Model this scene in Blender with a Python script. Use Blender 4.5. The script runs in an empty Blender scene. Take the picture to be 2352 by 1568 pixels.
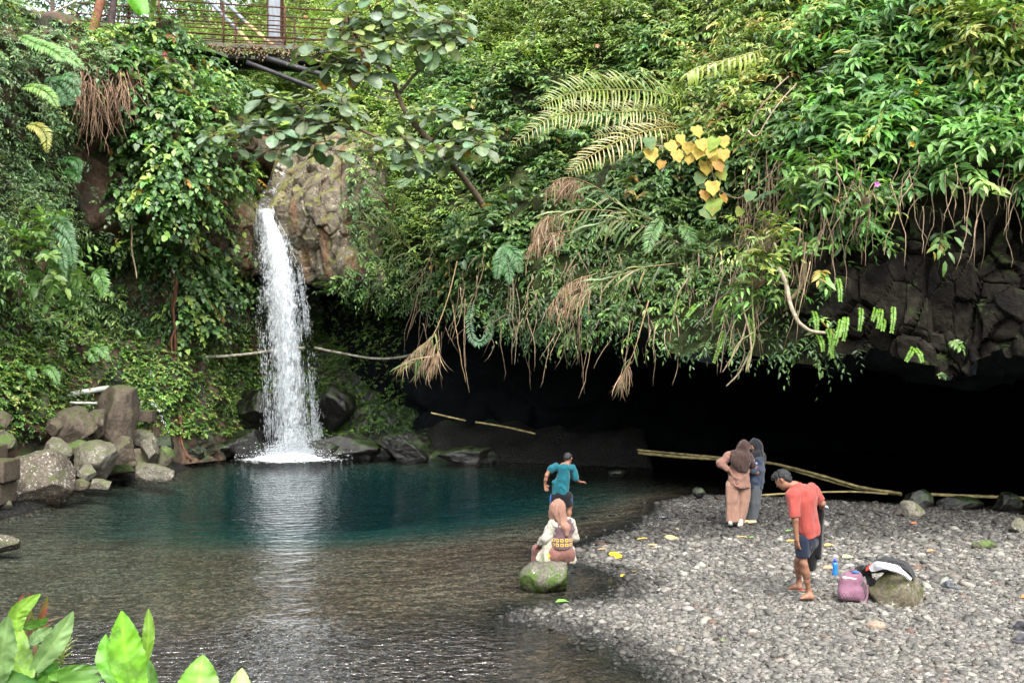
import bpy, bmesh, math, random
import numpy as np
from mathutils import Vector, Matrix

R = math.radians
SC = bpy.context.scene
COL = SC.collection
F = 2287.0            # focal length in pixels of a 2352 px wide picture
CX, HY, CAMZ = 1176.0, 805.0, 3.35

# ---------------------------------------------------------------- camera
cam = bpy.data.cameras.new('camera')
cam.lens = 35.0
cam.sensor_width = 36.0
cam.shift_y = 21.0 / 2352.0
cam.clip_start = 0.1
cam.clip_end = 3000
camo = bpy.data.objects.new('camera', cam)
COL.objects.link(camo)
camo.location = (0, 0, CAMZ)
camo.rotation_euler = (R(90), 0, 0)
SC.camera = camo
SC.render.resolution_x, SC.render.resolution_y = 1024, 682

# ---------------------------------------------------------------- sky, sun, exposure
SUN_EL, SUN_AZ = 52.0, 165.0       # azimuth clockwise from +Y
world = bpy.data.worlds.new('World')
SC.world = world
world.use_nodes = True
wn, wl = world.node_tree.nodes, world.node_tree.links
wn.clear()
sky = wn.new('ShaderNodeTexSky')
sky.sky_type = 'NISHITA'
sky.sun_disc = False
sky.sun_elevation = R(SUN_EL)
sky.sun_rotation = R(SUN_AZ)
sky.dust_density = 4.0
sky.ozone_density = 1.0
hs = wn.new('ShaderNodeHueSaturation')
hs.inputs['Saturation'].default_value = 0.30
bg = wn.new('ShaderNodeBackground')
bg.inputs['Strength'].default_value = 0.15
wo = wn.new('ShaderNodeOutputWorld')
wl.new(sky.outputs[0], hs.inputs['Color'])
wl.new(hs.outputs[0], bg.inputs['Color'])
wl.new(bg.outputs[0], wo.inputs['Surface'])

sun = bpy.data.lights.new('sun', 'SUN')
sun.energy = 0.6
sun.angle = R(22)
sun.color = (1.0, 0.96, 0.9)
suno = bpy.data.objects.new('sun', sun)
COL.objects.link(suno)
_d = Vector((math.sin(R(SUN_AZ)) * math.cos(R(SUN_EL)), math.cos(R(SUN_AZ)) * math.cos(R(SUN_EL)), math.sin(R(SUN_EL))))
suno.rotation_euler = _d.to_track_quat('Z', 'Y').to_euler()
suno.location = (0, 0, 60)

SC.view_settings.view_transform = 'Standard'
SC.view_settings.look = 'None'
SC.view_settings.exposure = 2.2
SC.view_settings.gamma = 1.0
SC.view_settings.use_curve_mapping = False
SC.cycles.max_bounces = 7
SC.cycles.diffuse_bounces = 3
SC.cycles.glossy_bounces = 3
SC.cycles.transmission_bounces = 4
SC.cycles.transparent_max_bounces = 16
SC.cycles.volume_bounces = 0
SC.cycles.sample_clamp_indirect = 6.0
SC.cycles.caustics_reflective = False
SC.cycles.caustics_refractive = False

# ---------------------------------------------------------------- helpers
UP = np.array((0., 0., 1.))


def W(px, py, Y):
    """a pixel of the 2352 px wide picture and a distance -> a point"""
    return np.array(((px - CX) / F * Y, Y, CAMZ - (py - HY) / F * Y))


def WA(px, py, Y):
    px, py, Y = np.broadcast_arrays(np.asarray(px, float), np.asarray(py, float), np.asarray(Y, float))
    return np.stack(((px - CX) / F * Y, Y, CAMZ - (py - HY) / F * Y), -1)


def PX(P):
    return CX + P[..., 0] / P[..., 1] * F, HY - (P[..., 2] - CAMZ) / P[..., 1] * F


def nrm(v):
    return v / np.maximum(np.linalg.norm(v, axis=-1, keepdims=True), 1e-9)


def sstep(a, b, x):
    t = np.clip((x - a) / (b - a), 0, 1)
    return t * t * (3 - 2 * t)


def hash3(i, j, k, seed=0):
    M = 0xFFFFFFFF
    h = ((i.astype(np.int64) * 374761393 + j.astype(np.int64) * 668265263 + k.astype(np.int64) * 2147483647 + seed * 974634777) & M)
    h = ((h ^ (h >> 13)) * 1274126177) & M
    h = ((h ^ (h >> 16)) * 2246822519) & M
    h = (h ^ (h >> 15)) & M
    return h / float(M)


def vnoise(P, seed=0):
    P = np.asarray(P, float)
    I = np.floor(P).astype(np.int64)
    f = P - I
    f = f * f * (3 - 2 * f)
    r = 0
    for a in (0, 1):
        for b in (0, 1):
            for c in (0, 1):
                w = (f[..., 0] if a else 1 - f[..., 0]) * (f[..., 1] if b else 1 - f[..., 1]) * (f[..., 2] if c else 1 - f[..., 2])
                r = r + w * hash3(I[..., 0] + a, I[..., 1] + b, I[..., 2] + c, seed)
    return r * 2 - 1


def fbm(P, o=4, seed=0):
    P = np.asarray(P, float)
    r, a = 0, 1.0
    for k in range(o):
        r = r + a * vnoise(P * 2 ** k + 17.3 * k, seed + k)
        a *= 0.5
    return r


def worley(P, seed=0):
    """nearest-cell distance, gap to the second cell, a random number of the cell"""
    P = np.asarray(P, float)
    I = np.floor(P).astype(np.int64)
    d1 = np.full(P.shape[:-1], 9.0)
    d2 = d1.copy()
    cid = np.zeros(P.shape[:-1])
    cen = np.zeros(P.shape)
    for a in (-1, 0, 1):
        for b in (-1, 0, 1):
            for c in (-1, 0, 1):
                i, j, k = I[..., 0] + a, I[..., 1] + b, I[..., 2] + c
                q = np.stack((i + hash3(i, j, k, seed), j + hash3(i, j, k, seed + 1), k + hash3(i, j, k, seed + 2)), -1)
                d = np.linalg.norm(q - P, axis=-1)
                h = hash3(i, j, k, seed + 3)
                near = d < d1
                d2 = np.where(near, d1, np.minimum(d2, d))
                cid = np.where(near, h, cid)
                cen = np.where(near[..., None], q, cen)
                d1 = np.where(near, d, d1)
    return d1, d2 - d1, cid, cen


def mk(name, V, faces, mat, parent=None, origin=None, col=None, smooth=True, attr='tint'):
    """one mesh object; faces: list of integer arrays (n,3)/(n,4); V in world space (or the parent's space)"""
    V = np.asarray(V, np.float64).reshape(-1, 3)
    if origin is None:
        origin = np.zeros(3)
    me = bpy.data.meshes.new(name)
    if not isinstance(faces, (list, tuple)):
        faces = [faces]
    faces = [np.asarray(f, np.int32) for f in faces if len(f)]
    nl = sum(f.size for f in faces)
    nf = sum(len(f) for f in faces)
    me.vertices.add(len(V))
    me.vertices.foreach_set('co', (V - np.asarray(origin)).astype(np.float32).ravel())
    me.loops.add(nl)
    me.loops.foreach_set('vertex_index', np.concatenate([f.ravel() for f in faces]))
    me.polygons.add(nf)
    tot = np.concatenate([np.full(len(f), f.shape[1], np.int32) for f in faces])
    me.polygons.foreach_set('loop_start', np.concatenate(([0], np.cumsum(tot)[:-1])).astype(np.int32))
    me.polygons.foreach_set('loop_total', tot)
    me.polygons.foreach_set('use_smooth', np.full(nf, smooth, bool))
    if col is not None:
        ca = me.color_attributes.new(attr, 'FLOAT_COLOR', 'POINT')
        c = np.ones((len(V), 4), np.float32)
        c[:, :3] = col
        ca.data.foreach_set('color', c.ravel())
    me.update()
    me.validate()
    if mat is not None:
        me.materials.append(mat)
    o = bpy.data.objects.new(name, me)
    COL.objects.link(o)
    o.location = tuple(origin)
    if parent is not None:
        o.parent = parent
    return o


def tag(o, label, cat, group=None):
    o['label'] = label
    o['category'] = cat
    if group:
        o['group'] = group
    return o


def thing(name, label, cat, loc=(0, 0, 0), group=None):
    o = bpy.data.objects.new(name, None)
    o.empty_display_size = 0.2
    COL.objects.link(o)
    o.location = tuple(loc)
    return tag(o, label, cat, group)


def kind(o, k):
    o['kind'] = k
    return o


class MB:
    """collects shapes; build() links them as ONE mesh object"""
    def __init__(s):
        s.V, s.F, s.C, s.n = [], {}, [], 0

    def add(s, V, faces, col=None):
        V = np.asarray(V, float).reshape(-1, 3)
        for f in (faces if isinstance(faces, (list, tuple)) else [faces]):
            f = np.asarray(f, np.int64)
            if len(f):
                s.F.setdefault(f.shape[1], []).append(f + s.n)
        s.V.append(V)
        if col is None:
            col = (1, 1, 1)
        s.C.append(np.broadcast_to(np.asarray(col, float), V.shape))
        s.n += len(V)
        return s

    def tube(s, pts, rad, n=8, col=None, cap=True):
        pts = np.asarray(pts, float)
        m = len(pts)
        rad = np.broadcast_to(np.asarray(rad, float), (m,))
        t = nrm(np.gradient(pts, axis=0))
        ref = np.array((0.0, 0.0, 1.0)) if abs(t[0, 2]) < 0.9 else np.array((1.0, 0, 0))
        u = nrm(np.cross(t, ref))
        v = np.cross(t, u)
        a = np.arange(n) / n * 2 * math.pi
        V = pts[:, None] + rad[:, None, None] * (np.cos(a)[None, :, None] * u[:, None] + np.sin(a)[None, :, None] * v[:, None])
        i = np.arange(m - 1)[:, None] * n
        j = np.arange(n)[None]
        q = np.stack((i + j, i + (j + 1) % n, i + n + (j + 1) % n, i + n + j), -1).reshape(-1, 4)
        V = V.reshape(-1, 3)
        fs = [q]
        if cap:
            V = np.concatenate((V, pts[:1], pts[-1:]))
            k = np.arange(n)
            fs.append(np.stack((np.full(n, m * n), (k + 1) % n, k), -1))
            fs.append(np.stack((np.full(n, m * n + 1), (m - 1) * n + k, (m - 1) * n + (k + 1) % n), -1))
        return s.add(V, fs, col)

    def box(s, c, size, rot=None, bev=0.0, col=None):
        h = np.asarray(size, float) / 2
        bev = min(bev, h.min() * 0.9)
        if bev <= 0:
            V = np.array([(x, y, z) for x in (-1, 1) for y in (-1, 1) for z in (-1, 1)], float) * h
            fs = [np.array(((0, 1, 3, 2), (4, 6, 7, 5), (0, 4, 5, 1), (2, 3, 7, 6), (0, 2, 6, 4), (1, 5, 7, 3)))]
        else:
            bm = bmesh.new()
            bmesh.ops.create_cube(bm, size=2)
            for v in bm.verts:
                v.co = Vector((v.co.x * h[0], v.co.y * h[1], v.co.z * h[2]))
            bmesh.ops.bevel(bm, geom=bm.edges[:], offset=bev, segments=2, profile=0.5, affect='EDGES')
            bm.verts.index_update()
            V = np.array([v.co[:] for v in bm.verts])
            d = {}
            for f in bm.faces:
                d.setdefault(len(f.verts), []).append([v.index for v in f.verts])
            fs = [np.array(x) for x in d.values()]
            bm.free()
        if rot is not None:
            V = V @ np.asarray(rot).T
        return s.add(V + np.asarray(c, float), fs, col)

    def build(s, name, mat, parent=None, origin=None, smooth=True, color=True):
        V = np.concatenate(s.V)
        fs = [np.concatenate(x) for x in s.F.values()]
        return mk(name, V, fs, mat, parent, origin, np.concatenate(s.C) if color else None, smooth)


def rotm(axis, ang):
    return np.array(Matrix.Rotation(ang, 3, Vector(axis)))


def catmull(P, n):
    """resample the polyline P (m,d) to n points"""
    P = np.asarray(P, float)
    m = len(P)
    t = np.linspace(0, m - 1, n)
    i = np.minimum(np.floor(t).astype(int), m - 2)
    f = (t - i).reshape((-1,) + (1,) * (P.ndim - 1))
    p1, p2 = P[i], P[i + 1]
    p0 = np.where((i > 0).reshape(f.shape), P[np.maximum(i - 1, 0)], 2 * p1 - p2)
    p3 = np.where((i < m - 2).reshape(f.shape), P[np.minimum(i + 2, m - 1)], 2 * p2 - p1)
    return 0.5 * (2 * p1 + (p2 - p0) * f + (2 * p0 - 5 * p1 + 4 * p2 - p3) * f ** 2 + (3 * p1 - p0 - 3 * p2 + p3) * f ** 3)


def path(pts, n=24):
    """[(px,py,Y),...] -> smooth world polyline"""
    c = catmull(np.array(pts, float), n)
    return WA(c[:, 0], c[:, 1], c[:, 2])


def grid_faces(nr, nc):
    i = np.arange(nr - 1)[:, None] * nc
    j = np.arange(nc - 1)[None]
    return np.stack((i + j, i + j + 1, i + nc + j + 1, i + nc + j), -1).reshape(-1, 4)


class Sheet:
    """a terrain surface from a table of (px,py,Y) rows"""
    def __init__(s, rows, nr, nc):
        C = np.array(rows, float)
        C = catmull(C, nr)
        C = np.swapaxes(catmull(np.swapaxes(C, 0, 1), nc), 0, 1)
        s.P = WA(C[..., 0], C[..., 1], C[..., 2])
        s.nr, s.nc = nr, nc

    def normals(s):
        du = np.gradient(s.P, axis=1)
        dv = np.gradient(s.P, axis=0)
        n = nrm(np.cross(du, dv))
        flip = np.sum(n * (np.array((0, 0, CAMZ)) - s.P), -1) < 0
        n[flip] *= -1
        return n

    def displace(s, fn):
        n = s.normals()
        s.P = s.P + n * fn(s.P)[..., None]
        return s

    def build(s, name, mat, **k):
        return mk(name, s.P.reshape(-1, 3), grid_faces(s.nr, s.nc), mat, **k)

    def sample(s, n, rng):
        """points spread evenly over the picture, with normals and pixel positions"""
        px, py = PX(s.P)
        a = np.abs((px[:-1, 1:] - px[:-1, :-1]) * (py[1:, :-1] - py[:-1, :-1]) - (px[1:, :-1] - px[:-1, :-1]) * (py[:-1, 1:] - py[:-1, :-1]))
        w = a.ravel() / a.sum()
        c = rng.choice(len(w), n, p=w)
        i, j = c // (s.nc - 1), c % (s.nc - 1)
        u, v = rng.random(n)[:, None], rng.random(n)[:, None]
        P = s.P
        Q = (P[i, j] * (1 - u) + P[i, j + 1] * u) * (1 - v) + (P[i + 1, j] * (1 - u) + P[i + 1, j + 1] * u) * v
        N = s.normals()[i, j]
        qx, qy = PX(Q)
        return Q, N, qx, qy


# ---------------------------------------------------------------- materials
class NT:
    def __init__(s, name):
        s.m = bpy.data.materials.new(name)
        s.m.use_nodes = True
        s.t = s.m.node_tree
        s.t.nodes.clear()
        s.out = s.n('OutputMaterial')

    def n(s, typ, _set=None, **inp):
        x = s.t.nodes.new('ShaderNode' + typ)
        for k, v in (_set or {}).items():
            setattr(x, k, v)
        for k, v in inp.items():
            s.put(x, k.replace('_', ' '), v)
        return x

    def put(s, node, key, v):
        sock = node.inputs[int(key)] if key.isdigit() else node.inputs[key]
        if isinstance(v, bpy.types.NodeSocket):
            s.t.links.new(v, sock)
        elif isinstance(v, bpy.types.Node):
            s.t.links.new(v.outputs[0], sock)
        elif isinstance(v, (tuple, list)) and len(v) == 3 and len(sock.default_value) == 4:
            sock.default_value = (*v, 1)
        else:
            sock.default_value = v

    def math(s, op, a, b=0.0, c=None):
        x = s.n('Math', {'operation': op})
        s.put(x, '0', a)
        s.put(x, '1', b)
        if c is not None:
            s.put(x, '2', c)
        return x.outputs[0]

    def mix(s, fac, a, b):
        x = s.n('Mix', {'data_type': 'RGBA'})
        s.put(x, '0', fac)
        s.put(x, '6', a)
        s.put(x, '7', b)
        return x.outputs[2]

    def mul(s, fac, a, b):
        x = s.n('Mix', {'data_type': 'RGBA', 'blend_type': 'MULTIPLY'})
        s.put(x, '0', fac)
        s.put(x, '6', a)
        s.put(x, '7', b)
        return x.outputs[2]

    def ramp(s, fac, a, b, lo=0.0, hi=1.0):
        x = s.n('MapRange', {'interpolation_type': 'SMOOTHSTEP'})
        s.put(x, '0', fac)
        s.put(x, '1', a)
        s.put(x, '2', b)
        s.put(x, '3', lo)
        s.put(x, '4', hi)
        return x.outputs[0]

    def obj(s):
        return s.n('TexCoord').outputs['Object']

    def noise(s, vec, scale, detail=5, rough=0.55, dist=0.0):
        x = s.n('TexNoise', Vector=vec, Scale=scale, Detail=detail, Roughness=rough, Distortion=dist)
        return x.outputs[0]

    def bump(s, h, strength=0.5, dist=0.05, normal=None):
        x = s.n('Bump', Strength=strength, Distance=dist, Height=h)
        if normal is not None:
            s.put(x, 'Normal', normal)
        return x.outputs[0]

    def finish(s, shader, vol=None):
        s.t.links.new(shader if isinstance(shader, bpy.types.NodeSocket) else shader.outputs[0], s.out.inputs['Surface'])
        if vol is not None:
            s.t.links.new(vol.outputs[0], s.out.inputs['Volume'])
        return s.m


def mat_plain(name, col, rough=0.6, spec=0.4, var=0.25, scale=6.0, bump=0.0, bscale=30.0, tint=False, metal=0.0, vecscale=None):
    t = NT(name)
    v = t.obj()
    if vecscale:
        mp = t.n('Mapping', Vector=v, Scale=vecscale)
        v = mp.outputs[0]
    nz = t.noise(v, scale, 4)
    c0 = t.n('VertexColor', {'layer_name': 'tint'}).outputs[0] if tint else tuple(col)
    k = t.ramp(nz, 0.25, 0.75, 1 - var, 1 + var)
    cc = t.n('Combine' + 'Color')
    for ch in ('Red', 'Green', 'Blue'):
        t.put(cc, ch, k)
    c = t.mul(1.0, c0, cc.outputs[0])
    b = t.n('BsdfPrincipled', Base_Color=c, Roughness=rough, Metallic=metal)
    t.put(b, 'Specular IOR Level', spec)
    if bump:
        t.put(b, 'Normal', t.bump(t.noise(v, bscale, 4), bump, 0.02))
    return t.finish(b)


def mat_rock(name, c1, c2, moss=0.0, lichen=0.0, rough=0.75, bs=1.0, mosscol=(0.075, 0.13, 0.02), c3=None, mossnz=0.18, spec=0.35, streak=False, damp=None, tint=False, mossbias=0.55):
    t = NT(name)
    v = t.obj()
    n1 = t.noise(v, 1.7 * bs, 6, 0.6)
    n2 = t.noise(v, 9 * bs, 6, 0.65)
    n3 = t.noise(v, 45 * bs, 3, 0.6)
    c = t.mix(t.ramp(n1, 0.35, 0.65), c1, c2)
    if c3 is not None:
        w = v
        if streak:
            w = t.n('Mapping', Vector=v, Scale=(1.5, 1.5, 0.25)).outputs[0]
        c = t.mix(t.ramp(t.noise(w, 1.3 * bs, 5), 0.5, 0.64), c, c3)
    g = t.n('CombineColor')
    kk = t.ramp(t.math('MULTIPLY', n2, t.math('ADD', n3, 0.5)), 0.25, 0.75, 0.5, 1.5)
    for ch in ('Red', 'Green', 'Blue'):
        t.put(g, ch, kk)
    c = t.mul(1.0, c, g.outputs[0])
    if tint:
        c = t.mul(1.0, c, t.n('VertexColor', {'layer_name': 'tint'}).outputs[0])
    if lichen:
        l = t.math('MULTIPLY', t.ramp(t.noise(v, 13 * bs, 6, 0.7, 0.4), 0.56, 0.62), t.ramp(t.noise(v, 1.6 * bs, 4, 0.6), 0.62 - 0.3 * lichen, 0.78 - 0.3 * lichen))
        c = t.mix(l, c, (0.42, 0.42, 0.36))
    if moss:
        geo = t.n('NewGeometry')
        nz = t.n('SeparateXYZ', Vector=geo.outputs['Normal']).outputs[2]
        mm = t.math('ADD', t.math('MULTIPLY', nz, mossnz), t.math('ADD', t.noise(v, 2.3 * bs, 6, 0.65), t.math('MULTIPLY', t.math('SUBTRACT', n2, 0.5), 0.5)))
        mf = t.ramp(mm, mossbias + 0.17 - 0.3 * moss, mossbias + 0.27 - 0.3 * moss)
        mc = t.mix(n3, tuple(0.45 * x for x in mosscol), tuple(1.5 * x for x in mosscol))
        c = t.mix(mf, c, mc)
    if damp is not None:      # wet band above the waterline
        z = t.n('SeparateXYZ', Vector=t.n('NewGeometry').outputs['Position']).outputs[2]
        df = t.ramp(t.math('ADD', z, t.math('MULTIPLY', t.math('SUBTRACT', n2, 0.5), 0.25)), damp, damp + 0.12, 0.35, 1.0)
        g2 = t.n('CombineColor')
        for ch in ('Red', 'Green', 'Blue'):
            t.put(g2, ch, df)
        c = t.mul(1.0, c, g2.outputs[0])
        rough = t.ramp(df, 0.35, 1.0, 0.25, rough)
    b = t.n('BsdfPrincipled', Base_Color=c, Roughness=rough)
    t.put(b, 'Specular IOR Level', spec)
    hgt = t.math('ADD', t.math('MULTIPLY', n2, 0.6), t.math('MULTIPLY', n3, 0.35))
    t.put(b, 'Normal', t.bump(hgt, 0.8, 0.06 / bs))
    return t.finish(b)


def mat_leaf(name, rough=0.42, trans=0.3, spec=0.5, spots=None):
    t = NT(name)
    c = t.n('VertexColor', {'layer_name': 'tint'}).outputs[0]
    nz = t.noise(t.n('NewGeometry').outputs['Position'], 9.0, 2)
    g = t.n('CombineColor')
    k = t.ramp(nz, 0.3, 0.7, 0.8, 1.2)
    for ch in ('Red', 'Green', 'Blue'):
        t.put(g, ch, k)
    c = t.mul(1.0, c, g.outputs[0])
    if spots is not None:      # brown blotches and yellowing of old leaves
        pv = t.n('NewGeometry').outputs['Position']
        c = t.mix(t.ramp(t.noise(pv, 7.0, 5, 0.7), 0.50, 0.66, 0.0, 0.75), c, spots)
    b = t.n('BsdfPrincipled', Base_Color=c, Roughness=rough)
    t.put(b, 'Specular IOR Level', spec)
    tc = t.mul(1.0, c, (1.3, 1.35, 0.6))
    tr = t.n('BsdfTranslucent', Color=tc)
    mx = t.n('MixShader')
    t.put(mx, '0', trans)
    t.put(mx, '1', b)
    t.put(mx, '2', tr)
    return t.finish(mx)


M_LEAF = mat_leaf('leaf')
M_LEAFG = mat_leaf('glossy_leaf', 0.3, 0.25, 0.6)
M_DRY = mat_leaf('dry_leaf', 0.7, 0.2, 0.25)
M_TWIG = mat_plain('twig_bark', (0.16, 0.11, 0.07), 0.8, 0.2, 0.4, 12, tint=True)
M_BARK = mat_plain('bark', (0.12, 0.09, 0.06), 0.85, 0.2, 0.4, 9, bump=0.6, bscale=25, tint=True)
# ================================================================ ground, water
def ground_xy(px, py, z=0.0):
    Y = F * (CAMZ - z) / (py - HY)
    return np.array(((px - CX) / F * Y, Y))


SHORE_PX = [(2900, 1195), (2350, 1183), (2200, 1170), (2090, 1160), (1900, 1150), (1750, 1140), (1600, 1135), (1545, 1150), (1505, 1190), (1480, 1215),
            (1405, 1240), (1345, 1258), (1300, 1275), (1350, 1292), (1430, 1308), (1462, 1340), (1440, 1370), (1330, 1388), (1212, 1402), (1225, 1420),
            (1290, 1437), (1350, 1452), (1400, 1475), (1480, 1512), (1560, 1552), (1640, 1600), (1800, 1800)]
SHORE = np.array([ground_xy(*p) for p in SHORE_PX])
BEACH_POLY = np.concatenate((SHORE, [(9.0, 6.0), (30, 6.0), (30, SHORE[0, 1])]))
LEFT_PX = [(-700, 1420), (-200, 1300), (-20, 1200), (90, 1165), (160, 1135), (200, 1112), (290, 1105), (400, 1092), (440, 1062), (520, 1050), (600, 1041), (760, 1040), (1000, 1053), (1200, 1063), (1500, 1075)]
LEFT = np.array([ground_xy(*p) for p in LEFT_PX])
LEFT_POLY = np.concatenate((LEFT, [(LEFT[-1, 0], 60), (-60, 60), (-60, LEFT[0, 1])]))


def poly_sd(Q, poly, line):
    """signed distance of points Q (n,2): positive inside poly, measured to the polyline"""
    d = np.full(len(Q), 1e9)
    for a, b in zip(line[:-1], line[1:]):
        ab = b - a
        t = np.clip(((Q - a) @ ab) / (ab @ ab), 0, 1)
        d = np.minimum(d, np.linalg.norm(Q - a - t[:, None] * ab, axis=1))
    ins = np.zeros(len(Q), bool)
    x, y = Q[:, 0], Q[:, 1]
    n = len(poly)
    for i in range(n):
        x1, y1 = poly[i]
        x2, y2 = poly[(i + 1) % n]
        c = ((y1 > y) != (y2 > y)) & (x < (x2 - x1) * (y - y1) / (y2 - y1 + 1e-12) + x1)
        ins ^= c
    return np.where(ins, d, -d)


def ground_z(Q):
    Q = np.asarray(Q, float).reshape(-1, 2)
    P3 = np.concatenate((Q, np.zeros((len(Q), 1))), 1)
    wob = 0.10 * fbm(P3 * 1.1, 3, 5) + 0.05 * fbm(P3 * 4, 2, 9)
    sb = poly_sd(Q, BEACH_POLY, SHORE) + wob
    sl = poly_sd(Q, LEFT_POLY, LEFT) + wob
    up = np.where(sb > 0, np.minimum(0.075 * sb, 0.16) + 0.012 * np.clip(sb - 2, 0, 9), 0)
    w = np.maximum(-sb, 0)
    wl_ = np.maximum(-sl, 0)
    e = np.sqrt(((Q[:, 0] + 4.2) / 8.6) ** 2 + ((Q[:, 1] - 25.2) / 8.2) ** 2)
    deep = 0.85 * np.clip((1.02 - e - 0.06 * fbm(P3 * 0.5, 3, 2)) / 0.82, 0, 1) ** 1.5
    bed = -(0.045 * np.minimum(w, 1) + 0.014 * np.clip(w - 1, 0, 6) + deep * sstep(0.0, 2.0, wl_) * sstep(0, 2, w))
    bed = np.maximum(bed, -1.2)
    z = np.where(sb > 0, up, bed)
    z = np.where(sl > 0, np.minimum(0.5 * sl, 0.8) + 0.3 * fbm(P3 * 0.9, 3, 14) * sstep(0, 1.2, sl), z)
    return z + 0.012 * fbm(P3 * 3, 2, 4)


# one ground sheet: fine in the gorge, coarse outside, rising to a terrace under the camera and to the rim behind, unseen hills shaped to keep low skylight out of the cave
gx = np.concatenate((np.linspace(-70, -24, 16)[:-1], np.arange(-24, 17, 0.14), np.linspace(17, 70, 16)))
gy = np.concatenate((np.linspace(-70, 4, 40)[:-1], np.arange(4, 36, 0.14), np.linspace(36, 120, 20)))
GX, GY = np.meshgrid(gx, gy)
Q = np.stack((GX.ravel(), GY.ravel()), 1)
gz = ground_z(Q)
terr = 1.55 * sstep(7.4, 5.0, Q[:, 1]) + 1.55 * 0
shade_rim = 10 * sstep(-6, -40, Q[:, 1]) + 14 * sstep(18, 45, Q[:, 0]) * sstep(60, 20, Q[:, 1]) + 9 * sstep(-26, -60, Q[:, 0]) * sstep(60, 15, Q[:, 1])
rough = 1.2 * fbm(np.concatenate((Q * 0.12, np.zeros((len(Q), 1))), 1), 3, 8) * sstep(3, 9, shade_rim)
gz = np.where(Q[:, 1] < 7.4, np.maximum(gz, terr), gz) + shade_rim + rough
far = sstep(34, 40, Q[:, 1])
gz = gz * (1 - far) + far * (2.0 + 9 * sstep(36, 60, Q[:, 1]))


def mat_ground():
    t = NT('gravel_bed')
    v = t.obj()
    vo = t.n('TexVoronoi', Vector=v, Scale=17.0)
    vo2 = t.n('TexVoronoi', Vector=v, Scale=37.0)
    sep = t.n('SeparateXYZ', Vector=t.n('NewGeometry').outputs['Position'])
    hs1 = t.n('SeparateColor', Color=vo.outputs['Color'])
    hs2 = t.n('SeparateColor', Color=vo2.outputs['Color'])
    pk = t.ramp(t.math('MULTIPLY', hs1.outputs[0], hs2.outputs[1]), 0.0, 0.8, 0.4, 2.3)
    wet = t.mix(t.ramp(t.noise(v, 0.5, 4), 0.35, 0.65), (0.118, 0.070, 0.046), (0.148, 0.100, 0.070))
    wet = t.mix(t.ramp(hs1.outputs[1], 0.93, 0.97), wet, (0.16, 0.09, 0.05))
    wet = t.mix(t.ramp(hs2.outputs[2], 0.95, 0.99), wet, (0.17, 0.16, 0.12))
    dry = t.mix(hs2.outputs[0], (0.07, 0.067, 0.062), (0.15, 0.145, 0.135))
    deepc = t.mix(t.noise(v, 0.8, 3), (0.035, 0.085, 0.070), (0.06, 0.12, 0.098))
    msk = t.n('SeparateColor', Color=t.n('VertexColor', {'layer_name': 'tint'}).outputs[0]).outputs[0]
    rockc = t.mix(t.noise(v, 2.0, 5), (0.004, 0.0045, 0.004), (0.011, 0.0105, 0.008))
    dry = t.mix(msk, rockc, dry)
    c = t.mix(t.ramp(sep.outputs[2], -0.07, -0.005), wet, dry)
    c = t.mix(t.ramp(sep.outputs[2], -0.10, -0.85), c, deepc)
    # soil and grass on the terrace and the rim behind the camera
    c = t.mix(t.ramp(sep.outputs[2], 0.9, 1.3), c, t.mix(t.noise(v, 1.5, 6), (0.02, 0.05, 0.012), (0.06, 0.10, 0.03)))
    g = t.n('CombineColor')
    for ch in ('Red', 'Green', 'Blue'):
        t.put(g, ch, pk)
    c = t.mul(1.0, c, g.outputs[0])
    b = t.n('BsdfPrincipled', Base_Color=c, Roughness=0.7)
    t.put(b, 'Specular IOR Level', 0.3)
    h = t.math('ADD', t.math('MULTIPLY', vo.outputs[0], -0.7), t.math('MULTIPLY', vo2.outputs[0], -0.4))
    t.put(b, 'Normal', t.bump(h, 0.9, 0.05))
    return t.finish(b)


kind(mk('ground', np.stack((GX.ravel(), GY.ravel(), gz), 1), grid_faces(len(gy), len(gx)), mat_ground(), col=np.repeat(sstep(-0.3, 0.1, poly_sd(Q, BEACH_POLY, SHORE))[:, None], 3, 1)), 'structure')


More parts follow.
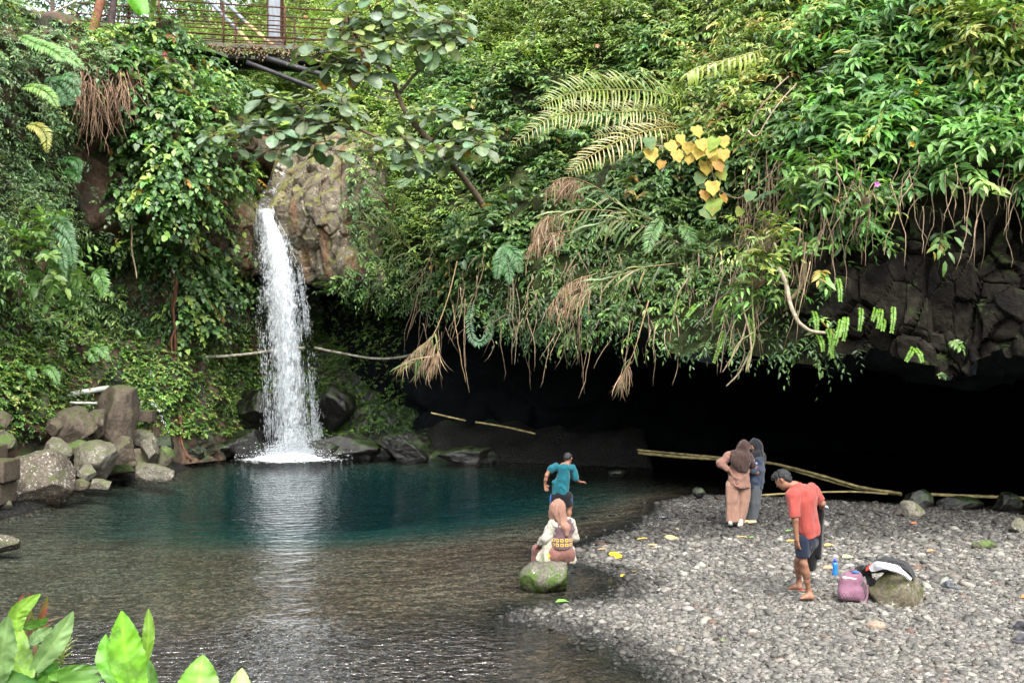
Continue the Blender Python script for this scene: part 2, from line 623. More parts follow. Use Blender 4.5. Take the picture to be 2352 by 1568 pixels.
def mat_water():
    t = NT('water')
    v = t.n('NewGeometry').outputs['Position']
    # small wind and current ripples, long across the view, and rings spreading from the foot of the fall
    mp = t.n('Mapping', Vector=v, Scale=(1.0, 1.55, 1.0)).outputs[0]
    n1 = t.noise(mp, 1.5, 3, 0.5, 0.6)
    n2 = t.noise(mp, 5.5, 3, 0.55, 0.4)
    n3 = t.noise(mp, 15, 2, 0.5)
    off = t.n('Mapping', Vector=v, Location=(7.2, -31.5, 0)).outputs[0]
    wv = t.n('TexWave', {'wave_type': 'RINGS', 'rings_direction': 'SPHERICAL', 'wave_profile': 'SIN'}, Vector=off, Scale=0.9, Distortion=9.0, Detail=3.0)
    t.put(wv, 'Detail Scale', 0.7)
    dist = t.n('VectorMath', {'operation': 'LENGTH'}, Vector=off).outputs['Value']
    near = t.ramp(dist, 3.0, 16.0, 1.0, 0.0)
    sy = t.n('SeparateXYZ', Vector=v)
    # shallow riffle where the pool runs out below the terrace
    rif = t.math('MULTIPLY', t.ramp(t.math('ADD', sy.outputs[1], t.math('MULTIPLY', t.math('SUBTRACT', t.noise(v, 0.9, 3), 0.5), 3.0)), 13.2, 11.2), t.ramp(sy.outputs[0], 0.9, -0.6))
    calm = t.ramp(t.noise(v, 0.35, 2), 0.35, 0.65, 0.4, 1.3)
    h = t.math('MULTIPLY', n1, t.math('MULTIPLY', calm, 0.05))
    h = t.math('ADD', h, t.math('MULTIPLY', n2, t.math('ADD', 0.016, t.math('ADD', t.math('MULTIPLY', near, 0.055), t.math('MULTIPLY', rif, 0.13)))))
    h = t.math('ADD', h, t.math('MULTIPLY', n3, t.math('ADD', 0.002, t.math('ADD', t.math('MULTIPLY', near, 0.008), t.math('MULTIPLY', rif, 0.02)))))
    h = t.math('ADD', h, t.math('MULTIPLY', wv.outputs[1], t.math('ADD', 0.005, t.math('MULTIPLY', near, 0.012))))
    nb = t.bump(h, 1.0, 1.0)
    gl = t.n('BsdfGlossy', Roughness=0.04, Normal=nb)
    tr = t.n('BsdfTransparent', Color=(0.93, 0.97, 0.96))
    fr = t.n('Fresnel', IOR=t.math('ADD', 1.40, t.math('MULTIPLY', rif, 0.55)), Normal=nb)
    mx = t.n('MixShader')
    t.put(mx, '0', fr)
    t.put(mx, '1', tr)
    t.put(mx, '2', gl)
    # flecks of drifting foam
    fm = t.math('MULTIPLY', t.ramp(t.noise(mp, 7.0, 4, 0.6), 0.66, 0.70), t.ramp(t.math('ADD', dist, t.math('MULTIPLY', t.noise(v, 0.6, 3), 9.0)), 12.0, 7.0))
    fo = t.n('BsdfDiffuse', Color=(0.6, 0.65, 0.66))
    mf = t.n('MixShader')
    t.put(mf, '0', t.math('MULTIPLY', fm, 0.75))
    t.put(mf, '1', mx)
    t.put(mf, '2', fo)
    vol = t.n('VolumeAbsorption', Color=(0.20, 0.74, 0.80), Density=0.85)
    return t.finish(mf, vol)


wx, wy = np.linspace(-40, 30, 36), np.linspace(4.2, 44, 22)
WX, WY = np.meshgrid(wx, wy)
top = np.stack((WX, WY, np.zeros_like(WX)), -1).reshape(-1, 3)
nr_, nc_ = len(wy), len(wx)
ring = np.concatenate((np.arange(nc_), np.arange(1, nr_) * nc_ + nc_ - 1, (nr_ - 1) * nc_ + np.arange(nc_ - 2, -1, -1), np.arange(nr_ - 2, 0, -1) * nc_))
low = top[ring].copy()
low[:, 2] = -4.0
nt = len(top)
k = np.arange(len(ring))
k2 = (k + 1) % len(ring)
side = np.stack((ring[k2], ring[k], nt + k, nt + k2), -1)
cen = np.array([[-5, 24, -4.0]])
fan = np.stack((nt + k2, nt + k, np.full(len(k), nt + len(ring))), -1)
kind(mk('water', np.concatenate((top, low, cen)), [grid_faces(nr_, nc_), side, fan], mat_water(), smooth=False), 'structure')

# ================================================================ cliffs
M_CLIFF_L = mat_rock('brown_cliff', (0.05, 0.032, 0.022), (0.11, 0.065, 0.04), 0.35, 0.0, 0.8, 0.8, c3=(0.03, 0.035, 0.02), mosscol=(0.03, 0.06, 0.012))
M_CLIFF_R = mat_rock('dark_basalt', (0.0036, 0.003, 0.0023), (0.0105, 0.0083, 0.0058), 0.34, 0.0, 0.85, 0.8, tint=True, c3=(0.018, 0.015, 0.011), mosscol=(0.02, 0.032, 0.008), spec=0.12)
M_FALLS = mat_rock('ochre_rock', (0.18, 0.155, 0.11), (0.10, 0.08, 0.056), 0.38, 0.65, 0.75, 0.9, c3=(0.15, 0.085, 0.045), mosscol=(0.15, 0.15, 0.045), streak=True, mossbias=0.5)
M_WETWALL = mat_rock('wet_mossy_wall', (0.014, 0.014, 0.013), (0.03, 0.028, 0.024), 0.45, 0.0, 0.35, 0.8, mosscol=(0.03, 0.055, 0.012), spec=0.5)
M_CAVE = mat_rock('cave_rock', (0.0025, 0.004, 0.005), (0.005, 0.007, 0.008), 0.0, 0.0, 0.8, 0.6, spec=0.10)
M_SOIL = mat_rock('forest_soil', (0.02, 0.022, 0.012), (0.04, 0.05, 0.02), 0.5, 0.0, 0.9, 0.6, mosscol=(0.03, 0.06, 0.015))


def blocks(P, sc, amp, seed, vs=(1, 1, 1.0), crack=0.25):
    """angular jointed blocks: every cell stands out by its own amount and its face tilts its own way"""
    P = P + 0.22 * np.stack([fbm(P * 0.9, 2, seed + 20 + a) for a in range(3)], -1)
    Pn = P * np.array(vs) / sc
    d1, gap, cid, cen = worley(Pn, seed)
    ci = np.floor(cen * 64).astype(np.int64)
    tilt = np.stack([hash3(ci[..., 0], ci[..., 1], ci[..., 2], seed + 30 + a) - 0.5 for a in range(3)], -1)
    f = np.sum(tilt * (Pn - cen), -1)
    return amp * ((cid - 0.5) * 1.6 + 1.5 * f) + amp * crack * (sstep(0.0, 0.07, gap) - 1)


# left cliff
xs = [-900, -450, -150, 30, 130, 215, 300, 400, 490, 560, 625]
rows = [
    [(x, y, Y) for x, y, Y in zip(xs, [-500, -350, -120, 25, 55, 80, 86, 100, 168, 266, 335], [15, 18.5, 23, 26, 27, 28, 29, 30, 31.6, 33.6, 36])],
    [(x, y, Y) for x, y, Y in zip(xs, [-200, -60, 80, 130, 150, 170, 178, 192, 240, 310, 372], [14.5, 17.5, 21.5, 24.3, 25.6, 26.8, 27.4, 28.2, 29.6, 31.4, 33.5])],
    [(x, y, Y) for x, y, Y in zip(xs, [200, 220, 240, 260, 270, 280, 287, 300, 320, 360, 410], [14, 17, 21.2, 24.2, 26.2, 27.8, 27.9, 27.4, 28.6, 31.2, 36.0])],
    [(x, y, Y) for x, y, Y in zip(xs, [420, 420, 400, 400, 400, 400, 400, 405, 414, 432, 455], [14, 17, 21.3, 24.2, 26.3, 28.0, 27.8, 27.2, 28.8, 33.0, 37.5])],
    [(x, y, Y) for x, y, Y in zip(xs, [600, 560, 520, 510, 510, 510, 505, 510, 515, 520, 520], [14, 17, 21.3, 24.3, 26.2, 27.8, 27.6, 27.6, 29.6, 34.0, 37.5])],
    [(x, y, Y) for x, y, Y in zip(xs, [700, 660, 620, 610, 600, 590, 585, 580, 600, 620, 640], [14, 17, 21.4, 24.6, 26.9, 29.2, 29.6, 29.4, 30.6, 34.4, 37.5])],
    [(x, y, Y) for x, y, Y in zip(xs, [850, 800, 760, 745, 735, 730, 730, 735, 760, 780, 800], [14, 17, 21.4, 24.4, 26.4, 28.3, 29.2, 29.9, 30.8, 33.0, 34.6])],
    [(x, y, Y) for x, y, Y in zip(xs, [1060, 960, 900, 880, 870, 865, 865, 875, 905, 920, 930], [13.8, 16.8, 21.2, 23.8, 25.6, 27.2, 28.3, 29.4, 30.8, 32.8, 34.4])],
    [(x, y, Y) for x, y, Y in zip(xs, [1400, 1280, 1190, 1140, 1100, 1085, 1075, 1068, 1060, 1052, 1050], [13.6, 16.4, 20.4, 23.2, 25.0, 26.4, 27.6, 28.9, 30.2, 31.6, 33.0])],
]
left = Sheet(rows, 240, 330)
left.displace(lambda P: 0.45 * fbm(P * 0.45, 3, 31) + blocks(P, 1.1, 0.28, 40, (1, 1, 0.8)) + 0.06 * fbm(P * 3, 3, 33))
tag(left.build('cliff', M_CLIFF_L), 'brown rock cliff left of the waterfall overgrown with creepers and shrubs', 'cliff', 'rock cliffs around the pool')

# right hillside and the dark overhang
xs = [690, 790, 870, 960, 1080, 1220, 1400, 1600, 1780, 1900, 2050, 2200, 2352, 2650, 3300]
rowdef = [
    ([-120, -140, -160, -220, -380, -600, -700, -700, -700, -700, -700, -700, -700, -700, -700], [60, 60, 58, 55, 50, 46, 43, 41, 39, 38, 37, 36, 35, 34, 30]),
    ([-90, -105, -120, -150, -220, -300, -320, -320, -320, -320, -320, -320, -320, -340, -500], [52, 50, 48, 46, 43, 40, 37, 34.5, 32, 30.5, 29, 27.5, 26.5, 25.5, 20]),
    ([-20, -20, -20, -20, -20, -20, -20, -20, -20, -20, -20, -20, -20, -40, -200], [46, 44, 42, 40.5, 38, 35, 32, 29.6, 27.6, 26.4, 25.0, 24.0, 23.2, 22, 17]),
    ([100, 100, 100, 100, 105, 110, 110, 110, 110, 110, 110, 110, 110, 100, 0], [41.5, 40, 38.8, 37.5, 35.6, 33, 30.2, 27.8, 26, 24.8, 23.6, 22.6, 21.9, 20.8, 16.2]),
    ([215, 215, 215, 220, 230, 235, 235, 235, 230, 230, 230, 230, 230, 230, 200], [37.5, 36.5, 35.4, 34.4, 33.0, 31, 28.6, 26.4, 24.6, 23.4, 22.4, 21.5, 20.9, 19.9, 15.6]),
    ([300, 310, 320, 335, 350, 360, 365, 365, 350, 345, 340, 340, 340, 350, 380], [35.2, 34.4, 33.6, 32.8, 31.3, 29.2, 27.0, 25.0, 23.4, 22.4, 21.5, 20.7, 20.1, 19.2, 15.2]),
    ([400, 420, 430, 450, 470, 480, 490, 490, 470, 455, 440, 440, 450, 480, 560], [34.6, 33.6, 32.6, 31.6, 30.0, 27.9, 25.8, 24.0, 22.6, 21.7, 20.9, 20.2, 19.7, 18.9, 15.0]),
    ([500, 530, 550, 570, 590, 605, 615, 615, 595, 570, 545, 545, 560, 610, 740], [34.4, 33.2, 32.0, 30.7, 29.0, 27.0, 24.9, 23.2, 22.0, 21.2, 20.5, 19.8, 19.3, 18.6, 14.9]),
    ([580, 620, 640, 665, 685, 705, 720, 720, 700, 690, 670, 670, 680, 740, 920], [34.4, 33.1, 31.8, 30.4, 28.5, 26.4, 24.3, 22.7, 21.7, 20.9, 20.2, 19.5, 19.0, 18.3, 14.9]),
    ([640, 665, 695, 712, 735, 760, 785, 800, 800, 818, 830, 850, 838, 880, 1100], [34.6, 33.1, 31.8, 30.3, 28.3, 26.1, 24.0, 22.4, 21.4, 20.7, 20.0, 19.2, 18.7, 18.1, 14.9]),
]
rows = [[(x, y, Y) for x, y, Y in zip(xs, ys, Ys)] for ys, Ys in rowdef]
right = Sheet(rows, 330, 460)
rp = right.P.copy()


def right_disp(P):
    px, py = PX(P)
    rock = sstep(1700, 1960, px) * sstep(420, 520, py + 30 * fbm(P * 0.7, 2, 3))
    soil = 1 - rock
    d = soil * (0.8 * fbm(P * 0.28, 3, 50) + 0.25 * fbm(P * 1.1, 3, 52))
    d = d + rock * (0.25 * fbm(P * 0.5, 2, 55) + blocks(P, 1.15, 0.42, 60, (1, 1, 0.75)) + blocks(P, 0.5, 0.20, 70, (1, 1, 0.7)) + 0.02 * fbm(P * 6, 3, 58))
    edge = sstep(0, 60, py) * 0 + 1
    return d * edge


right.displace(right_disp)


def lip_drop(x):
    """uneven lower edge of the overhang: hanging blocks and notches"""
    Pq = np.stack((x, np.zeros_like(x), np.zeros_like(x)), -1)
    xw = x + 0.25 * vnoise(Pq * 1.7, 7)
    i1 = np.floor(xw / 0.62).astype(np.int64)
    i2 = np.floor(xw / 0.23).astype(np.int64)
    z0 = np.zeros_like(i1)
    return 0.42 * (hash3(i1, z0, z0, 5) - 0.45) + 0.16 * (hash3(i2, z0, z0, 9) - 0.5) + 0.25 * fbm(Pq * 0.4, 2, 12)


rw = (np.linspace(0, 1, right.nr) ** 14)[:, None]
right.P[..., 2] -= rw * lip_drop(right.P[..., 0]) * sstep(-4, 0, right.P[..., 0])
_px, _py = PX(right.P)
_rk = (sstep(1700, 1960, _px) * sstep(420, 520, _py)).reshape(-1, 1)
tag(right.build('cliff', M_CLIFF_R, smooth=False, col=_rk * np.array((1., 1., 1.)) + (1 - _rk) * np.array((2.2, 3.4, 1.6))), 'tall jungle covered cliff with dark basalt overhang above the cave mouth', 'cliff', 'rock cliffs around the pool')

# cave roof and back wall: from the lip inwards, then down to the bed
lip = rp[-1]
lx = np.linspace(0, right.nc - 1, 15).astype(int)
L = lip[lx]
lpx, lpy = PX(L)
rows = []
for k_, (dy, dz, drop) in enumerate([(0, 0.02, 0), (0.9, -0.25, 0), (3.0, 0.3, 0), (6.5, 0.2, 0), (9.5, -0.6, 0), (11.0, -2.2, 0), (11.3, -9, 1)]):
    r = []
    for i, p in enumerate(L):
        s_ = float(np.interp(lpx[i], [650, 800, 950, 1250, 1600, 1900, 2352, 3300], [0.14, 0.16, 0.26, 0.62, 1.0, 1.15, 1.15, 1.2]))
        z = p[2] + dz if not drop else -3.0
        z = max(z, 1.4) if not drop else z
        if k_ == 5:
            z = min(z, 1.0)
        Yq = p[1] + dy * s_
        q = np.array((p[0] * Yq / p[1] + (0.0), Yq, z))
        a, b = PX(q)
        r.append((float(a), float(b), float(Yq)))
    rows.append(r)
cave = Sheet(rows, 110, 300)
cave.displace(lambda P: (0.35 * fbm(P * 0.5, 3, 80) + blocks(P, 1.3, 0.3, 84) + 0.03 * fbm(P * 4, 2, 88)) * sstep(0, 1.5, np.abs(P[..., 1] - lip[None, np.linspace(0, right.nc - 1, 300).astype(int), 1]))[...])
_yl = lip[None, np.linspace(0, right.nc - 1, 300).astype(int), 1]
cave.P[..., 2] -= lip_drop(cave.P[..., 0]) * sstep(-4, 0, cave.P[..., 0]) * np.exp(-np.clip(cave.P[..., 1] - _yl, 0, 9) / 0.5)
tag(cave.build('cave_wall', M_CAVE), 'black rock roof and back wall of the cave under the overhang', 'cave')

# mossy recess behind the fall
xs = [440, 520, 600, 680, 760, 840, 930, 1030]
rowdef = [([560, 570, 580, 590, 610, 630, 660, 690], [33.5, 34.0, 34.6, 34.8, 34.8, 34.6, 34.4, 34]),
          ([660, 670, 680, 680, 690, 710, 740, 770], [33.4, 34.2, 35.2, 35.6, 35.6, 35.6, 35.8, 36.4]),
          ([760, 760, 770, 780, 790, 800, 820, 840], [32.6, 33.6, 34.8, 35.2, 35.0, 35.2, 35.8, 36.4]),
          ([860, 860, 870, 880, 890, 900, 910, 920], [31.6, 32.8, 34.2, 34.6, 34.3, 34.4, 34.8, 35]),
          ([960, 960, 970, 975, 975, 980, 985, 990], [30.9, 32.2, 33.6, 33.9, 33.4, 33.2, 33, 32.6]),
          ([1085, 1080, 1075, 1075, 1075, 1075, 1078, 1080], [30.0, 31.4, 32.6, 32.8, 32.2, 31.6, 30.9, 30.2])]
recess = Sheet([[(x, y, Y) for x, y, Y in zip(xs, ys, Ys)] for ys, Ys in rowdef], 140, 160)
recess.displace(lambda P: 0.3 * fbm(P * 0.6, 3, 91) + blocks(P, 0.9, 0.22, 94, (1, 1, 1.3)) + 0.05 * fbm(P * 3, 3, 97))
tag(recess.build('rock_wall', M_WETWALL), 'wet mossy rock wall in the recess behind the falling water', 'rock wall')

# the rock the fall drops over: a column right of the chute, a face left of it
xs = [470, 520, 565, 592, 606, 622, 650, 700, 745, 800, 850, 905, 950]
rowdef = [
    ([285, 285, 285, 290, 290, 285, 285, 285, 285, 280, 290, 320, 370], [37, 37, 37.2, 37.6, 37.8, 37.8, 37.6, 37.2, 36.8, 36.4, 36.2, 36, 36]),
    ([340, 345, 355, 365, 372, 372, 360, 325, 305, 300, 305, 350, 420], [34.4, 34.5, 34.9, 35.6, 36.0, 36.2, 36.0, 35.4, 34.4, 33.8, 33.9, 34.0, 34.0]),
    ([400, 405, 415, 440, 456, 448, 428, 390, 350, 325, 335, 390, 470], [33.2, 33.3, 33.6, 34.2, 34.5, 34.6, 34.2, 33.2, 32.3, 31.9, 32.0, 32.4, 32.8]),
    ([470, 475, 480, 486, 490, 488, 462, 430, 400, 380, 400, 450, 530], [32.7, 32.7, 32.9, 33.2, 33.3, 33.2, 32.2, 31.6, 31.4, 31.3, 31.4, 31.9, 32.4]),
    ([520, 525, 530, 535, 540, 540, 525, 510, 490, 480, 490, 530, 590], [32.5, 32.5, 32.6, 33.0, 33.2, 33.1, 32.1, 31.5, 31.3, 31.2, 31.3, 31.7, 32.2]),
    ([565, 575, 585, 590, 590, 590, 585, 575, 560, 560, 570, 600, 640], [32.5, 32.4, 32.5, 33.0, 33.3, 33.3, 32.6, 31.9, 31.4, 31.2, 31.2, 31.6, 32.2]),
    ([600, 618, 625, 622, 620, 622, 630, 640, 650, 655, 660, 672, 690], [32.7, 32.6, 32.7, 33.2, 33.6, 33.7, 33.4, 32.7, 31.9, 31.4, 31.3, 31.6, 32.2]),
    ([612, 630, 637, 632, 630, 632, 640, 652, 664, 672, 684, 690, 700], [35.5, 35.5, 35.5, 35.5, 35.5, 35.5, 35.5, 35.5, 35.3, 35.2, 35, 34.6, 34.4]),
]
falls = Sheet([[(x, y, Y) for x, y, Y in zip(xs, ys, Ys)] for ys, Ys in rowdef], 260, 300)
falls.displace(lambda P: 0.1 * fbm(P * 0.8, 3, 101) + blocks(P, 0.7, 0.16, 104, (1, 1, 0.22), 0.6) + blocks(P, 0.4, 0.07, 107, (1, 1, 0.5)) + 0.02 * fbm(P * 5, 3, 109))
tag(falls.build('rock_outcrop', M_FALLS), 'ochre grey rock outcrop the waterfall pours over, streaked with lichen', 'rock')

# slope under and behind the footbridge
xs = [330, 440, 540, 640, 740, 840, 960, 1080]
rowdef = [([84, 70, 40, 0, -40, -60, -80, -90], [85, 80, 74, 68, 62, 58, 55, 52]),
          ([85, 74, 52, 28, 0, -10, -30, -50], [62, 60, 57, 54, 50, 47, 46, 45]),
          ([112, 108, 98, 80, 60, 50, 40, 30], [52, 50, 48, 46, 44, 42, 41, 41]),
          ([160, 160, 160, 155, 150, 140, 130, 120], [42, 42, 41.5, 41, 40, 39, 38.5, 38]),
          ([240, 240, 240, 240, 230, 225, 220, 210], [38.5, 38.5, 38.5, 38.5, 38, 37.6, 37.2, 37]),
          ([330, 330, 330, 330, 330, 330, 330, 330], [37, 37, 37, 37, 37, 36.8, 36.5, 36.2])]
back = Sheet([[(x, y, Y) for x, y, Y in zip(xs, ys, Ys)] for ys, Ys in rowdef], 100, 130)
back.displace(lambda P: 0.5 * fbm(P * 0.4, 3, 121) + 0.12 * fbm(P * 2, 3, 124))
kind(back.build('hillside', M_SOIL), 'structure')

# bank behind the left cliff top, carrying the far end of the bridge and the forest
xs = [-1400, -500, -200, 0, 160, 300, 420, 520]
rowdef = [([40, 40, 40, 40, 40, 60, 80, 95], [120, 120, 120, 120, 120, 120, 120, 120]),
          ([40, 40, 40, 40, 46, 66, 86, 102], [60, 60, 58, 56, 54, 52, 52, 52]),
          ([0, 0, 10, 40, 62, 80, 96, 116], [32, 34, 36, 38, 38, 38, 38.5, 39]),
          ([-500, -330, -110, 30, 60, 88, 102, 140], [16, 19.5, 23.8, 26.6, 27.6, 29.4, 30.6, 32.2])]
bank = Sheet([[(x, y, Y) for x, y, Y in zip(xs, ys, Ys)] for ys, Ys in rowdef], 60, 110)
bank.displace(lambda P: 0.25 * fbm(P * 0.5, 3, 131))
kind(bank.build('hillside', M_SOIL), 'structure')
# ================================================================ leaves
# a leaf template: (u along, v across, w along the normal), triangles
LT = {
    'ovate': (np.array([(0, 0, 0), (.33, 0, -.02), (.68, 0, -.05), (1, 0, -.16), (.28, .46, .07), (.66, .36, .02), (.28, -.46, .07), (.66, -.36, .02)]),
              np.array([(0, 1, 4), (1, 5, 4), (1, 2, 5), (2, 3, 5), (0, 6, 1), (1, 6, 7), (1, 7, 2), (2, 7, 3)])),
    'lance': (np.array([(0, 0, 0), (.4, 0, -.03), (.75, 0, -.10), (1, 0, -.24), (.25, .42, .05), (.62, .40, -.01), (.25, -.42, .05), (.62, -.40, -.01)]),
              np.array([(0, 1, 4), (1, 5, 4), (1, 2, 5), (2, 3, 5), (0, 6, 1), (1, 6, 7), (1, 7, 2), (2, 7, 3)])),
    'small': (np.array([(0, 0, 0), (.45, 0, -.04), (1, 0, -.12), (.42, .5, .07), (.42, -.5, .07)]),
              np.array([(0, 1, 3), (1, 2, 3), (0, 4, 1), (1, 4, 2)])),
    'heart': (np.array([(0, 0, 0), (.35, 0, -.03), (1, 0, -.16), (-.12, .28, .03), (.25, .52, .06), (.68, .3, .0), (-.12, -.28, .03), (.25, -.52, .06), (.68, -.3, 0)]),
              np.array([(0, 4, 3), (0, 1, 4), (1, 5, 4), (1, 2, 5), (0, 6, 7), (0, 7, 1), (1, 7, 8), (1, 8, 2)])),
    'strap': (np.array([(0, 0, 0), (.35, 0, .0), (.7, 0, -.08), (1, 0, -.28), (.12, .4, .03), (.5, .5, .0), (.8, .4, -.12), (.12, -.4, .03), (.5, -.5, 0), (.8, -.4, -.12)]),
              np.array([(0, 1, 4), (1, 5, 4), (1, 2, 5), (2, 6, 5), (2, 3, 6), (0, 7, 1), (1, 7, 8), (1, 8, 2), (2, 8, 9), (2, 9, 3)])),
    'lobed': (np.array([(0, 0, 0), (.4, 0, -.02), (1, 0, -.15), (-.1, .3, .03), (.18, .52, .05), (.42, .43, .03), (.62, .44, -.02), (.78, .2, -.08), (-.1, -.3, .03), (.18, -.52, .05), (.42, -.43, .03), (.62, -.44, -.02), (.78, -.2, -.08)]),
              np.array([(0, 4, 3), (0, 5, 4), (0, 1, 5), (1, 6, 5), (1, 7, 6), (1, 2, 7), (0, 8, 9), (0, 9, 10), (0, 10, 1), (1, 10, 11), (1, 11, 12), (1, 12, 2)])),
}


def round_leaf():
    """big rounded fig leaf with a sunk midrib and a gently waved edge"""
    us = [0, .10, .28, .52, .76, .92, 1.0]
    hw = [0, .18, .36, .47, .42, .22, 0]
    V, T = [], []
    for u, h in zip(us, hw):
        for q in (-1, -.5, 0, .5, 1):
            V.append((u, q * h, .10 * abs(q) * h * 2 - .10 * u * u + .02 * math.sin(9 * u + 3 * q)))
    for i in range(6):
        for j in range(4):
            a, b, c, d = i * 5 + j, i * 5 + j + 1, i * 5 + j + 6, i * 5 + j + 5
            T += [(a, b, c), (a, c, d)]
    return np.array(V), np.array(T)


LT['round'] = round_leaf()


def leaves(P, A, N, L, Wd, tpl):
    """P base, A axis, N up-normal of each leaf -> vertices and triangles"""
    tv, tt = LT[tpl]
    A = nrm(A)
    S = nrm(np.cross(A, N))
    NN = np.cross(S, A)
    L = np.broadcast_to(L, len(P))[:, None, None]
    Wd = np.broadcast_to(Wd, len(P))[:, None, None]
    V = P[:, None] + tv[None, :, 0:1] * L * A[:, None] + tv[None, :, 1:2] * Wd * S[:, None] + tv[None, :, 2:3] * L * NN[:, None]
    T = tt[None] + (np.arange(len(P)) * len(tv))[:, None, None]
    return V.reshape(-1, 3), T.reshape(-1, 3), len(tv)


def tints(pal, n, rng, jit=0.3, sub=None):
    """one colour per leaf out of a palette [(weight, rgb)]"""
    w = np.array([p[0] for p in pal], float)
    i = rng.choice(len(pal), n, p=w / w.sum())
    c = np.array([p[1] for p in pal])[i]
    c = c * .76 * np.array((1.08, 1.0, 1.0)) + .11 * c.mean(1, keepdims=True)
    return c * np.exp(rng.normal(0, jit, (n, 1))) * np.exp(rng.normal(0, 0.07, (n, 3)))


class Fol:
    """a growing mass of leaves, built as one mesh"""
    def __init__(s):
        s.V, s.T, s.C, s.n = [], [], [], 0

    def leaves(s, P, A, N, L, Wd, tpl, col):
        V, T, k = leaves(np.asarray(P, float), np.asarray(A, float), np.asarray(N, float), L, Wd, tpl)
        s.V.append(V)
        s.T.append(T + s.n)
        cc = np.repeat(col, k, 0)
        if tpl == 'round':           # pale midrib
            cc = cc * np.tile(np.where(np.arange(k) % 5 == 2, 1.35, np.where(np.arange(k) % 5 % 2 == 1, 1.0, .92)), len(col))[:, None]
        s.C.append(cc)
        s.n += len(V)

    def sprigs(s, P, N, rng, k, slen, L, wr, tpl, pal, droop=0.3, up=0.5, out=0.7, jit=0.3, mode='alt', tc=None):
        """sprigs rooted at P, each with k leaves along a bending stem"""
        n = len(P)
        d0 = nrm(N * out + UP * up + rng.normal(0, 0.45, (n, 3)))
        sl = slen * np.exp(rng.normal(0, 0.3, n))
        side = nrm(np.cross(d0, UP + rng.normal(0, .3, (n, 3))))
        base = tints(pal, n, rng, jit) if tc is None else tc
        young = rng.random(n)
        for i in range(k):
            t = (i + 0.6) / k
            p = P + d0 * (sl * t)[:, None] - UP[None] * (droop * sl * t * t)[:, None]
            tan = nrm(d0 - UP * 2 * droop * t)
            if mode == 'ros':
                a = i * 2.39996 + rng.random(n) * 0.5
                v2 = np.cross(tan, side)
                ax = tan * 0.35 + side * np.cos(a)[:, None] + v2 * np.sin(a)[:, None]
                p = P + d0 * (sl * (0.8 + 0.2 * t))[:, None] - UP[None] * (droop * sl)[:, None]
            else:
                sg = 1.0 if i % 2 else -1.0
                ax = tan * 0.55 + side * sg * 0.85
            if i == k - 1:
                ax = tan
            ax = nrm(ax + rng.normal(0, 0.22, (n, 3)) - UP * 0.25)
            nn = nrm(UP * 0.75 + N * 0.55 + rng.normal(0, 0.3, (n, 3)))
            ll = L * np.exp(rng.normal(0, 0.22, n)) * (1 - 0.25 * t)
            c = base * np.exp(rng.normal(0, 0.12, (n, 1))) * (1 + 0.35 * (young * t)[:, None])
            s.leaves(p, ax, nn, ll, ll * wr, tpl, c)

    def build(s, name, mat, parent=None, origin=None):
        return mk(name, np.concatenate(s.V), np.concatenate(s.T), mat, parent, origin, np.concatenate(s.C), smooth=True)


def frond(f, pts, ll, wr, col, rng, pairs=26, hang=0.3, twist=None, tpl='lance', lo=0.06, taper=True, vee=0.25, jit=0.12, one=None):
    """leaflets along the polyline pts (n,3): a fern or palm frond in Fol f"""
    P = catmull(pts, pairs)
    tan = nrm(np.gradient(P, axis=0))
    ref = twist if twist is not None else UP
    side = nrm(np.cross(tan, ref))
    nn = np.cross(side, tan)
    t = np.linspace(0, 1, pairs)
    prof = np.clip(np.sin(np.pi * np.clip(0.12 + 0.86 * t, 0, 1)) ** 0.6, 0.08, 1) if taper else np.clip(1.2 - 0.5 * t, .3, 1)
    keep = t >= lo
    for sg in ((1, -1) if one is None else (one,)):
        ax = tan * 0.55 + side * sg + nn * vee - UP * hang + rng.normal(0, 0.07, (pairs, 3))
        L = ll * prof * np.exp(rng.normal(0, 0.08, pairs))
        c = np.asarray(col)[None] * np.exp(rng.normal(0, jit, (pairs, 1))) * np.exp(rng.normal(0, 0.05, (pairs, 3)))
        f.leaves(P[keep], ax[keep], (nn + rng.normal(0, .15, (pairs, 3)))[keep], L[keep], (L * wr)[keep], tpl, c[keep])


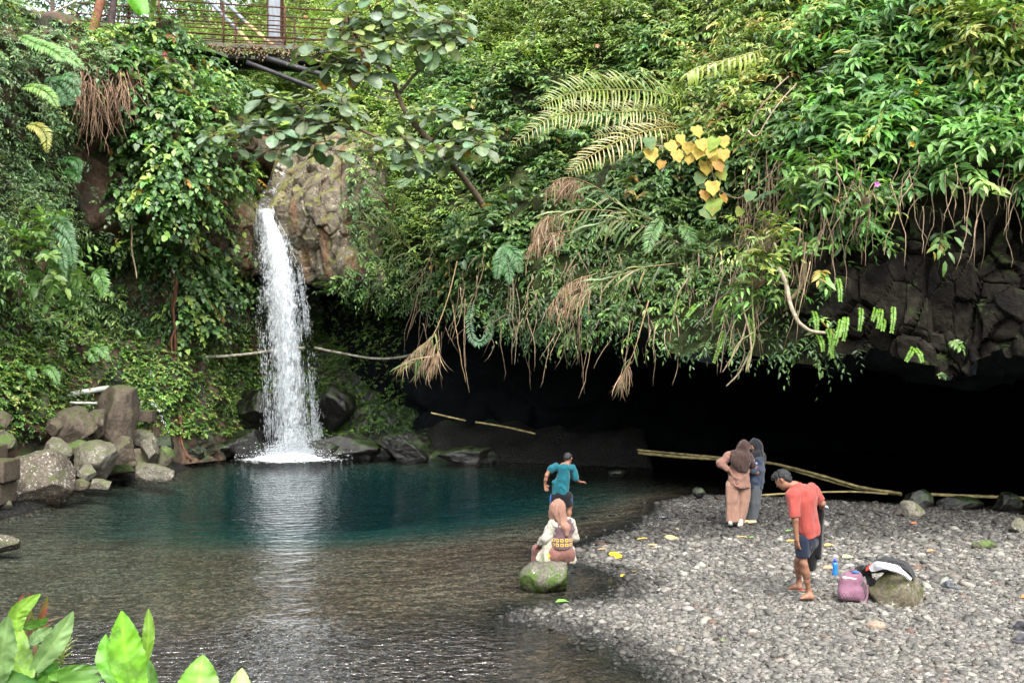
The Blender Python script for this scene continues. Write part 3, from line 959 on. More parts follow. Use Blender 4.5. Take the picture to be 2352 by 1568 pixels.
# region letters of the vegetation, 84 px squares of the 2352 px wide picture
KINDS = ['none', 'S', 'I', 'R', 'L', 'D', 'B', 'G', 'F', 'M', 'K', 'V']
GRID = [
    [1, 1, 1, 2, 2, 0, 0, 0, 0, 4, 4, 4, 4, 4, 4, 4, 4, 4, 4, 6, 6, 6, 6, 7, 7, 7, 7, 7],
    [1, 1, 1, 2, 2, 0, 0, 0, 0, 4, 4, 4, 5, 4, 4, 4, 4, 5, 5, 6, 6, 6, 7, 7, 7, 7, 7, 7],
    [1, 1, 3, 3, 2, 2, 2, 0, 0, 4, 4, 5, 5, 5, 5, 5, 4, 5, 6, 6, 6, 6, 7, 7, 7, 7, 7, 7],
    [1, 1, 3, 3, 2, 2, 3, 3, 3, 4, 4, 4, 5, 5, 5, 5, 5, 5, 6, 6, 6, 5, 7, 7, 7, 7, 7, 7],
    [1, 1, 3, 2, 2, 2, 3, 3, 3, 3, 4, 4, 5, 5, 5, 5, 5, 5, 5, 5, 5, 11, 7, 7, 7, 7, 7, 7],
    [1, 1, 3, 2, 2, 2, 3, 3, 3, 3, 4, 4, 4, 5, 5, 5, 5, 5, 5, 5, 11, 11, 7, 7, 3, 3, 3, 3],
    [1, 8, 10, 10, 2, 3, 3, 3, 3, 3, 8, 4, 5, 5, 5, 8, 8, 8, 8, 8, 11, 11, 7, 3, 3, 3, 3, 3],
    [8, 8, 10, 10, 10, 2, 2, 3, 3, 3, 8, 8, 5, 10, 8, 8, 8, 8, 8, 8, 11, 11, 3, 3, 3, 3, 3, 3],
    [8, 8, 8, 10, 10, 2, 10, 3, 3, 9, 10, 10, 10, 10, 10, 10, 8, 8, 8, 10, 10, 10, 10, 3, 3, 3, 3, 3],
    [9, 9, 9, 9, 9, 9, 9, 3, 9, 9, 10, 10, 10, 10, 10, 10, 10, 10, 10, 10, 10, 10, 10, 3, 3, 3, 3, 3],
    [9, 9, 9, 9, 9, 9, 9, 3, 9, 9, 10, 10, 10, 10, 10, 10, 10, 10, 10, 10, 10, 10, 10, 3, 3, 3, 3, 3]]
GA = np.array(KINDS)[np.array(GRID)]
PAL = {
    'D': [(5, (.078, .175, .050)), (3, (.115, .225, .055)), (1, (.17, .29, .07)), (.12, (.28, .2, .04))],
    'L': [(4, (.17, .29, .05)), (3, (.22, .345, .055)), (1.5, (.10, .20, .05)), (1, (.26, .33, .10))],
    'B': [(4, (.17, .28, .05)), (3, (.25, .34, .08)), (2, (.09, .19, .045)), (.5, (.37, .34, .08)), (.25, (.32, .18, .06))],
    'G': [(4, (.070, .190, .035)), (3, (.11, .26, .045)), (2, (.045, .13, .03)), (.8, (.18, .32, .06)), (.15, (.35, .29, .05))],
    'S': [(4, (.125, .235, .10)), (3, (.165, .29, .115)), (1, (.20, .33, .095)), (1, (.08, .165, .07))],
    'I': [(4, (.085, .195, .052)), (2, (.125, .265, .065)), (1.6, (.22, .36, .06)), (2, (.055, .135, .045)), (.15, (.38, .21, .03))],
    'F': [(3, (.11, .225, .05)), (2, (.16, .29, .065)), (2, (.065, .15, .04))],
    'M': [(3, (.085, .19, .028)), (2, (.14, .26, .035)), (2, (.05, .13, .022)), (.8, (.20, .27, .05))],
    'K': [(3, (.05, .125, .03)), (2, (.085, .18, .035)), (2, (.03, .08, .025))],
    'V': [(3, (.07, .15, .04)), (2, (.14, .22, .06)), (1, (.2, .17, .07))],
}
# leaves per sprig, stem, leaf, width ratio, template, droop, up, sprigs per 10,000 square px, stand-off
SPR = {
    'D': (9, .42, .20, .50, 'ovate', .45, .45, 85, .55),
    'L': (8, .55, .19, .36, 'lance', .35, .65, 95, .6),
    'B': (9, .55, .22, .34, 'lance', .50, .50, 80, .7),
    'G': (8, .60, .34, .32, 'lance', .50, .50, 42, .6),
    'S': (10, .42, .115, .38, 'ovate', .55, .35, 120, .6),
    'I': (8, .50, .17, .80, 'heart', .75, .25, 75, .45),
    'F': (8, .35, .17, .36, 'lance', .70, .25, 70, .35),
    'M': (7, .18, .095, .62, 'ovate', .50, .50, 190, .12),
    'K': (8, .35, .15, .35, 'lance', 1.0, .05, 60, .25),
    'V': (6, .50, .15, .42, 'ovate', .9, .15, 32, .5),
}


def letters(px, py):
    return GA[np.clip((py // 84).astype(int), 0, len(GRID) - 1), np.clip((px // 84).astype(int), 0, 27)]


def cover(sheet, n, rng, fols, allow, lo=(-260, -220), hi=(2620, 1000), dens=1.0, swap=None):
    """grow sprigs of the region's kind over a sheet"""
    Qp, N, px, py = sheet.sample(n, rng)
    a = sheet.P
    qx, qy = PX(a)
    area = (np.abs((qx[:-1, 1:] - qx[:-1, :-1]) * (qy[1:, :-1] - qy[:-1, :-1]) - (qx[1:, :-1] - qx[:-1, :-1]) * (qy[1:, 1:] * 0 + qy[:-1, 1:] - qy[:-1, :-1]))).sum()
    per = n / area * 1e4
    jx, jy = px + rng.normal(0, 26, n), py + rng.normal(0, 26, n)
    lt = letters(jx, jy)
    inside = (px > lo[0]) & (px < hi[0]) & (py > lo[1]) & (py < hi[1])
    if sheet is left:           # the bare brown rock under the root curtain
        inside &= ~((np.abs(px - 222 - 8 * np.sin(py * .03)) < 40) & (py > 235) & (py < 520))
    if swap:
        for k_, v_ in swap.items():
            lt = np.where(lt == k_, v_, lt)
    clump = fbm(Qp * 0.75, 3, 201)
    for key in SPR:
        if key not in allow:
            continue
        k, sl, L, wr, tpl, dr, up, de, off = SPR[key]
        p = np.clip(de * dens / per * (1 + 0.6 * clump), 0, 1)
        # nearer surfaces need fewer sprigs for the same cover, farther ones more
        if key == 'K':
            p = p * np.where(px > 1560, .45, 1.0)
        p = np.clip(p * (Qp[:, 1] / 26.0) ** 1.6, 0, 1)
        if key == 'L' and sheet is right:
            inside = inside & ~((px < 800) & (py > 330))
        sel = inside & (lt == key) & (rng.random(n) < p)
        m = int(sel.sum())
        if not m:
            continue
        q = Qp[sel]
        o = off * (0.5 + 0.9 * clump[sel]) * (0.35 + rng.random(m)) - 0.08
        q = q + N[sel] * o[:, None]
        hue = fbm(q * 0.5, 2, 230 + ord(key))
        tc = tints(PAL[key], m, rng, 0.22) * np.exp(0.35 * hue)[:, None]
        fols.setdefault(key, Fol()).sprigs(q, N[sel], rng, k, sl, L, wr, tpl, PAL[key], dr, up, jit=0.2, tc=tc)


rng = np.random.default_rng(7)
fl, fr_, fw, fb = {}, {}, {}, {}
cover(left, 90000, rng, fl, 'SIFMKL', dens=1.25)
cover(right, 150000, rng, fr_, 'DLBGFKVS', lo=(690, -260), dens=1.45, swap={'none': 'L'})
cover(recess, 40000, rng, fw, 'MK', lo=(440, 640), dens=1.5, swap={'R': 'M', 'I': 'M', 'V': 'K'})
cover(cave, 30000, rng, fw, 'M', lo=(690, 690), hi=(930, 960), dens=1.1, swap={c: 'M' for c in KINDS})
cover(falls, 30000, rng, fw, 'FM', lo=(800, 290), hi=(960, 690), dens=0.8, swap={c: 'F' for c in KINDS})
cover(falls, 20000, rng, fw, 'M', lo=(600, 270), hi=(960, 335), dens=0.25, swap={c: 'M' for c in KINDS})
cover(back, 60000, rng, fb, 'L', lo=(300, -80), hi=(1100, 360), dens=1.2, swap={c: 'L' for c in KINDS})
NM = {'D': 'glossy_foliage', 'L': 'light_foliage', 'B': 'sunlit_foliage', 'G': 'broad_foliage', 'S': 'shrub_foliage', 'I': 'ivy_foliage',
      'F': 'fern_foliage', 'M': 'moss_foliage', 'K': 'hanging_foliage', 'V': 'vine_foliage'}
for dct in (fl, fr_, fw, fb):
    for key, f in dct.items():
        kind(f.build(NM[key], M_LEAF), 'stuff')
print('LEAVES', {k: sum(len(t) for t in f.T) for d in (fl, fr_, fw, fb) for k, f in d.items()})
# ================================================================ waterfall
def mat_fallwater():
    t = NT('falling_water')
    v = t.obj()
    mp = t.n('Mapping', Vector=v, Scale=(1.0, 1.0, 0.30)).outputs[0]
    n1 = t.noise(mp, 5.5, 5, 0.65, 0.8)
    n2 = t.noise(t.n('Mapping', Vector=v, Scale=(1.0, 1.0, 0.42)).outputs[0], 16.0, 3, 0.6)
    e = t.n('SeparateColor', Color=t.n('VertexColor', {'layer_name': 'tint'}).outputs[0]).outputs[0]
    m = t.math('ADD', t.math('MULTIPLY', n1, 0.6), t.math('MULTIPLY', n2, 0.4))
    m = t.math('ADD', m, t.math('MULTIPLY', t.math('SUBTRACT', e, 0.5), 0.36))
    a = t.ramp(m, 0.43, 0.66, 0.0, 0.85)
    d = t.n('BsdfDiffuse', Color=(0.80, 0.84, 0.87))
    tl = t.n('BsdfTranslucent', Color=(0.80, 0.84, 0.87))
    mx = t.n('MixShader')
    for i, x in enumerate((0.35, d, tl)):
        t.put(mx, str(i), x)
    tr = t.n('BsdfTransparent')
    m2 = t.n('MixShader')
    for i, x in enumerate((a, tr, mx)):
        t.put(m2, str(i), x)
    return t.finish(m2)


def mat_white(name, c=(0.8, 0.84, 0.87)):
    t = NT(name)
    d = t.n('BsdfDiffuse', Color=c)
    tl = t.n('BsdfTranslucent', Color=c)
    mx = t.n('MixShader')
    for i, x in enumerate((0.4, d, tl)):
        t.put(mx, str(i), x)
    return t.finish(mx)


M_FALLW = mat_fallwater()
M_SPRAY = mat_white('spray')
FALL = [  # py, left px, right px, Y
    (480, 588, 628, 32.8), (500, 586, 637, 32.5), (525, 587, 650, 32.2), (560, 589, 668, 31.9), (610, 591, 686, 31.65), (680, 595, 698, 31.5),
    (760, 600, 707, 31.4), (850, 607, 716, 31.35), (940, 612, 721, 31.35), (1000, 614, 726, 31.4), (1046, 614, 728, 31.5)]
FA = catmull(np.array(FALL, float), 90)
wf = thing('waterfall', 'white waterfall dropping from the ochre rock into the teal pool', 'waterfall', W(665, 1045, 31.5))
WO = np.array(wf.location)
rng = np.random.default_rng(21)
mb = MB()
for layer in range(4):
    nu = 26
    u = np.linspace(-1, 1, nu)
    wide = (1.0, 0.92, 0.75, 0.55)[layer]
    x = (FA[:, 1] + FA[:, 2])[:, None] / 2 + (FA[:, 2] - FA[:, 1])[:, None] / 2 * u[None] * wide
    Yq = FA[:, 3][:, None] - (0.02 + 0.13 * layer) * np.sqrt(np.clip(1 - u * u, 0, 1))[None] - 0.06 * layer
    P = WA(x, np.broadcast_to(FA[:, 0][:, None], x.shape), Yq)
    P = P + 0.05 * fbm(P * np.array((3, 3, 0.8)) + 9 * layer, 3, 300 + layer)[..., None] * np.array((0.4, 1.0, 0))
    dens = np.clip(1.02 - np.abs(u) ** 2.2 * 0.95, 0, 1)[None] * np.interp(np.arange(90), [0, 12, 40, 75, 89], [1.0, 0.92, 0.68, 0.56, 0.66])[:, None]
    mb.add(P.reshape(-1, 3) - WO, grid_faces(90, nu), np.repeat(dens.reshape(-1, 1), 3, 1))
mb.build('falling_water', M_FALLW, wf)


def streaks(n, rng, edge=False):
    """long thin drops of water frozen in their fall"""
    t = rng.random(n) ** 0.8
    i = (t * 88).astype(int)
    u = np.clip(rng.normal(0, 0.47, n), -1.12, 1.12)
    if edge:
        u = np.sign(u + 0.25) * (0.86 + np.abs(rng.normal(0, 0.16, n)) * (0.3 + t))
    fa = FA[i]
    x = (fa[:, 1] + fa[:, 2]) / 2 + (fa[:, 2] - fa[:, 1]) / 2 * u
    P = WA(x, fa[:, 0] + rng.normal(0, 3, n), fa[:, 3] - 0.5 * rng.random(n) * (1 - np.clip(np.abs(u), 0, 1)) + (0.0 if not edge else rng.normal(0, .15, n)))
    cl = fbm(P * np.array((2.2, 2.2, 0.9)), 3, 333)
    keep = cl > rng.normal(-0.05, 0.25, n)
    P, t = P[keep], t[keep]
    n = len(P)
    ln = (0.03 + 0.11 * rng.random(n) ** 2) * (0.5 + .7 * t)
    wd = 0.003 + 0.008 * rng.random(n) ** 1.5
    if edge:
        ln, wd = ln * 0.55, wd * 0.75
    o = np.array([(0, 0, 1), (1, 0, .2), (0, 1, 0), (-1, 0, -.1), (0, -1, .1), (0, 0, -1.4)], float)
    f = np.array([(0, 1, 2), (0, 2, 3), (0, 3, 4), (0, 4, 1), (5, 2, 1), (5, 3, 2), (5, 4, 3), (5, 1, 4)])
    V = P[:, None] + o[None] * np.stack((wd, wd, ln), -1)[:, None]
    return V.reshape(-1, 3), (f[None] + 6 * np.arange(n)[:, None, None]).reshape(-1, 3)


mb = MB()
mb.add(*streaks(9000, rng))
mb.add(*streaks(6000, rng, True))
sp = mb.build('spray', M_SPRAY, wf, color=False)
sp.data.transform(Matrix.Translation(-Vector(WO)))
# boiling white water where the fall lands
n = 12000
a = rng.random(n) * 2 * math.pi
r = np.minimum(np.abs(rng.normal(0, .8, n)), 1.9)
c = W(668, 1045, 31.3)
P = np.stack((c[0] + 0.2 + 0.95 * r * np.cos(a), c[1] - 0.4 + 0.8 * r * np.sin(a), np.abs(rng.normal(0, 0.18, n)) * np.exp(-r * 0.7) * 2.4 + 0.005), -1)
s_ = (0.006 + 0.022 * rng.random(n) ** 2.5)[:, None, None]
o = np.array([(1, 0, 0), (-1, 0, 0), (0, 1, 0), (0, -1, 0), (0, 0, .7), (0, 0, -.5)], float)
f = np.array([(0, 2, 4), (2, 1, 4), (1, 3, 4), (3, 0, 4), (2, 0, 5), (1, 2, 5), (3, 1, 5), (0, 3, 5)])
V = (P[:, None] + o[None] * s_).reshape(-1, 3)
mb = MB().add(V - WO, (f[None] + 6 * np.arange(n)[:, None, None]).reshape(-1, 3))
mb.build('splash', M_SPRAY, wf, color=False, smooth=True)
# low dome of aerated water around the foot
t = NT('foam')
v = t.obj()
msk = t.n('SeparateColor', Color=t.n('VertexColor', {'layer_name': 'tint'}).outputs[0]).outputs[0]
aa = t.ramp(t.math('ADD', t.noise(t.n('Mapping', Vector=v, Scale=(1, 1.6, 1)).outputs[0], 4.5, 5, 0.65), t.math('MULTIPLY', t.math('SUBTRACT', msk, 0.42), 0.85)), 0.44, 0.60)
d = t.n('BsdfDiffuse', Color=(0.82, 0.86, 0.88))
tr = t.n('BsdfTransparent')
mx = t.n('MixShader')
for i, x in enumerate((aa, tr, d)):
    t.put(mx, str(i), x)
M_FOAM = t.finish(mx)
nr_, na = 30, 72
rr = np.linspace(0, 1, nr_)[:, None]
an = np.linspace(0, 2 * math.pi, na)[None]
P = np.stack((c[0] + 0.15 + 2.5 * rr * np.cos(an), c[1] - 0.5 + 2.0 * rr * np.sin(an), 0.012 + 0.16 * np.exp(-(rr * 3) ** 2) * np.ones_like(an)), -1)
P[..., 2] += np.clip(0.09 * fbm(P * 3.2, 3, 340), -.004, 1) * np.exp(-(rr * 2) ** 2)
mk('foam', P.reshape(-1, 3) - WO, grid_faces(nr_, na), M_FOAM, wf, col=np.repeat(np.broadcast_to(np.clip(1 - rr * 1.05, 0, 1), (nr_, na)).reshape(-1, 1), 3, 1))
# thin film of water sliding down the chute above the lip
ch = [(705, 285, 37.0), (680, 330, 36.0), (655, 375, 35.4), (634, 415, 34.6), (616, 450, 33.9), (607, 475, 33.2), (605, 490, 32.6)]
cc = catmull(np.array(ch, float), 40)
u = np.linspace(-1, 1, 9)
hw = np.interp(np.arange(40), [0, 39], [16, 11])
P = WA(cc[:, 0][:, None] + hw[:, None] * u[None], cc[:, 1][:, None] + 6 * u[None], cc[:, 2][:, None] - 0.22 + 0 * u[None])
mk('chute_water', P.reshape(-1, 3) - WO, grid_faces(40, 9), M_FALLW, wf, col=np.full((360, 3), 0.36))

# ================================================================ boulders
M_BOULDER = mat_rock('brown_boulder', (0.075, 0.058, 0.043), (0.135, 0.105, 0.078), 0.42, 0.12, 0.8, 1.6, mosscol=(0.07, 0.085, 0.03), damp=0.10)
M_MOSSB = mat_rock('mossy_boulder', (0.06, 0.052, 0.038), (0.10, 0.085, 0.062), 0.75, 0.1, 0.85, 1.6, mosscol=(0.075, 0.115, 0.03), damp=0.10)
M_LICHB = mat_rock('lichen_boulder', (0.075, 0.06, 0.045), (0.12, 0.10, 0.075), 0.3, 1.15, 0.8, 1.3, mosscol=(0.07, 0.08, 0.03), damp=0.12)
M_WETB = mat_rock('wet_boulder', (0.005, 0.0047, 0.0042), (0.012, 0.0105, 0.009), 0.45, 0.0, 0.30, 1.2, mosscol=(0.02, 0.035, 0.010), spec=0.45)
M_GREYB = mat_rock('grey_boulder', (0.095, 0.085, 0.064), (0.155, 0.14, 0.11), 0.45, 0.5, 0.75, 1.8, mosscol=(0.08, 0.09, 0.04), damp=0.08)


def rock_mesh(seed, rad, cuts=9, lo=0.62, hi=0.95, rough=0.06, sub=5, tilt=0.0, block=0.0):
    r = np.random.default_rng(seed)
    bm = bmesh.new()
    bmesh.ops.create_icosphere(bm, subdivisions=sub, radius=1.0)
    bm.verts.index_update()
    V = np.array([v.co[:] for v in bm.verts])
    T = np.array([[v.index for v in f.verts] for f in bm.faces])
    bm.free()
    if block:
        V = np.sign(V) * np.abs(V) ** (1 - block)
        V /= np.abs(V).max()
    for _ in range(cuts):
        n = nrm(r.normal(0, 1, 3) * np.array((1, 1, 0.8)))
        d = r.uniform(lo, hi)
        e = np.maximum(V @ n - d, 0)
        V = V - e[:, None] * n
    V = V * (1 + rough * fbm(V * 2.2 + seed, 4, seed)[:, None] + 0.25 * rough * fbm(V * 9 + seed, 2, seed + 3)[:, None])
    V /= np.abs(V).max(0)
    V = V * np.asarray(rad)
    if tilt:
        V = V @ rotm((0, 1, 0), tilt).T
    return V, T


def boulder(label, cx, y0, y1, w, Y, mat, seed, tilt=0.0, deep=0.9, name='boulder', group=None, sink=0.12, cat='boulder', **k):
    """a rock whose outline fills the given box of the picture at distance Y"""
    if Y is None:
        z = .15
        for _ in range(5):
            Y = F * (CAMZ - z) / (y1 - HY)
            z = float(ground_z(np.array([((cx - CX) / F * Y, Y)]))[0])
        Y = Y + .3 * w / F * Y
    h = (y1 - y0) / F * Y
    c = W(cx, (y0 + y1) / 2, Y)
    rx = w / 2 / F * Y
    rz = h / 2 * (1 + sink)
    c[2] -= h / 2 * sink
    rad = (rx, min(rx, max(rz, 0.4 * rx)) * deep + 0.12 * rx, rz)
    V, T = rock_mesh(seed, rad, **k)
    if tilt:
        V = V @ rotm((0, 1, 0), tilt).T
        V[:, 0] *= rx / np.abs(V[:, 0]).max()
        V[:, 2] *= rz / np.abs(V[:, 2]).max()
    o = mk(name, V + c, T, mat, origin=c)
    return tag(o, label, cat, group)


LB = 'boulders on the left bank'
BL = [
    ('tall rounded boulder patched with pale green moss, standing highest at the far left', 69, 880, 1016, 94, 24.4, M_MOSSB, 1, 0.0),
    ('dark knob of rock with plants on top, behind the tall moss patched boulder', 123, 850, 924, 46, 25.4, M_BOULDER, 2, 0.1),
    ('brown slab boulder leaning to the right between the moss patched and the upright boulder', 174, 918, 1012, 88, 24.6, M_BOULDER, 3, 0.75),
    ('dark brown angular block wedged behind the leaning slab boulder', 222, 930, 1004, 66, 25.4, M_BOULDER, 4, 0.7),
    ('large upright grey brown boulder below the white pipes', 274, 880, 1014, 112, 26.2, M_BOULDER, 5, 0.18),
    ('small dark brown rounded rock tucked under the leaning slab', 127, 958, 1006, 42, 24.2, M_BOULDER, 6, 0.0),
    ('low grey rock with a pale top edge, left of the round olive boulder', 127, 1003, 1058, 76, 23.6, M_GREYB, 7, 0.2),
    ('flat moss topped rock behind the round olive boulder', 174, 1008, 1046, 76, 24.4, M_MOSSB, 8, 0.0),
    ('round olive boulder speckled with white lichen above the waterline', 222, 1010, 1102, 98, 23.8, M_GREYB, 9, 0.3),
    ('angular light brown boulder with a dark underside beside the round olive boulder', 282, 1001, 1064, 84, 25.0, M_BOULDER, 10, 0.2),
    ('small pointed pale rock resting in front of the round olive boulder', 197, 1066, 1104, 54, 22.9, M_GREYB, 11, 0.0),
    ('massive boulder crusted with white lichen at the left water edge', 80, 1024, 1168, 160, 21.6, M_LICHB, 12, 0.45),
    ('low wet grey rock at the waterline below the pointed pale rock', 230, 1098, 1126, 56, 22.8, M_GREYB, 13, 0.0),
    ('low dark wet rock at the waterline beside the lichen crusted boulder', 183, 1096, 1126, 46, 22.6, M_BOULDER, 14, 0.0),
    ('upright rock with a yellowish top, right of the angular brown boulder', 345, 1003, 1064, 46, 26.2, M_GREYB, 15, 0.0),
    ('small dark mossy rock at the right end of the boulder pile', 377, 1024, 1068, 44, 26.6, M_MOSSB, 16, 0.0),
    ('long low wet rock running into the pool at the tip of the boulder pile', 345, 1062, 1106, 112, 25.2, M_GREYB, 17, 0.12),
    ('moss and weed covered rock behind the lichen crusted boulder', 130, 1046, 1118, 70, 22.9, M_MOSSB, 18, 0.3),
    ('pale low rock rising from the water at the left picture edge', 8, 1227, 1268, 90, 16.6, M_LICHB, 19, 0.1),
    ('brown mossy block behind the stone wall at the left edge', 10, 985, 1034, 56, 22.2, M_MOSSB, 20, 0.0),
    ('small cream rock under the stone wall at the left edge', 8, 1142, 1174, 42, 20.4, M_GREYB, 21, 0.0),
    ('dark rock face at the left edge beneath the ferns', -6, 940, 1000, 60, 23.0, M_BOULDER, 22, 0.0),
    ('grey rubble rock half hidden behind the yellow topped rock', 330, 985, 1022, 60, 27.2, M_GREYB, 23, 0.2),
    ('dark rubble rock under the small spout of water', 375, 990, 1040, 70, 27.8, M_WETB, 24, 0.3),
    ('dark brown rock under the leaning slab, half hidden by the low grey rock', 150, 990, 1030, 50, 24.6, M_BOULDER, 25, 0.0),
    ('wide mossy rock low in the gap behind the round olive boulder', 250, 1040, 1098, 130, 25.6, M_MOSSB, 26, 0.1),
    ('brown rock between the upright boulder and the angular brown boulder', 312, 1030, 1090, 90, 26.3, M_BOULDER, 27, 0.1),
]
for i, (lab, cx, y0, y1, w, Y, m, sd, tl) in enumerate(BL):
    boulder(lab, cx, y0, y1, w, Y, m, sd * 7 + 3, tl, group=LB, cuts=10, lo=0.55, hi=0.92, sub=5 if w > 40 else 4, block=0.25 if sd in (3, 4, 5, 10) else 0.1)

WB = 'wet rocks at the foot of the fall'
for lab, cx, y0, y1, w, Y, sd, tl in [
    ('black wet rock left of the splash with shining top', 560, 984, 1050, 120, 31.0, 41, -.2),
    ('dark mossy rock standing in the recess left of the waterfall', 590, 872, 980, 110, 32.6, 42, .1),
    ('low wet rock at the pool edge under the hanging red root', 480, 1010, 1056, 110, 30.6, 43, 0),
    ('long shining rock slope right of the splash', 805, 988, 1052, 190, 31.3, 44, .15),
    ('tall mossy rock right of the waterfall below the pipe', 765, 880, 1000, 110, 33.2, 45, .05),
    ('low dark rock at the foot of the cave wall', 940, 990, 1062, 150, 31.0, 46, .1),
    ('black rock close to the waterline left of the boy', 1090, 1022, 1068, 170, 30.2, 47, 0),
    ('small wet rock in the white water right of the splash', 752, 1010, 1054, 70, 30.9, 48, .2),
    ('wet rock under the vertical grey pipe', 440, 1022, 1064, 90, 29.6, 49, .1)]:
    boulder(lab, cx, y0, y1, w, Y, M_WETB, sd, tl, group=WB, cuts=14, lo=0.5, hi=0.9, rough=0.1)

M_SEAT = mat_rock('mossy_seat_rock', (0.085, 0.078, 0.058), (0.125, 0.115, 0.09), 0.62, 0.5, 0.8, 2.6, mosscol=(0.055, 0.095, 0.015), damp=0.05, mossnz=-0.16, mossbias=0.43)
boulder('mossy boulder in the shallows under the seated woman', 1258, 1284, 1358, 134, 14.15, M_SEAT, 66, -0.16, cuts=8, lo=0.66, hi=0.95, block=0.2, sink=0.3)
M_BAGR = mat_rock('olive_rock', (0.085, 0.072, 0.045), (0.125, 0.108, 0.072), 0.4, 0.5, 0.8, 2.4, mosscol=(0.06, 0.065, 0.02))
boulder('olive boulder on the gravel with clothes spread over it', 2060, 1302, 1392, 138, None, M_BAGR, 71, 0.05, cuts=8, lo=0.65, hi=0.95, block=0.15, sink=0.35)
boulder('dark grey green pointed rock at the back of the gravel bank', 2092, 1148, 1190, 66, None, M_GREYB, 83, 0.0, cuts=9, lo=0.5)
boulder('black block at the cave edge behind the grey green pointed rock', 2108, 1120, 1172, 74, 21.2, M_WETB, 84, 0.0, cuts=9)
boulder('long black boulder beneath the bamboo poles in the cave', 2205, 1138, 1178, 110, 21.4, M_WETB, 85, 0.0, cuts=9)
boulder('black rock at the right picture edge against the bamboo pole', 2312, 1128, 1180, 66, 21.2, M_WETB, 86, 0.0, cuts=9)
boulder('grey cobble at the right picture edge below the cave', 2340, 1188, 1226, 42, None, M_GREYB, 87, 0.0, cuts=9, name='cobble', cat='stone')
boulder('olive stone with bright moss on the right of the gravel bank', 2262, 1238, 1264, 62, None, M_MOSSB, 88, 0.0, cuts=9, name='cobble', cat='stone')
boulder('smooth tan stone lying on the gravel in front of the clothes boulder', 2013, 1424, 1448, 46, None, mat_rock('tan_stone', (0.2, 0.15, 0.11), (0.25, 0.19, 0.14), 0, 0, 0.8, 4), 89, 0.0, cuts=4, lo=.8, name='cobble', cat='stone')
boulder('wet stone breaking the surface at the far edge of the gravel bank', 1420, 1078, 1092, 50, 27.0, M_WETB, 90, 0.0, name='cobble', cat='stone')
boulder('small dark stone at the far gravel edge left of the standing women', 1605, 1117, 1140, 32, 22.2, M_WETB, 91, 0.0, name='cobble', cat='stone')

# masonry at the left edge and behind the boulders
M_MASON = mat_rock('masonry', (0.05, 0.036, 0.026), (0.08, 0.062, 0.045), 0.4, 0.0, 0.85, 2.0, mosscol=(0.06, 0.07, 0.02))
for lab, cx, cy, w, h, Y, dz in [('brown stone block on top of the low wall at the left edge', -14, 1080, 84, 50, 20.3, .7),
                                 ('ochre stone block at the bottom of the low wall at the left edge', -18, 1130, 76, 52, 20.35, .7),
                                 ('dark stone block behind the upper end of the low wall', -40, 1040, 84, 36, 20.6, .6)]:
    c = W(cx, cy, Y)
    bb = MB().box((0, 0, 0), (w / F * Y, dz, h / F * Y), bev=0.03)
    o = bb.build('stone_block', M_MASON, origin=(0, 0, 0), color=False, smooth=False)
    o.location = tuple(c)
    tag(o, lab, 'stone block', 'blocks of the low stone wall')
mw = thing('masonry_wall', 'moss covered square masonry panel behind the upright boulder', 'wall', W(294, 990, 28.6))
M_MOSSY = mat_rock('mossy_masonry', (0.035, 0.026, 0.018), (0.06, 0.04, 0.025), 0.6, 0.0, 0.9, 1.2, mosscol=(0.04, 0.07, 0.015), mossbias=0.5)
c = W(296, 920, 28.5)
MB().box(c - np.array(mw.location), (98 / F * 28, .5, 150 / F * 28), bev=0.04).build('panel', M_MOSSY, mw, color=False, smooth=False)
f = Fol()
r = np.random.default_rng(91)
n = 420
q = np.array([W(x, y, 28.2) for x, y in zip(r.uniform(238, 352, n), 845 + 125 * r.random(n) ** .8)])
f.sprigs(q - np.array(mw.location), np.tile((0, -1., .2), (n, 1)), r, 6, .2, .11, .6, 'ovate', PAL['M'], .5, .4)
kind(f.build('creeper', M_LEAF, mw), 'stuff')
c = W(336, 955, 27.4)
o = MB().box((0, 0, 0), (36 / F * 27.4, .4, 26 / F * 27.4), bev=0.02).build('stone_block', M_MASON, color=False, smooth=False)
o.location = tuple(c)
tag(o, 'square grey stone block beside the small spout of water', 'stone block')
# ================================================================ footbridge and its gear
_proj = {}


def surfY(sheet, px, py):
    """distance of a sheet's surface seen at a pixel"""
    k = id(sheet)
    if k not in _proj:
        a, b = PX(sheet.P)
        _proj[k] = (a.ravel(), b.ravel(), sheet.P[..., 1].ravel())
    a, b, y = _proj[k]
    d = (a - px) ** 2 + (b - py) ** 2
    i = np.argsort(d)[:4]
    return float(y[i].min())


M_RUST = mat_plain('rusty_iron', (0.06, 0.026, 0.018), 0.85, 0.2, 0.5, 7, bump=0.3)
M_DARKST = mat_plain('black_steel', (0.022, 0.021, 0.024), 0.6, 0.4, 0.4, 5, bump=0.3)
M_DECK = mat_rock('mossy_deck', (0.08, 0.068, 0.055), (0.12, 0.105, 0.085), 0.15, 0.0, 0.9, 2.0, mosscol=(0.09, 0.08, 0.03))
M_GREYP = mat_plain('galvanised', (0.15, 0.17, 0.19), 0.5, 0.5, 0.25, 4, vecscale=(3, 3, .6))
M_YELP = mat_plain('lichened_pipe', (0.33, 0.27, 0.12), 0.75, 0.3, 0.4, 5)
M_PVC = mat_plain('white_pvc', (0.58, 0.57, 0.52), 0.5, 0.4, 0.2, 3)
M_OLDP = mat_plain('weathered_pipe', (0.36, 0.33, 0.26), 0.8, 0.25, 0.55, 5, vecscale=(1, 1, 1))


def bridgeP(px, py, dY=0.0):
    return W(px, py, np.interp(px, [100, 820], [33.6, 35.6]) + dY)


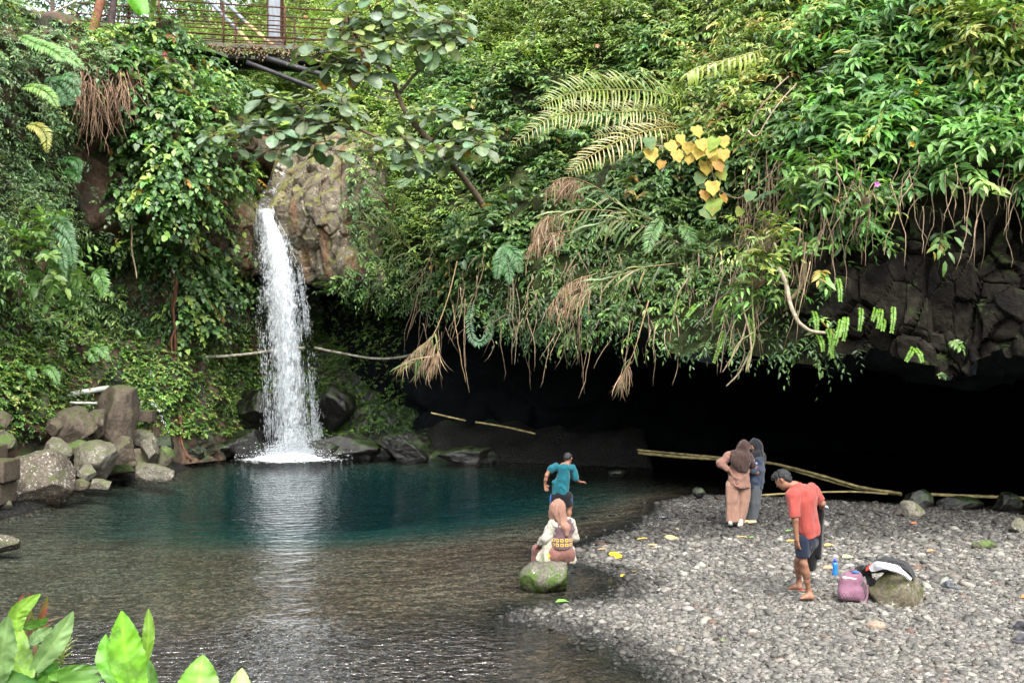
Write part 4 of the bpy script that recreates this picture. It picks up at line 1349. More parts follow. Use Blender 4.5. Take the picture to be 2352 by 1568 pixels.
br = thing('footbridge', 'rusty railed footbridge with mossy deck crossing above the waterfall', 'footbridge', bridgeP(500, 104))
BO = np.array(br.location)
rail_l = np.array([-45, 28, 112, 168, 205, 232]) * 0.2808 + 0.0
rail_1 = np.array([35, 100, 185, 238, 285, 325]) * 0.2808
rail_2 = np.array([65, 140, 215, 268, 310, 345]) * 0.2808
for side, dY in ((0, 0.0), (1, 1.5)):
    for i in range(6):
        sl = (rail_2[i] - rail_1[i]) / (655 - 513.5)
        ys = [rail_l[i] - 0.0, rail_1[i], rail_2[i], rail_2[i] + sl * 175]
        xs_ = [178, 513.5, 655, 830]
        p = np.array([bridgeP(x, y, 0) + np.array((0, dY, 0)) for x, y in zip(xs_, ys)])
        MB().tube(catmull(p, 14) - BO, 0.026 if side == 0 else 0.018, 6).build('rail', M_RUST, br, color=False)
    for x in (176, 222, 365, 513.5, 655, 797):
        top = np.interp(x, [178, 513.5, 655, 830], [-12, 9, 17, 28])
        bot = np.interp(x, [178, 460, 655, 830], [84, 101, 113, 120]) + (10 if side == 0 else 0)
        if x == 176:
            top = 28
        if x == 222:
            top = 14
        p = np.array([bridgeP(x, top), bridgeP(x, bot)]) + np.array((0, dY, 0))
        MB().tube(p - BO, 0.036 if x != 222 else .025, 6).build('post', M_RUST, br, color=False)
a, b = bridgeP(150, 90), bridgeP(840, 120)


def slab(name, ya0, ya1, yb0, yb1, d0, d1, mat, xa=150, xb=840):
    """a straight beam or deck strip: picture y at both ends, depth range"""
    V = []
    for x, (y0, y1) in ((xa, (ya0, ya1)), (xb, (yb0, yb1))):
        p0, p1 = bridgeP(x, y0), bridgeP(x, y1)
        for z in (p0[2], p1[2]):
            for d in (d0, d1):
                V.append((p0[0], p0[1] + d, z))
    fs = np.array(((0, 1, 3, 2), (4, 6, 7, 5), (0, 4, 5, 1), (2, 3, 7, 6), (0, 2, 6, 4), (1, 5, 7, 3)))
    return mk(name, np.array(V) - BO, fs, mat, br, smooth=False)


slab('deck', 89, 97, 113, 122, -0.12, 1.75, M_DECK)
slab('girder', 97.4, 116, 122.4, 146, 0.05, 0.3, M_DARKST)
slab('girder', 97.4, 116, 122.4, 146, 1.3, 1.55, M_DARKST)
slab('edge_beam', 97.6, 107, 122.6, 133, -0.08, 0.02, M_RUST)
MB().tube(path([(600, 130, 34.9), (672, 152, 35.0), (760, 178, 35.3), (830, 205, 36.2)], 10) - BO, 0.10, 10).build('brace', M_DARKST, br, color=False)
MB().tube(path([(566, 143, 34.7), (650, 175, 34.9), (735, 208, 35.2), (800, 236, 36.0)], 10) - BO, 0.08, 10).build('brace', M_DARKST, br, color=False)
for x in (470, 540, 600, 670):
    y0 = np.interp(x, [150, 840], [98, 124])
    p = np.array([bridgeP(x, y0 + 12, 0.0), bridgeP(x - 6, y0 + 20, 1.5)])
    MB().tube(p - BO, 0.07, 6).build('cross_beam', M_DARKST, br, color=False)
f = Fol()
r = np.random.default_rng(50)
q = np.array([bridgeP(x, np.interp(x, [150, 840], [94, 117]) + y, -0.14) for x, y in zip(r.uniform(440, 790, 260), r.uniform(-4, 13, 260))])
f.sprigs(q, np.tile((0, -1., 0), (260, 1)), r, 6, .22, .10, .5, 'small', [(3, (.16, .13, .05)), (2, (.09, .13, .03)), (1, (.22, .14, .05))], .9, .1)
kind(f.build('weeds', M_LEAF), 'stuff')

# railing of the path at the left end of the bridge
pr = thing('path_railing', 'bent railing of the path at the left end of the footbridge', 'railing', W(150, 95, 33.4))
PO = np.array(pr.location)
MB().tube(path([(90, 38, 32.4), (114, 32, 32.6), (152, 14, 33.0), (186, -6, 33.6)], 10) - PO, 0.035, 6).build('rail', M_OLDP, pr, color=False)
MB().tube(path([(148, 15, 33.0), (178, 30, 33.6)], 4) - PO, 0.025, 6).build('rail', M_RUST, pr, color=False)
MB().tube(path([(150, 40, 33.0), (178, 70, 33.6)], 4) - PO, 0.025, 6).build('rail', M_RUST, pr, color=False)
MB().tube(path([(150, 10, 33.0), (150, 100, 33.0)], 4) - PO, 0.04, 6).build('post', M_OLDP, pr, color=False)

co = thing('steel_column', 'grey steel column standing behind the footbridge railing', 'column', W(633, 104, 37.4))
c = W(633, 104, 37.4)
MB().box((0, 0, 3.0), (0.46, 0.40, 6.0), bev=0.02).build('shaft', M_GREYP, co, color=False, smooth=False)
MB().box((0, 0, 0.05), (0.62, 0.56, 0.3), bev=0.02).build('foot', M_DECK, co, color=False, smooth=False)
for x in (-0.245, 0.245):
    MB().box((x, -0.02, 3.0), (0.035, 0.46, 5.98), bev=0.006).build('flange', M_RUST, co, color=False, smooth=False)
for lab, p1, p2, p3 in [('grey diagonal pipe running down to the footbridge, the left one of two', (440, -40, 38.6), (549, 73, 37.4), (588, 116, 36.9)),
                        ('grey diagonal pipe with a yellow lower end, nearer the steel column', (462, -50, 39.0), (566, 53, 37.8), (630, 108, 37.0))]:
    t_ = thing('inclined_pipe', lab, 'pipe', W(*p3), 'diagonal pipes at the bridge')
    o_ = np.array(t_.location)
    MB().tube(path([p1, p2], 6) - o_, 0.075, 10).build('upper_length', M_GREYP, t_, color=False)
    MB().tube(path([p2, p3], 4) - o_, 0.078, 10).build('lower_length', M_YELP, t_, color=False)

# ================================================================ pipes and bamboo
def pole(name, label, cat, pts, rad, mat, n=16, group=None, knots=False):
    P = path(pts, n)
    o = P[len(P) // 2]
    rr = np.full(n, rad)
    if knots:
        rr = rad * (1 + 0.16 * (np.arange(n) % 3 == 0))
    ob = MB().tube(P - o, rr, 8).build(name, mat, color=False)
    ob.location = tuple(o)
    return tag(ob, label, cat, group)


pole('water_pipe', 'pale pipe slung across the mossy wall and behind the waterfall', 'pipe', [(368, 802, 30.0), (410, 811, 30.3), (470, 819, 30.8), (560, 814, 31.9), (640, 803, 32.9), (700, 798, 33.2)], 0.045, M_OLDP, 30)
pole('water_pipe', 'thin pale pipe sagging across the wall right of the waterfall', 'pipe', [(722, 798, 33.0), (770, 808, 33.0), (850, 822, 33.0), (905, 822, 32.8), (960, 812, 32.8)], 0.04, M_OLDP, 30)
pole('white_pipe', 'thick white plastic pipe behind the upright boulder', 'pipe', [(120, 911, 25.9), (155, 905, 26.1), (250, 891, 27.2)], 0.075, M_PVC, 6, 'white plastic pipes')
pole('white_pipe', 'thin white plastic pipe below the thick one beside the leaning slab', 'pipe', [(160, 924, 26.0), (175, 925, 26.1), (230, 926, 26.6)], 0.035, M_PVC, 6, 'white plastic pipes')
pole('grey_pipe', 'thin dark pipe standing upright against the mossy wall left of the waterfall', 'pipe', [(461, 838, 30.5), (466, 900, 30.4), (476, 992, 30.3)], 0.035, M_DARKST, 8)
M_BAMB = mat_plain('old_bamboo', (0.22, 0.18, 0.08), 0.8, 0.2, 0.6, 6)
BG = 'bamboo poles lying along the cave'
for lab, pts, rad in [
    ('short rusty bamboo pole on the dark rock below the hanging dry grass', [(990, 948, 29.6), (1030, 957, 29.6), (1070, 966, 29.6)], .026),
    ('short yellow bamboo pole on the rock at the left of the cave', [(1092, 969, 29.4), (1160, 980, 29.2), (1230, 996, 29.0)], .03),
    ('upper bamboo pole reaching left from the standing women', [(1464, 1033, 25.8), (1560, 1042, 25.4), (1650, 1050, 24.9), (1700, 1056, 24.6)], .026),
    ('lower thick bamboo pole reaching left from the standing women', [(1466, 1040, 25.7), (1540, 1047, 25.4), (1590, 1051, 25.2), (1660, 1055, 24.8)], .036),
    ('long bamboo pole sloping down behind the man in red', [(1740, 1060, 24.2), (1790, 1067, 23.9), (1880, 1090, 23.2), (1980, 1119, 22.6), (2070, 1133, 22.1)], .032),
    ('second bamboo pole bundled under the long sloping one', [(1800, 1073, 23.9), (1880, 1097, 23.25), (1960, 1119, 22.8), (2020, 1129, 22.4), (2072, 1136, 22.2)], .028),
    ('straight bamboo pole resting on the black rocks at the right edge', [(2138, 1135, 22.0), (2230, 1139, 21.9), (2312, 1142, 21.8), (2420, 1148, 21.7)], .036),
    ('thin bamboo pole at the far gravel edge behind the man in red', [(1740, 1137, 22.6), (1850, 1131, 22.4), (1960, 1129, 22.2), (2040, 1134, 22.0)], .02)]:
    pole('bamboo_pole', lab, 'bamboo pole', pts, rad, M_BAMB, 24, BG, True)
# small spout of water from the masonry
P = path([(338, 924, 28.0), (352, 927, 27.6), (366, 945, 27.3), (378, 972, 27.2), (386, 1000, 27.2)], 24)
r = np.random.default_rng(5)
mb = MB()
for k_ in range(45):
    i = r.integers(1, 22)
    s0 = P[i] + r.normal(0, .035, 3) * (0.3 + i / 22)
    mb.tube(np.array([s0, s0 + (P[i + 1] - P[i]) * r.uniform(.3, .9)]), 0.004 + .005 * r.random(), 4)
o = P[3]
ob = mb.build('water_jet', M_SPRAY, color=False)
tag(ob, 'thin jet of water spouting from the masonry behind the boulders', 'water jet')
ob['kind'] = 'stuff'

# ================================================================ hanging vines, roots, bare branches
def vine(name, label, cat, strands, col, group=None, mat=None, n=26, wob=0.05, seed=1, leafset=None, origin=None):
    r = np.random.default_rng(seed)
    mb = MB()
    P0 = None
    for pts, rad in strands:
        P = path(pts, n)
        P = P + wob * np.stack([fbm(P * 1.3 + 30 * a + seed, 3, seed + a) for a in range(3)], -1)
        if P0 is None:
            P0 = P[0]
        rr = np.linspace(rad, rad * 0.6, n)
        mb.tube(P - P0, rr, 6, np.array(col) * r.uniform(.7, 1.3))
    if leafset is None:
        ob = mb.build(name, mat or M_TWIG)
        ob.location = tuple(P0)
        return tag(ob, label, cat, group)
    root = thing(name, label, cat, P0, group)
    mb.build('stem', mat or M_TWIG, root)
    return root


vine('hanging_root', 'long red brown twisted root hanging to the pool left of the waterfall', 'hanging root',
     [([(392, 560, 29.2), (398, 640, 29.3), (393, 700, 29.3), (402, 760, 29.4), (403, 830, 29.5), (408, 900, 29.6), (412, 970, 29.6), (410, 1005, 29.5), (424, 1030, 29.3), (438, 1056, 29.2)], .06),
      ([(405, 640, 29.1), (396, 720, 29.2), (405, 790, 29.3), (404, 860, 29.4), (413, 940, 29.4), (406, 985, 29.4), (418, 1010, 29.3)], .045),
      ([(404, 750, 29.2), (395, 780, 29.2), (400, 830, 29.3), (407, 905, 29.4), (418, 960, 29.4), (415, 1000, 29.3), (430, 1050, 29.1)], .035),
      ([(412, 955, 29.4), (420, 985, 29.3), (412, 1010, 29.3), (422, 1040, 29.2)], .03)], (.13, .06, .035), seed=3)
vine('hanging_root', 'pale straight root hanging beneath the ivy on the left cliff', 'hanging root', [([(302, 500, 27.4), (305, 560, 27.4), (310, 640, 27.5)], .03)], (.2, .16, .1), seed=4)
# curtain of fine roots under the left cliff top
mb = MB()
r = np.random.default_rng(77)
for k_ in range(150):
    x = r.uniform(165, 310)
    y0 = 150 + r.uniform(0, 60)
    y1 = y0 + r.uniform(60, 190) * (1 - 0.5 * abs(x - 230) / 75)
    x1 = x + r.normal(-8 if x < 230 else 6, 22)
    Y0 = surfY(left, x, y0) - r.uniform(.05, .5)
    P = path([(x, y0, Y0), ((x + x1) / 2 + r.normal(0, 6), (y0 + y1) / 2, Y0 - .1), (x1, y1, Y0 - r.uniform(-.2, .25))], 9)
    P += .16 * np.stack([fbm(P * 1.5 + 9 * k_ + 30 * a, 2, 5) for a in range(3)], -1)
    mb.tube(P, np.linspace(.013, .004, 9), 4, np.array((.21, .135, .09)) * r.uniform(.4, 1.7))
kind(mb.build('roots', M_TWIG), 'stuff')
HV = 'bare vines hanging over the cave mouth'
for lab, st, col, sd in [
    ('thick curved vine with pale bark swinging out under the overhang', [([(1780, 610, 20.6), (1800, 650, 20.3), (1808, 690, 20.1), (1830, 735, 19.9), (1862, 761, 19.8), (1892, 764, 19.8)], .055)], (.2, .17, .12), 1),
    ('dark vine slanting down left of the thick curved vine', [([(1850, 560, 20.8), (1846, 620, 20.6), (1838, 660, 20.5), (1812, 690, 20.4)], .07)], (.10, .08, .04), 2),
    ('long bare branch hanging straight down over the middle of the cave', [([(1716, 575, 21.2), (1702, 640, 21.0), (1708, 720, 20.9), (1724, 790, 20.8), (1718, 850, 20.7)], .028), ([(1712, 740, 20.9), (1690, 800, 20.8), (1660, 850, 20.8)], .02), ([(1722, 800, 20.8), (1700, 850, 20.8), (1672, 888, 20.7)], .024)], (.2, .16, .11), 3),
    ('green tinged branch forking above the gravel behind the standing women', [([(1735, 570, 21.1), (1730, 680, 20.9), (1730, 780, 20.8), (1718, 830, 20.7), (1712, 858, 20.7)], .024), ([(1728, 700, 20.9), (1690, 740, 20.8), (1676, 800, 20.8)], .016), ([(1729, 760, 20.8), (1695, 790, 20.8), (1672, 842, 20.7)], .015)], (.19, .20, .08), 4),
    ('thin crooked twigs hanging left of the long bare branch', [([(1700, 590, 21.2), (1660, 640, 21.0), (1640, 700, 20.9), (1628, 740, 20.9)], .016), ([(1690, 660, 21.0), (1650, 690, 20.9), (1610, 730, 20.9), (1590, 750, 20.9)], .014), ([(1702, 680, 21.0), (1680, 740, 20.9), (1680, 830, 20.9)], .014), ([(1676, 740, 20.9), (1660, 790, 20.9), (1655, 860, 20.8)], .012)], (.17, .13, .1), 5),
    ('very long thin vine dangling over the left part of the cave', [([(1040, 700, 26.6), (1046, 760, 26.5), (1058, 830, 26.4), (1070, 880, 26.4)], .016)], (.2, .14, .08), 6),
    ('second long thin vine beside the looped fern over the cave', [([(1072, 690, 26.4), (1068, 760, 26.3), (1072, 846, 26.3)], .014)], (.17, .12, .08), 7),
    ('tangle of fine dark roots hanging at the middle of the cave lip', [([(1180, 640, 25.2), (1176, 720, 25), (1186, 780, 25), (1182, 838, 25)], .014), ([(1186, 660, 25.2), (1192, 740, 25), (1178, 800, 25)], .012), ([(1172, 660, 25.2), (1170, 740, 25), (1190, 790, 25)], .011)], (.12, .10, .07), 8),
    ('two thin roots hanging below the lichen streaked rock right of the waterfall', [([(848, 655, 31), (846, 690, 31), (840, 718, 31)], .018), ([(856, 655, 31), (855, 690, 31), (866, 722, 31)], .014)], (.17, .12, .08), 9),
    ('arching bare stem rising over the shrubs at upper right', [([(1700, 330, 21.9), (1728, 280, 21.4), (1770, 215, 21.2), (1815, 170, 21.4)], .022)], (.26, .2, .14), 10),
    ('arching bare stem right of the first one, bending down to a yellow sprig', [([(1716, 300, 21.3), (1738, 310, 21.1), (1770, 260, 21.0), (1830, 190, 21.0)], .02)], (.26, .2, .14), 11)]:
    vine('hanging_vine', lab, 'vine', st, col, HV, seed=sd + 20)
# many fine hanging stems in front of the right overhang and through the vine belt
mb = MB()
r = np.random.default_rng(78)
for k_ in range(330):
    if k_ < 130:
        x, y0 = r.uniform(1690, 1900), r.uniform(330, 600)
    elif k_ < 190:
        x, y0 = r.uniform(1900, 2340), r.uniform(330, 480)
    else:
        x, y0 = r.uniform(950, 1780), r.uniform(560, 760)
    ln = r.uniform(60, 200) if k_ < 190 else r.uniform(40, 170)
    Y0 = surfY(right, x, y0) - r.uniform(.15, .9)
    x1 = x + r.normal(-12, 22)
    P = path([(x, y0, Y0), ((x + x1) / 2 + r.normal(0, 8), y0 + ln / 2, Y0 - r.uniform(0, .3)), (x1, y0 + ln, Y0 - r.uniform(0, .3))], 9)
    P += .09 * np.stack([fbm(P * 1.5 + 9 * k_ + 30 * a, 3, 6) for a in range(3)], -1)
    mb.tube(P, np.linspace(.014, .006, 9), 4, np.array((.19, .14, .09)) * r.uniform(.5, 1.5))
kind(mb.build('twigs', M_TWIG), 'stuff')

# ================================================================ the large leaved fig
def rosette(f, c, k, L, pal, r, tilt=None, tpl='round', wr=0.74, spread=1.0, stalk=None):
    """leaves on stalks spreading round a shoot tip"""
    a0 = r.uniform(0, 6.28)
    up = nrm(np.array((0, -0.35, 1.0)) + r.normal(0, .25, 3)) if tilt is None else tilt
    s1 = nrm(np.cross(up, (1, .2, 0)))
    s2 = np.cross(up, s1)
    A, Pn, LL, C, NN = [], [], [], [], []
    for i in range(k):
        a = a0 + i * 2.4
        el = 0.75 - 1.15 * (i / max(k - 1, 1)) + r.normal(0, .15)
        d = nrm((s1 * math.cos(a) + s2 * math.sin(a)) * spread + up * el)
        st = L * (0.25 + .25 * i / k)
        b = c + d * st
        if stalk is not None:
            stalk.tube(np.array([c, b]), 0.009, 4, (.2, .17, .08))
        A.append(d - UP * .25)
        Pn.append(b)
        LL.append(L * (0.62 + 0.45 * i / k) * r.uniform(.7, 1.2))
        NN.append(nrm(up * .8 + np.array((0, -.35, .35)) + d * .3 + r.normal(0, .2, 3)))
    C = tints(pal, k, r, .18)
    C[:1] = C[:1] * np.array((1.5, 1.6, .9))
    LL = np.array(LL)
    f.leaves(np.array(Pn), np.array(A), np.array(NN), LL, LL * wr, tpl, C)


FIGP = [(5, (.115, .185, .10)), (3, (.145, .225, .13)), (2, (.20, .29, .08)), (.06, (.30, .24, .05))]
fig = thing('fig_tree', 'large leaved fig tree leaning out over the waterfall with broad round grey green leaves', 'tree', W(1135, 516, 28.2))
FO = np.array(fig.location)
limbs = [('trunk', [(1150, 560, 28.8), (1132, 514, 28.2), (1096, 452, 27.6), (1063, 409, 27.2), (1010, 345, 26.9), (962, 296, 26.8), (931, 257, 26.7), (914, 214, 26.6)], .11, .06, (.12, .09, .06)),
         ('branch', [(914, 214, 26.6), (898, 170, 26.5), (881, 132, 26.4), (878, 63, 26.3), (855, 30, 26.2), (840, -10, 26.2)], .055, .025, (.09, .06, .05)),
         ('branch', [(917, 214, 26.6), (948, 178, 26.5), (977, 148, 26.4), (996, 110, 26.3), (1003, 86, 26.3), (1000, 46, 26.2)], .045, .02, (.09, .06, .05)),
         ('branch', [(1003, 88, 26.3), (1030, 70, 26.2), (1060, 40, 26.1)], .02, .012, (.09, .06, .05)),
         ('branch', [(911, 214, 26.6), (880, 205, 26.4), (852, 180, 26.2), (815, 158, 26.0), (780, 140, 25.9)], .035, .02, (.25, .21, .17)),
         ('branch', [(916, 224, 26.7), (880, 226, 26.4), (850, 214, 26.2), (832, 202, 26.0)], .03, .015, (.4, .37, .32)),
         ('branch', [(881, 132, 26.4), (845, 110, 26.2), (815, 80, 26.1), (800, 45, 26.1)], .028, .015, (.09, .06, .05)),
         ('branch', [(1010, 345, 26.9), (950, 345, 26.5), (898, 326, 26.2), (850, 308, 26.0), (815, 297, 25.8), (775, 300, 25.6), (740, 302, 25.5), (713, 280, 25.4), (700, 250, 25.4)], .05, .02, (.11, .08, .055)),
         ('branch', [(815, 297, 25.8), (800, 285, 25.7), (782, 265, 25.6)], .02, .012, (.09, .06, .05)),
         ('branch', [(740, 302, 25.5), (690, 318, 25.3), (640, 322, 25.1), (600, 310, 25.0), (540, 318, 24.9), (500, 310, 24.9)], .025, .012, (.11, .08, .055)),
         ('branch', [(990, 330, 26.8), (1010, 300, 26.4), (1040, 285, 26.2), (1080, 290, 26.1)], .03, .014, (.11, .08, .055)),
         ('branch', [(1020, 356, 26.9), (1010, 345, 26.4), (1040, 335, 26.0), (1062, 340, 25.9)], .03, .014, (.11, .08, .055)),
         ('branch', [(985, 340, 26.7), (965, 350, 26.2), (940, 340, 26.0)], .028, .014, (.11, .08, .055))]
for nm, pts, r0, r1, col in limbs:
    P = path(pts, 26)
    P = P + .02 * np.stack([fbm(P * 2 + 9 * a, 2, 60 + a) for a in range(3)], -1)
    MB().tube(P - FO, np.linspace(r0, r1, 26), 9, col).build(nm, M_BARK, fig)
CL = [(700, 95), (725, 128), (762, 118), (800, 145), (790, 75), (800, 42), (835, 60), (850, 22), (872, 60), (905, 48), (940, 25), (890, 95), (845, 105), (868, -8), (800, -5), (915, -10),
      (1003, 66), (1030, 50), (1060, 38), (985, 95), (1015, 100), (955, 115), (1050, 85), (930, 90),
      (780, 140), (820, 165), (835, 135), (745, 150), (850, 170),
      (620, 222), (655, 232), (688, 240), (600, 282), (628, 300), (622, 345), (560, 300), (492, 310), (530, 335), (665, 300), (690, 325), (720, 330), (760, 345), (755, 285), (785, 225), (800, 255), (650, 265), (700, 270),
      (930, 268), (990, 258), (1068, 275), (1095, 300), (930, 318), (968, 342), (1035, 325), (1062, 348), (1000, 368), (945, 382), (1100, 330), (1030, 372), (900, 340)]
f = Fol()
stk = MB()
r = np.random.default_rng(31)
tips = [(p[0], p[1], p[2]) for _, pts, *_ in limbs for p in pts]
for x, y in CL:
    d = [(tx - x) ** 2 + (ty - y) ** 2 for tx, ty, _ in tips]
    j = int(np.argmin(d))
    Yb = tips[j][2] - 0.1 - r.uniform(0, .5)
    c = W(x, y, Yb)
    a = W(*tips[j])
    stk.tube(catmull(np.array([a, (a + c) / 2 - np.array((0, .0, .08)), c]), 8) - FO, np.linspace(.02, .012, 8), 5, (.12, .09, .06))
    rosette(f, c - FO, int(r.integers(9, 14)), .50, FIGP, r, stalk=stk)
f.build('crown', mat_leaf('fig_leaf', 0.42, 0.28, 0.5), fig)
kind(stk.build('twigs', M_BARK, fig), 'stuff')
# old orange leaves and figs
f = Fol()
for x, y, s_ in [(832, 117, .34), (855, 152, .5), (758, 182, .45), (818, 183, .42), (1076, 350, .3), (1085, 98, .2)]:
    f.leaves(W(x - 10, y - 12, 25.9)[None] - FO, np.array([(r.normal(.3, .3), -.2, -1.)]), np.array([(r.normal(0, .4), -1, .3)]), s_, s_ * .8, 'round', np.array([(.36, .20, .035)]) * r.uniform(.8, 1.2))
f.build('old_leaves', M_DRY, fig)

# ================================================================ palm fronds, dry grass, yellow leaved vine
pg = thing('rattan_palm', 'yellow green palm with three drooping feathered fronds over the middle of the slope', 'palm', W(1560, 300, 26.5))
GO = np.array(pg.location)
YP = (.22, .27, .04)
FR = [([(1600, 235, 27.0), (1506, 211, 25.6), (1407, 206, 24.8), (1314, 214, 24.2), (1242, 244, 23.8)], .75, YP, 44, .15),
      ([(1590, 290, 27.0), (1500, 256, 25.4), (1430, 257, 24.8), (1341, 257, 24.2), (1258, 274, 23.8), (1176, 333, 23.5)], .62, (.36, .34, .11), 46, .5),
      ([(1600, 310, 26.6), (1532, 292, 25.2), (1440, 316, 24.4), (1360, 356, 23.8), (1305, 398, 23.5)], .6, (.40, .33, .12), 34, .55),
      ([(1590, 300, 26.4), (1500, 300, 25.0), (1420, 306, 24.5), (1362, 312, 24.2)], .42, (.33, .29, .13), 26, .2)]
for pts, ll, col, n_, hg in FR:
    f = Fol()
    P = path(pts, 60) - GO
    frond(f, P, ll * .85, .085, np.array(col) * .72, r, n_, hang=hg * .8, tpl='strap', taper=True, vee=.3, jit=.18, twist=np.array((0, -1., .35)))
    f.build('frond', M_LEAFG, pg)
    MB().tube(P, np.linspace(.02, .007, 60), 5, (.22, .2, .06)).build('stalk', M_TWIG, pg)
pf = thing('palm_frond', 'single arching frond with hanging yellow green leaflets right of the palm', 'palm frond', W(1745, 112, 25.0))
O_ = np.array(pf.location)
f = Fol()
P = path([(1760, 112, 25.0), (1736, 119, 24.6), (1680, 134, 24.2), (1604, 155, 23.8), (1580, 168, 23.7)], 40) - O_
frond(f, P, .45, .16, (.24, .29, .05), r, 22, hang=1.3, tpl='strap', taper=False, twist=np.array((0, -1., .35)))
f.build('leaflets', M_LEAFG, pf)
MB().tube(P, np.linspace(.016, .007, 40), 5, (.25, .24, .08)).build('stalk', M_TWIG, pf)

yv = thing('climbing_vine', 'vine with big lobed yellow leaves turning green at the lower end, hanging on the slope', 'vine', W(1590, 310, 22.9))
O_ = np.array(yv.location)
z3 = [(960, 1080, 'y', 1.2), (940, 1000, 'g', 1.1), (1080, 1030, 'y', 1.0), (1130, 1010, 'o', .7), (1220, 1030, 'y', 1.1), (1280, 920, 'y', 1.0), (1160, 970, 'y', .8), (1150, 1090, 'y', 1.0), (1250, 1110, 'y', .9), (1330, 1060, 'y', 1.3), (1390, 1110, 'y', 1.1), (1430, 1010, 'l', 1.3),
      (1480, 990, 'y', 1.0), (1480, 1080, 'y', 1.0), (1350, 1170, 'y', 1.2), (1420, 1160, 'o', 1.0), (1320, 1250, 'g', 1.1), (1450, 1225, 'l', .9), (1400, 1310, 'y', 1.2), (1350, 1360, 'o', .9), (1450, 1385, 'o', .8), (1420, 1440, 'l', 1.4), (1320, 1500, 'g', 1.3), (1620, 1480, 'l', .8), (1680, 1370, 'g', 1.0), (1050, 1150, 'o', .8), (1310, 1010, 'y', 1.0), (1400, 1060, 'y', 1.0)]
CCL = {'y': (.43, .32, .06), 'o': (.34, .19, .04), 'l': (.19, .28, .05), 'g': (.09, .17, .06)}
f, mb = Fol(), MB()
for zx, zy, c_, s_ in z3:
    x, y = 1176 + .3296 * zx, .3296 * zy
    Yq = 22.5 + r.uniform(-.2, .2)
    sz = .30 * s_
    b = W(x + r.normal(0, 3), y - 12 * s_, Yq)
    f.leaves(b[None] - O_, np.array([(r.normal(0, .5), -.35, -.8)]), np.array([(r.normal(0, .3), -.85, .5)]), sz, sz * .95, 'lobed', np.array([CCL[c_]]) * r.uniform(.85, 1.15))
f.build('leaves', mat_leaf('yellow_leaf', .6, .35, .3, (.30, .17, .03)), yv)
for pts in ([(1490, 335, 22.7), (1550, 335, 22.6), (1620, 330, 22.6), (1680, 320, 23)], [(1600, 330, 22.6), (1630, 380, 22.6), (1645, 440, 22.6), (1625, 480, 22.6)], [(1640, 430, 22.6), (1690, 455, 22.7), (1720, 440, 22.8)]):
    mb.tube(path(pts, 20) - O_, .012, 5, (.2, .13, .08))
mb.build('stem', M_TWIG, yv)


def reed(label, stem, plumes, blades, seed, Lb=.75):
    """hanging cane grass: arching stems, green blades, tan dry plumes"""
    r = np.random.default_rng(seed)
    P = path(stem, 40)
    root = thing('cane_grass', label, 'cane grass', P[0], 'dry tipped cane grass over the cave')
    o = P[0]
    mb = MB().tube(P - o, np.linspace(.016, .006, 40), 5, (.24, .17, .09))
    f = Fol()
    for a, b, n_ in blades:                     # long green leaves along part of the stem
        idx = (np.linspace(a, b, n_) * 39).astype(int)
        for i in idx:
            t = nrm(P[min(i + 1, 39)] - P[max(i - 1, 0)])
            sd = nrm(np.cross(t, (0, 1, .2)))
            d = t * .8 + sd * r.choice((-1, 1)) * r.uniform(.3, .9) - UP * r.uniform(.2, .8)
            L = Lb * r.uniform(.6, 1.15)
            f.leaves((P[i] - o)[None], d[None], np.array([(r.normal(0, .4), -.6, .6)]), L, L * .085, 'strap', tints([(2, (.10, .20, .055)), (2, (.17, .25, .09)), (1, (.24, .24, .08))], 1, r, .15))
    f.build('blades', M_LEAF, root)
    g = Fol()
    for pts in plumes:
        Q_ = path(pts, 26)
        mb.tube(Q_ - o, np.linspace(.010, .004, 26), 5, (.26, .17, .10))
        for i in range(3, 26):
            for _ in range(3):
                L = r.uniform(.22, .78) * (1 - .35 * i / 26)
                t = nrm(Q_[min(i + 1, 25)] - Q_[i - 1])
                d = t * r.uniform(.1, .5) - UP * r.uniform(.7, 1.2) + r.normal(0, .24, 3)
                g.leaves((Q_[i] - o + r.normal(0, .02, 3))[None], d[None], np.array([(r.normal(0, .6), -1, .2)]), L, L * .035, 'strap', tints([(3, (.33, .245, .145)), (2, (.23, .155, .085)), (2, (.42, .33, .21))], 1, r, .2))
    if plumes:
        g.build('plumes', M_DRY, root)
    mb.build('stems', M_TWIG, root)
    return root


reed('cane grass with two tan plumes high on the slope under the palm', [(1420, 470, 24.6), (1370, 430, 24.2), (1310, 408, 23.9), (1262, 418, 23.8)], [[(1330, 412, 24.0), (1290, 410, 23.8), (1255, 436, 23.7)], [(1350, 425, 24.1), (1310, 415, 23.9), (1285, 430, 23.8)]], [(.0, .5, 8)], 1)
reed('cane grass with a broad double tan plume at mid slope', [(1500, 505, 24.2), (1400, 484, 23.7), (1300, 486, 23.4), (1222, 520, 23.2)], [[(1320, 486, 23.5), (1260, 492, 23.3), (1222, 530, 23.2)], [(1310, 530, 23.5), (1250, 540, 23.3), (1216, 565, 23.2)], [(1290, 500, 23.5), (1250, 510, 23.3), (1230, 550, 23.2)]], [(.0, .75, 22)], 2)
reed('cane grass drooping low with two tan plumes over the cave', [(1560, 604, 23.6), (1480, 615, 23.2), (1400, 640, 22.9), (1310, 672, 22.7), (1258, 730, 22.6)], [[(1370, 628, 22.9), (1310, 650, 22.7), (1258, 708, 22.6)], [(1370, 660, 22.8), (1320, 680, 22.7), (1286, 715, 22.6)]], [(.15, .6, 12)], 3)
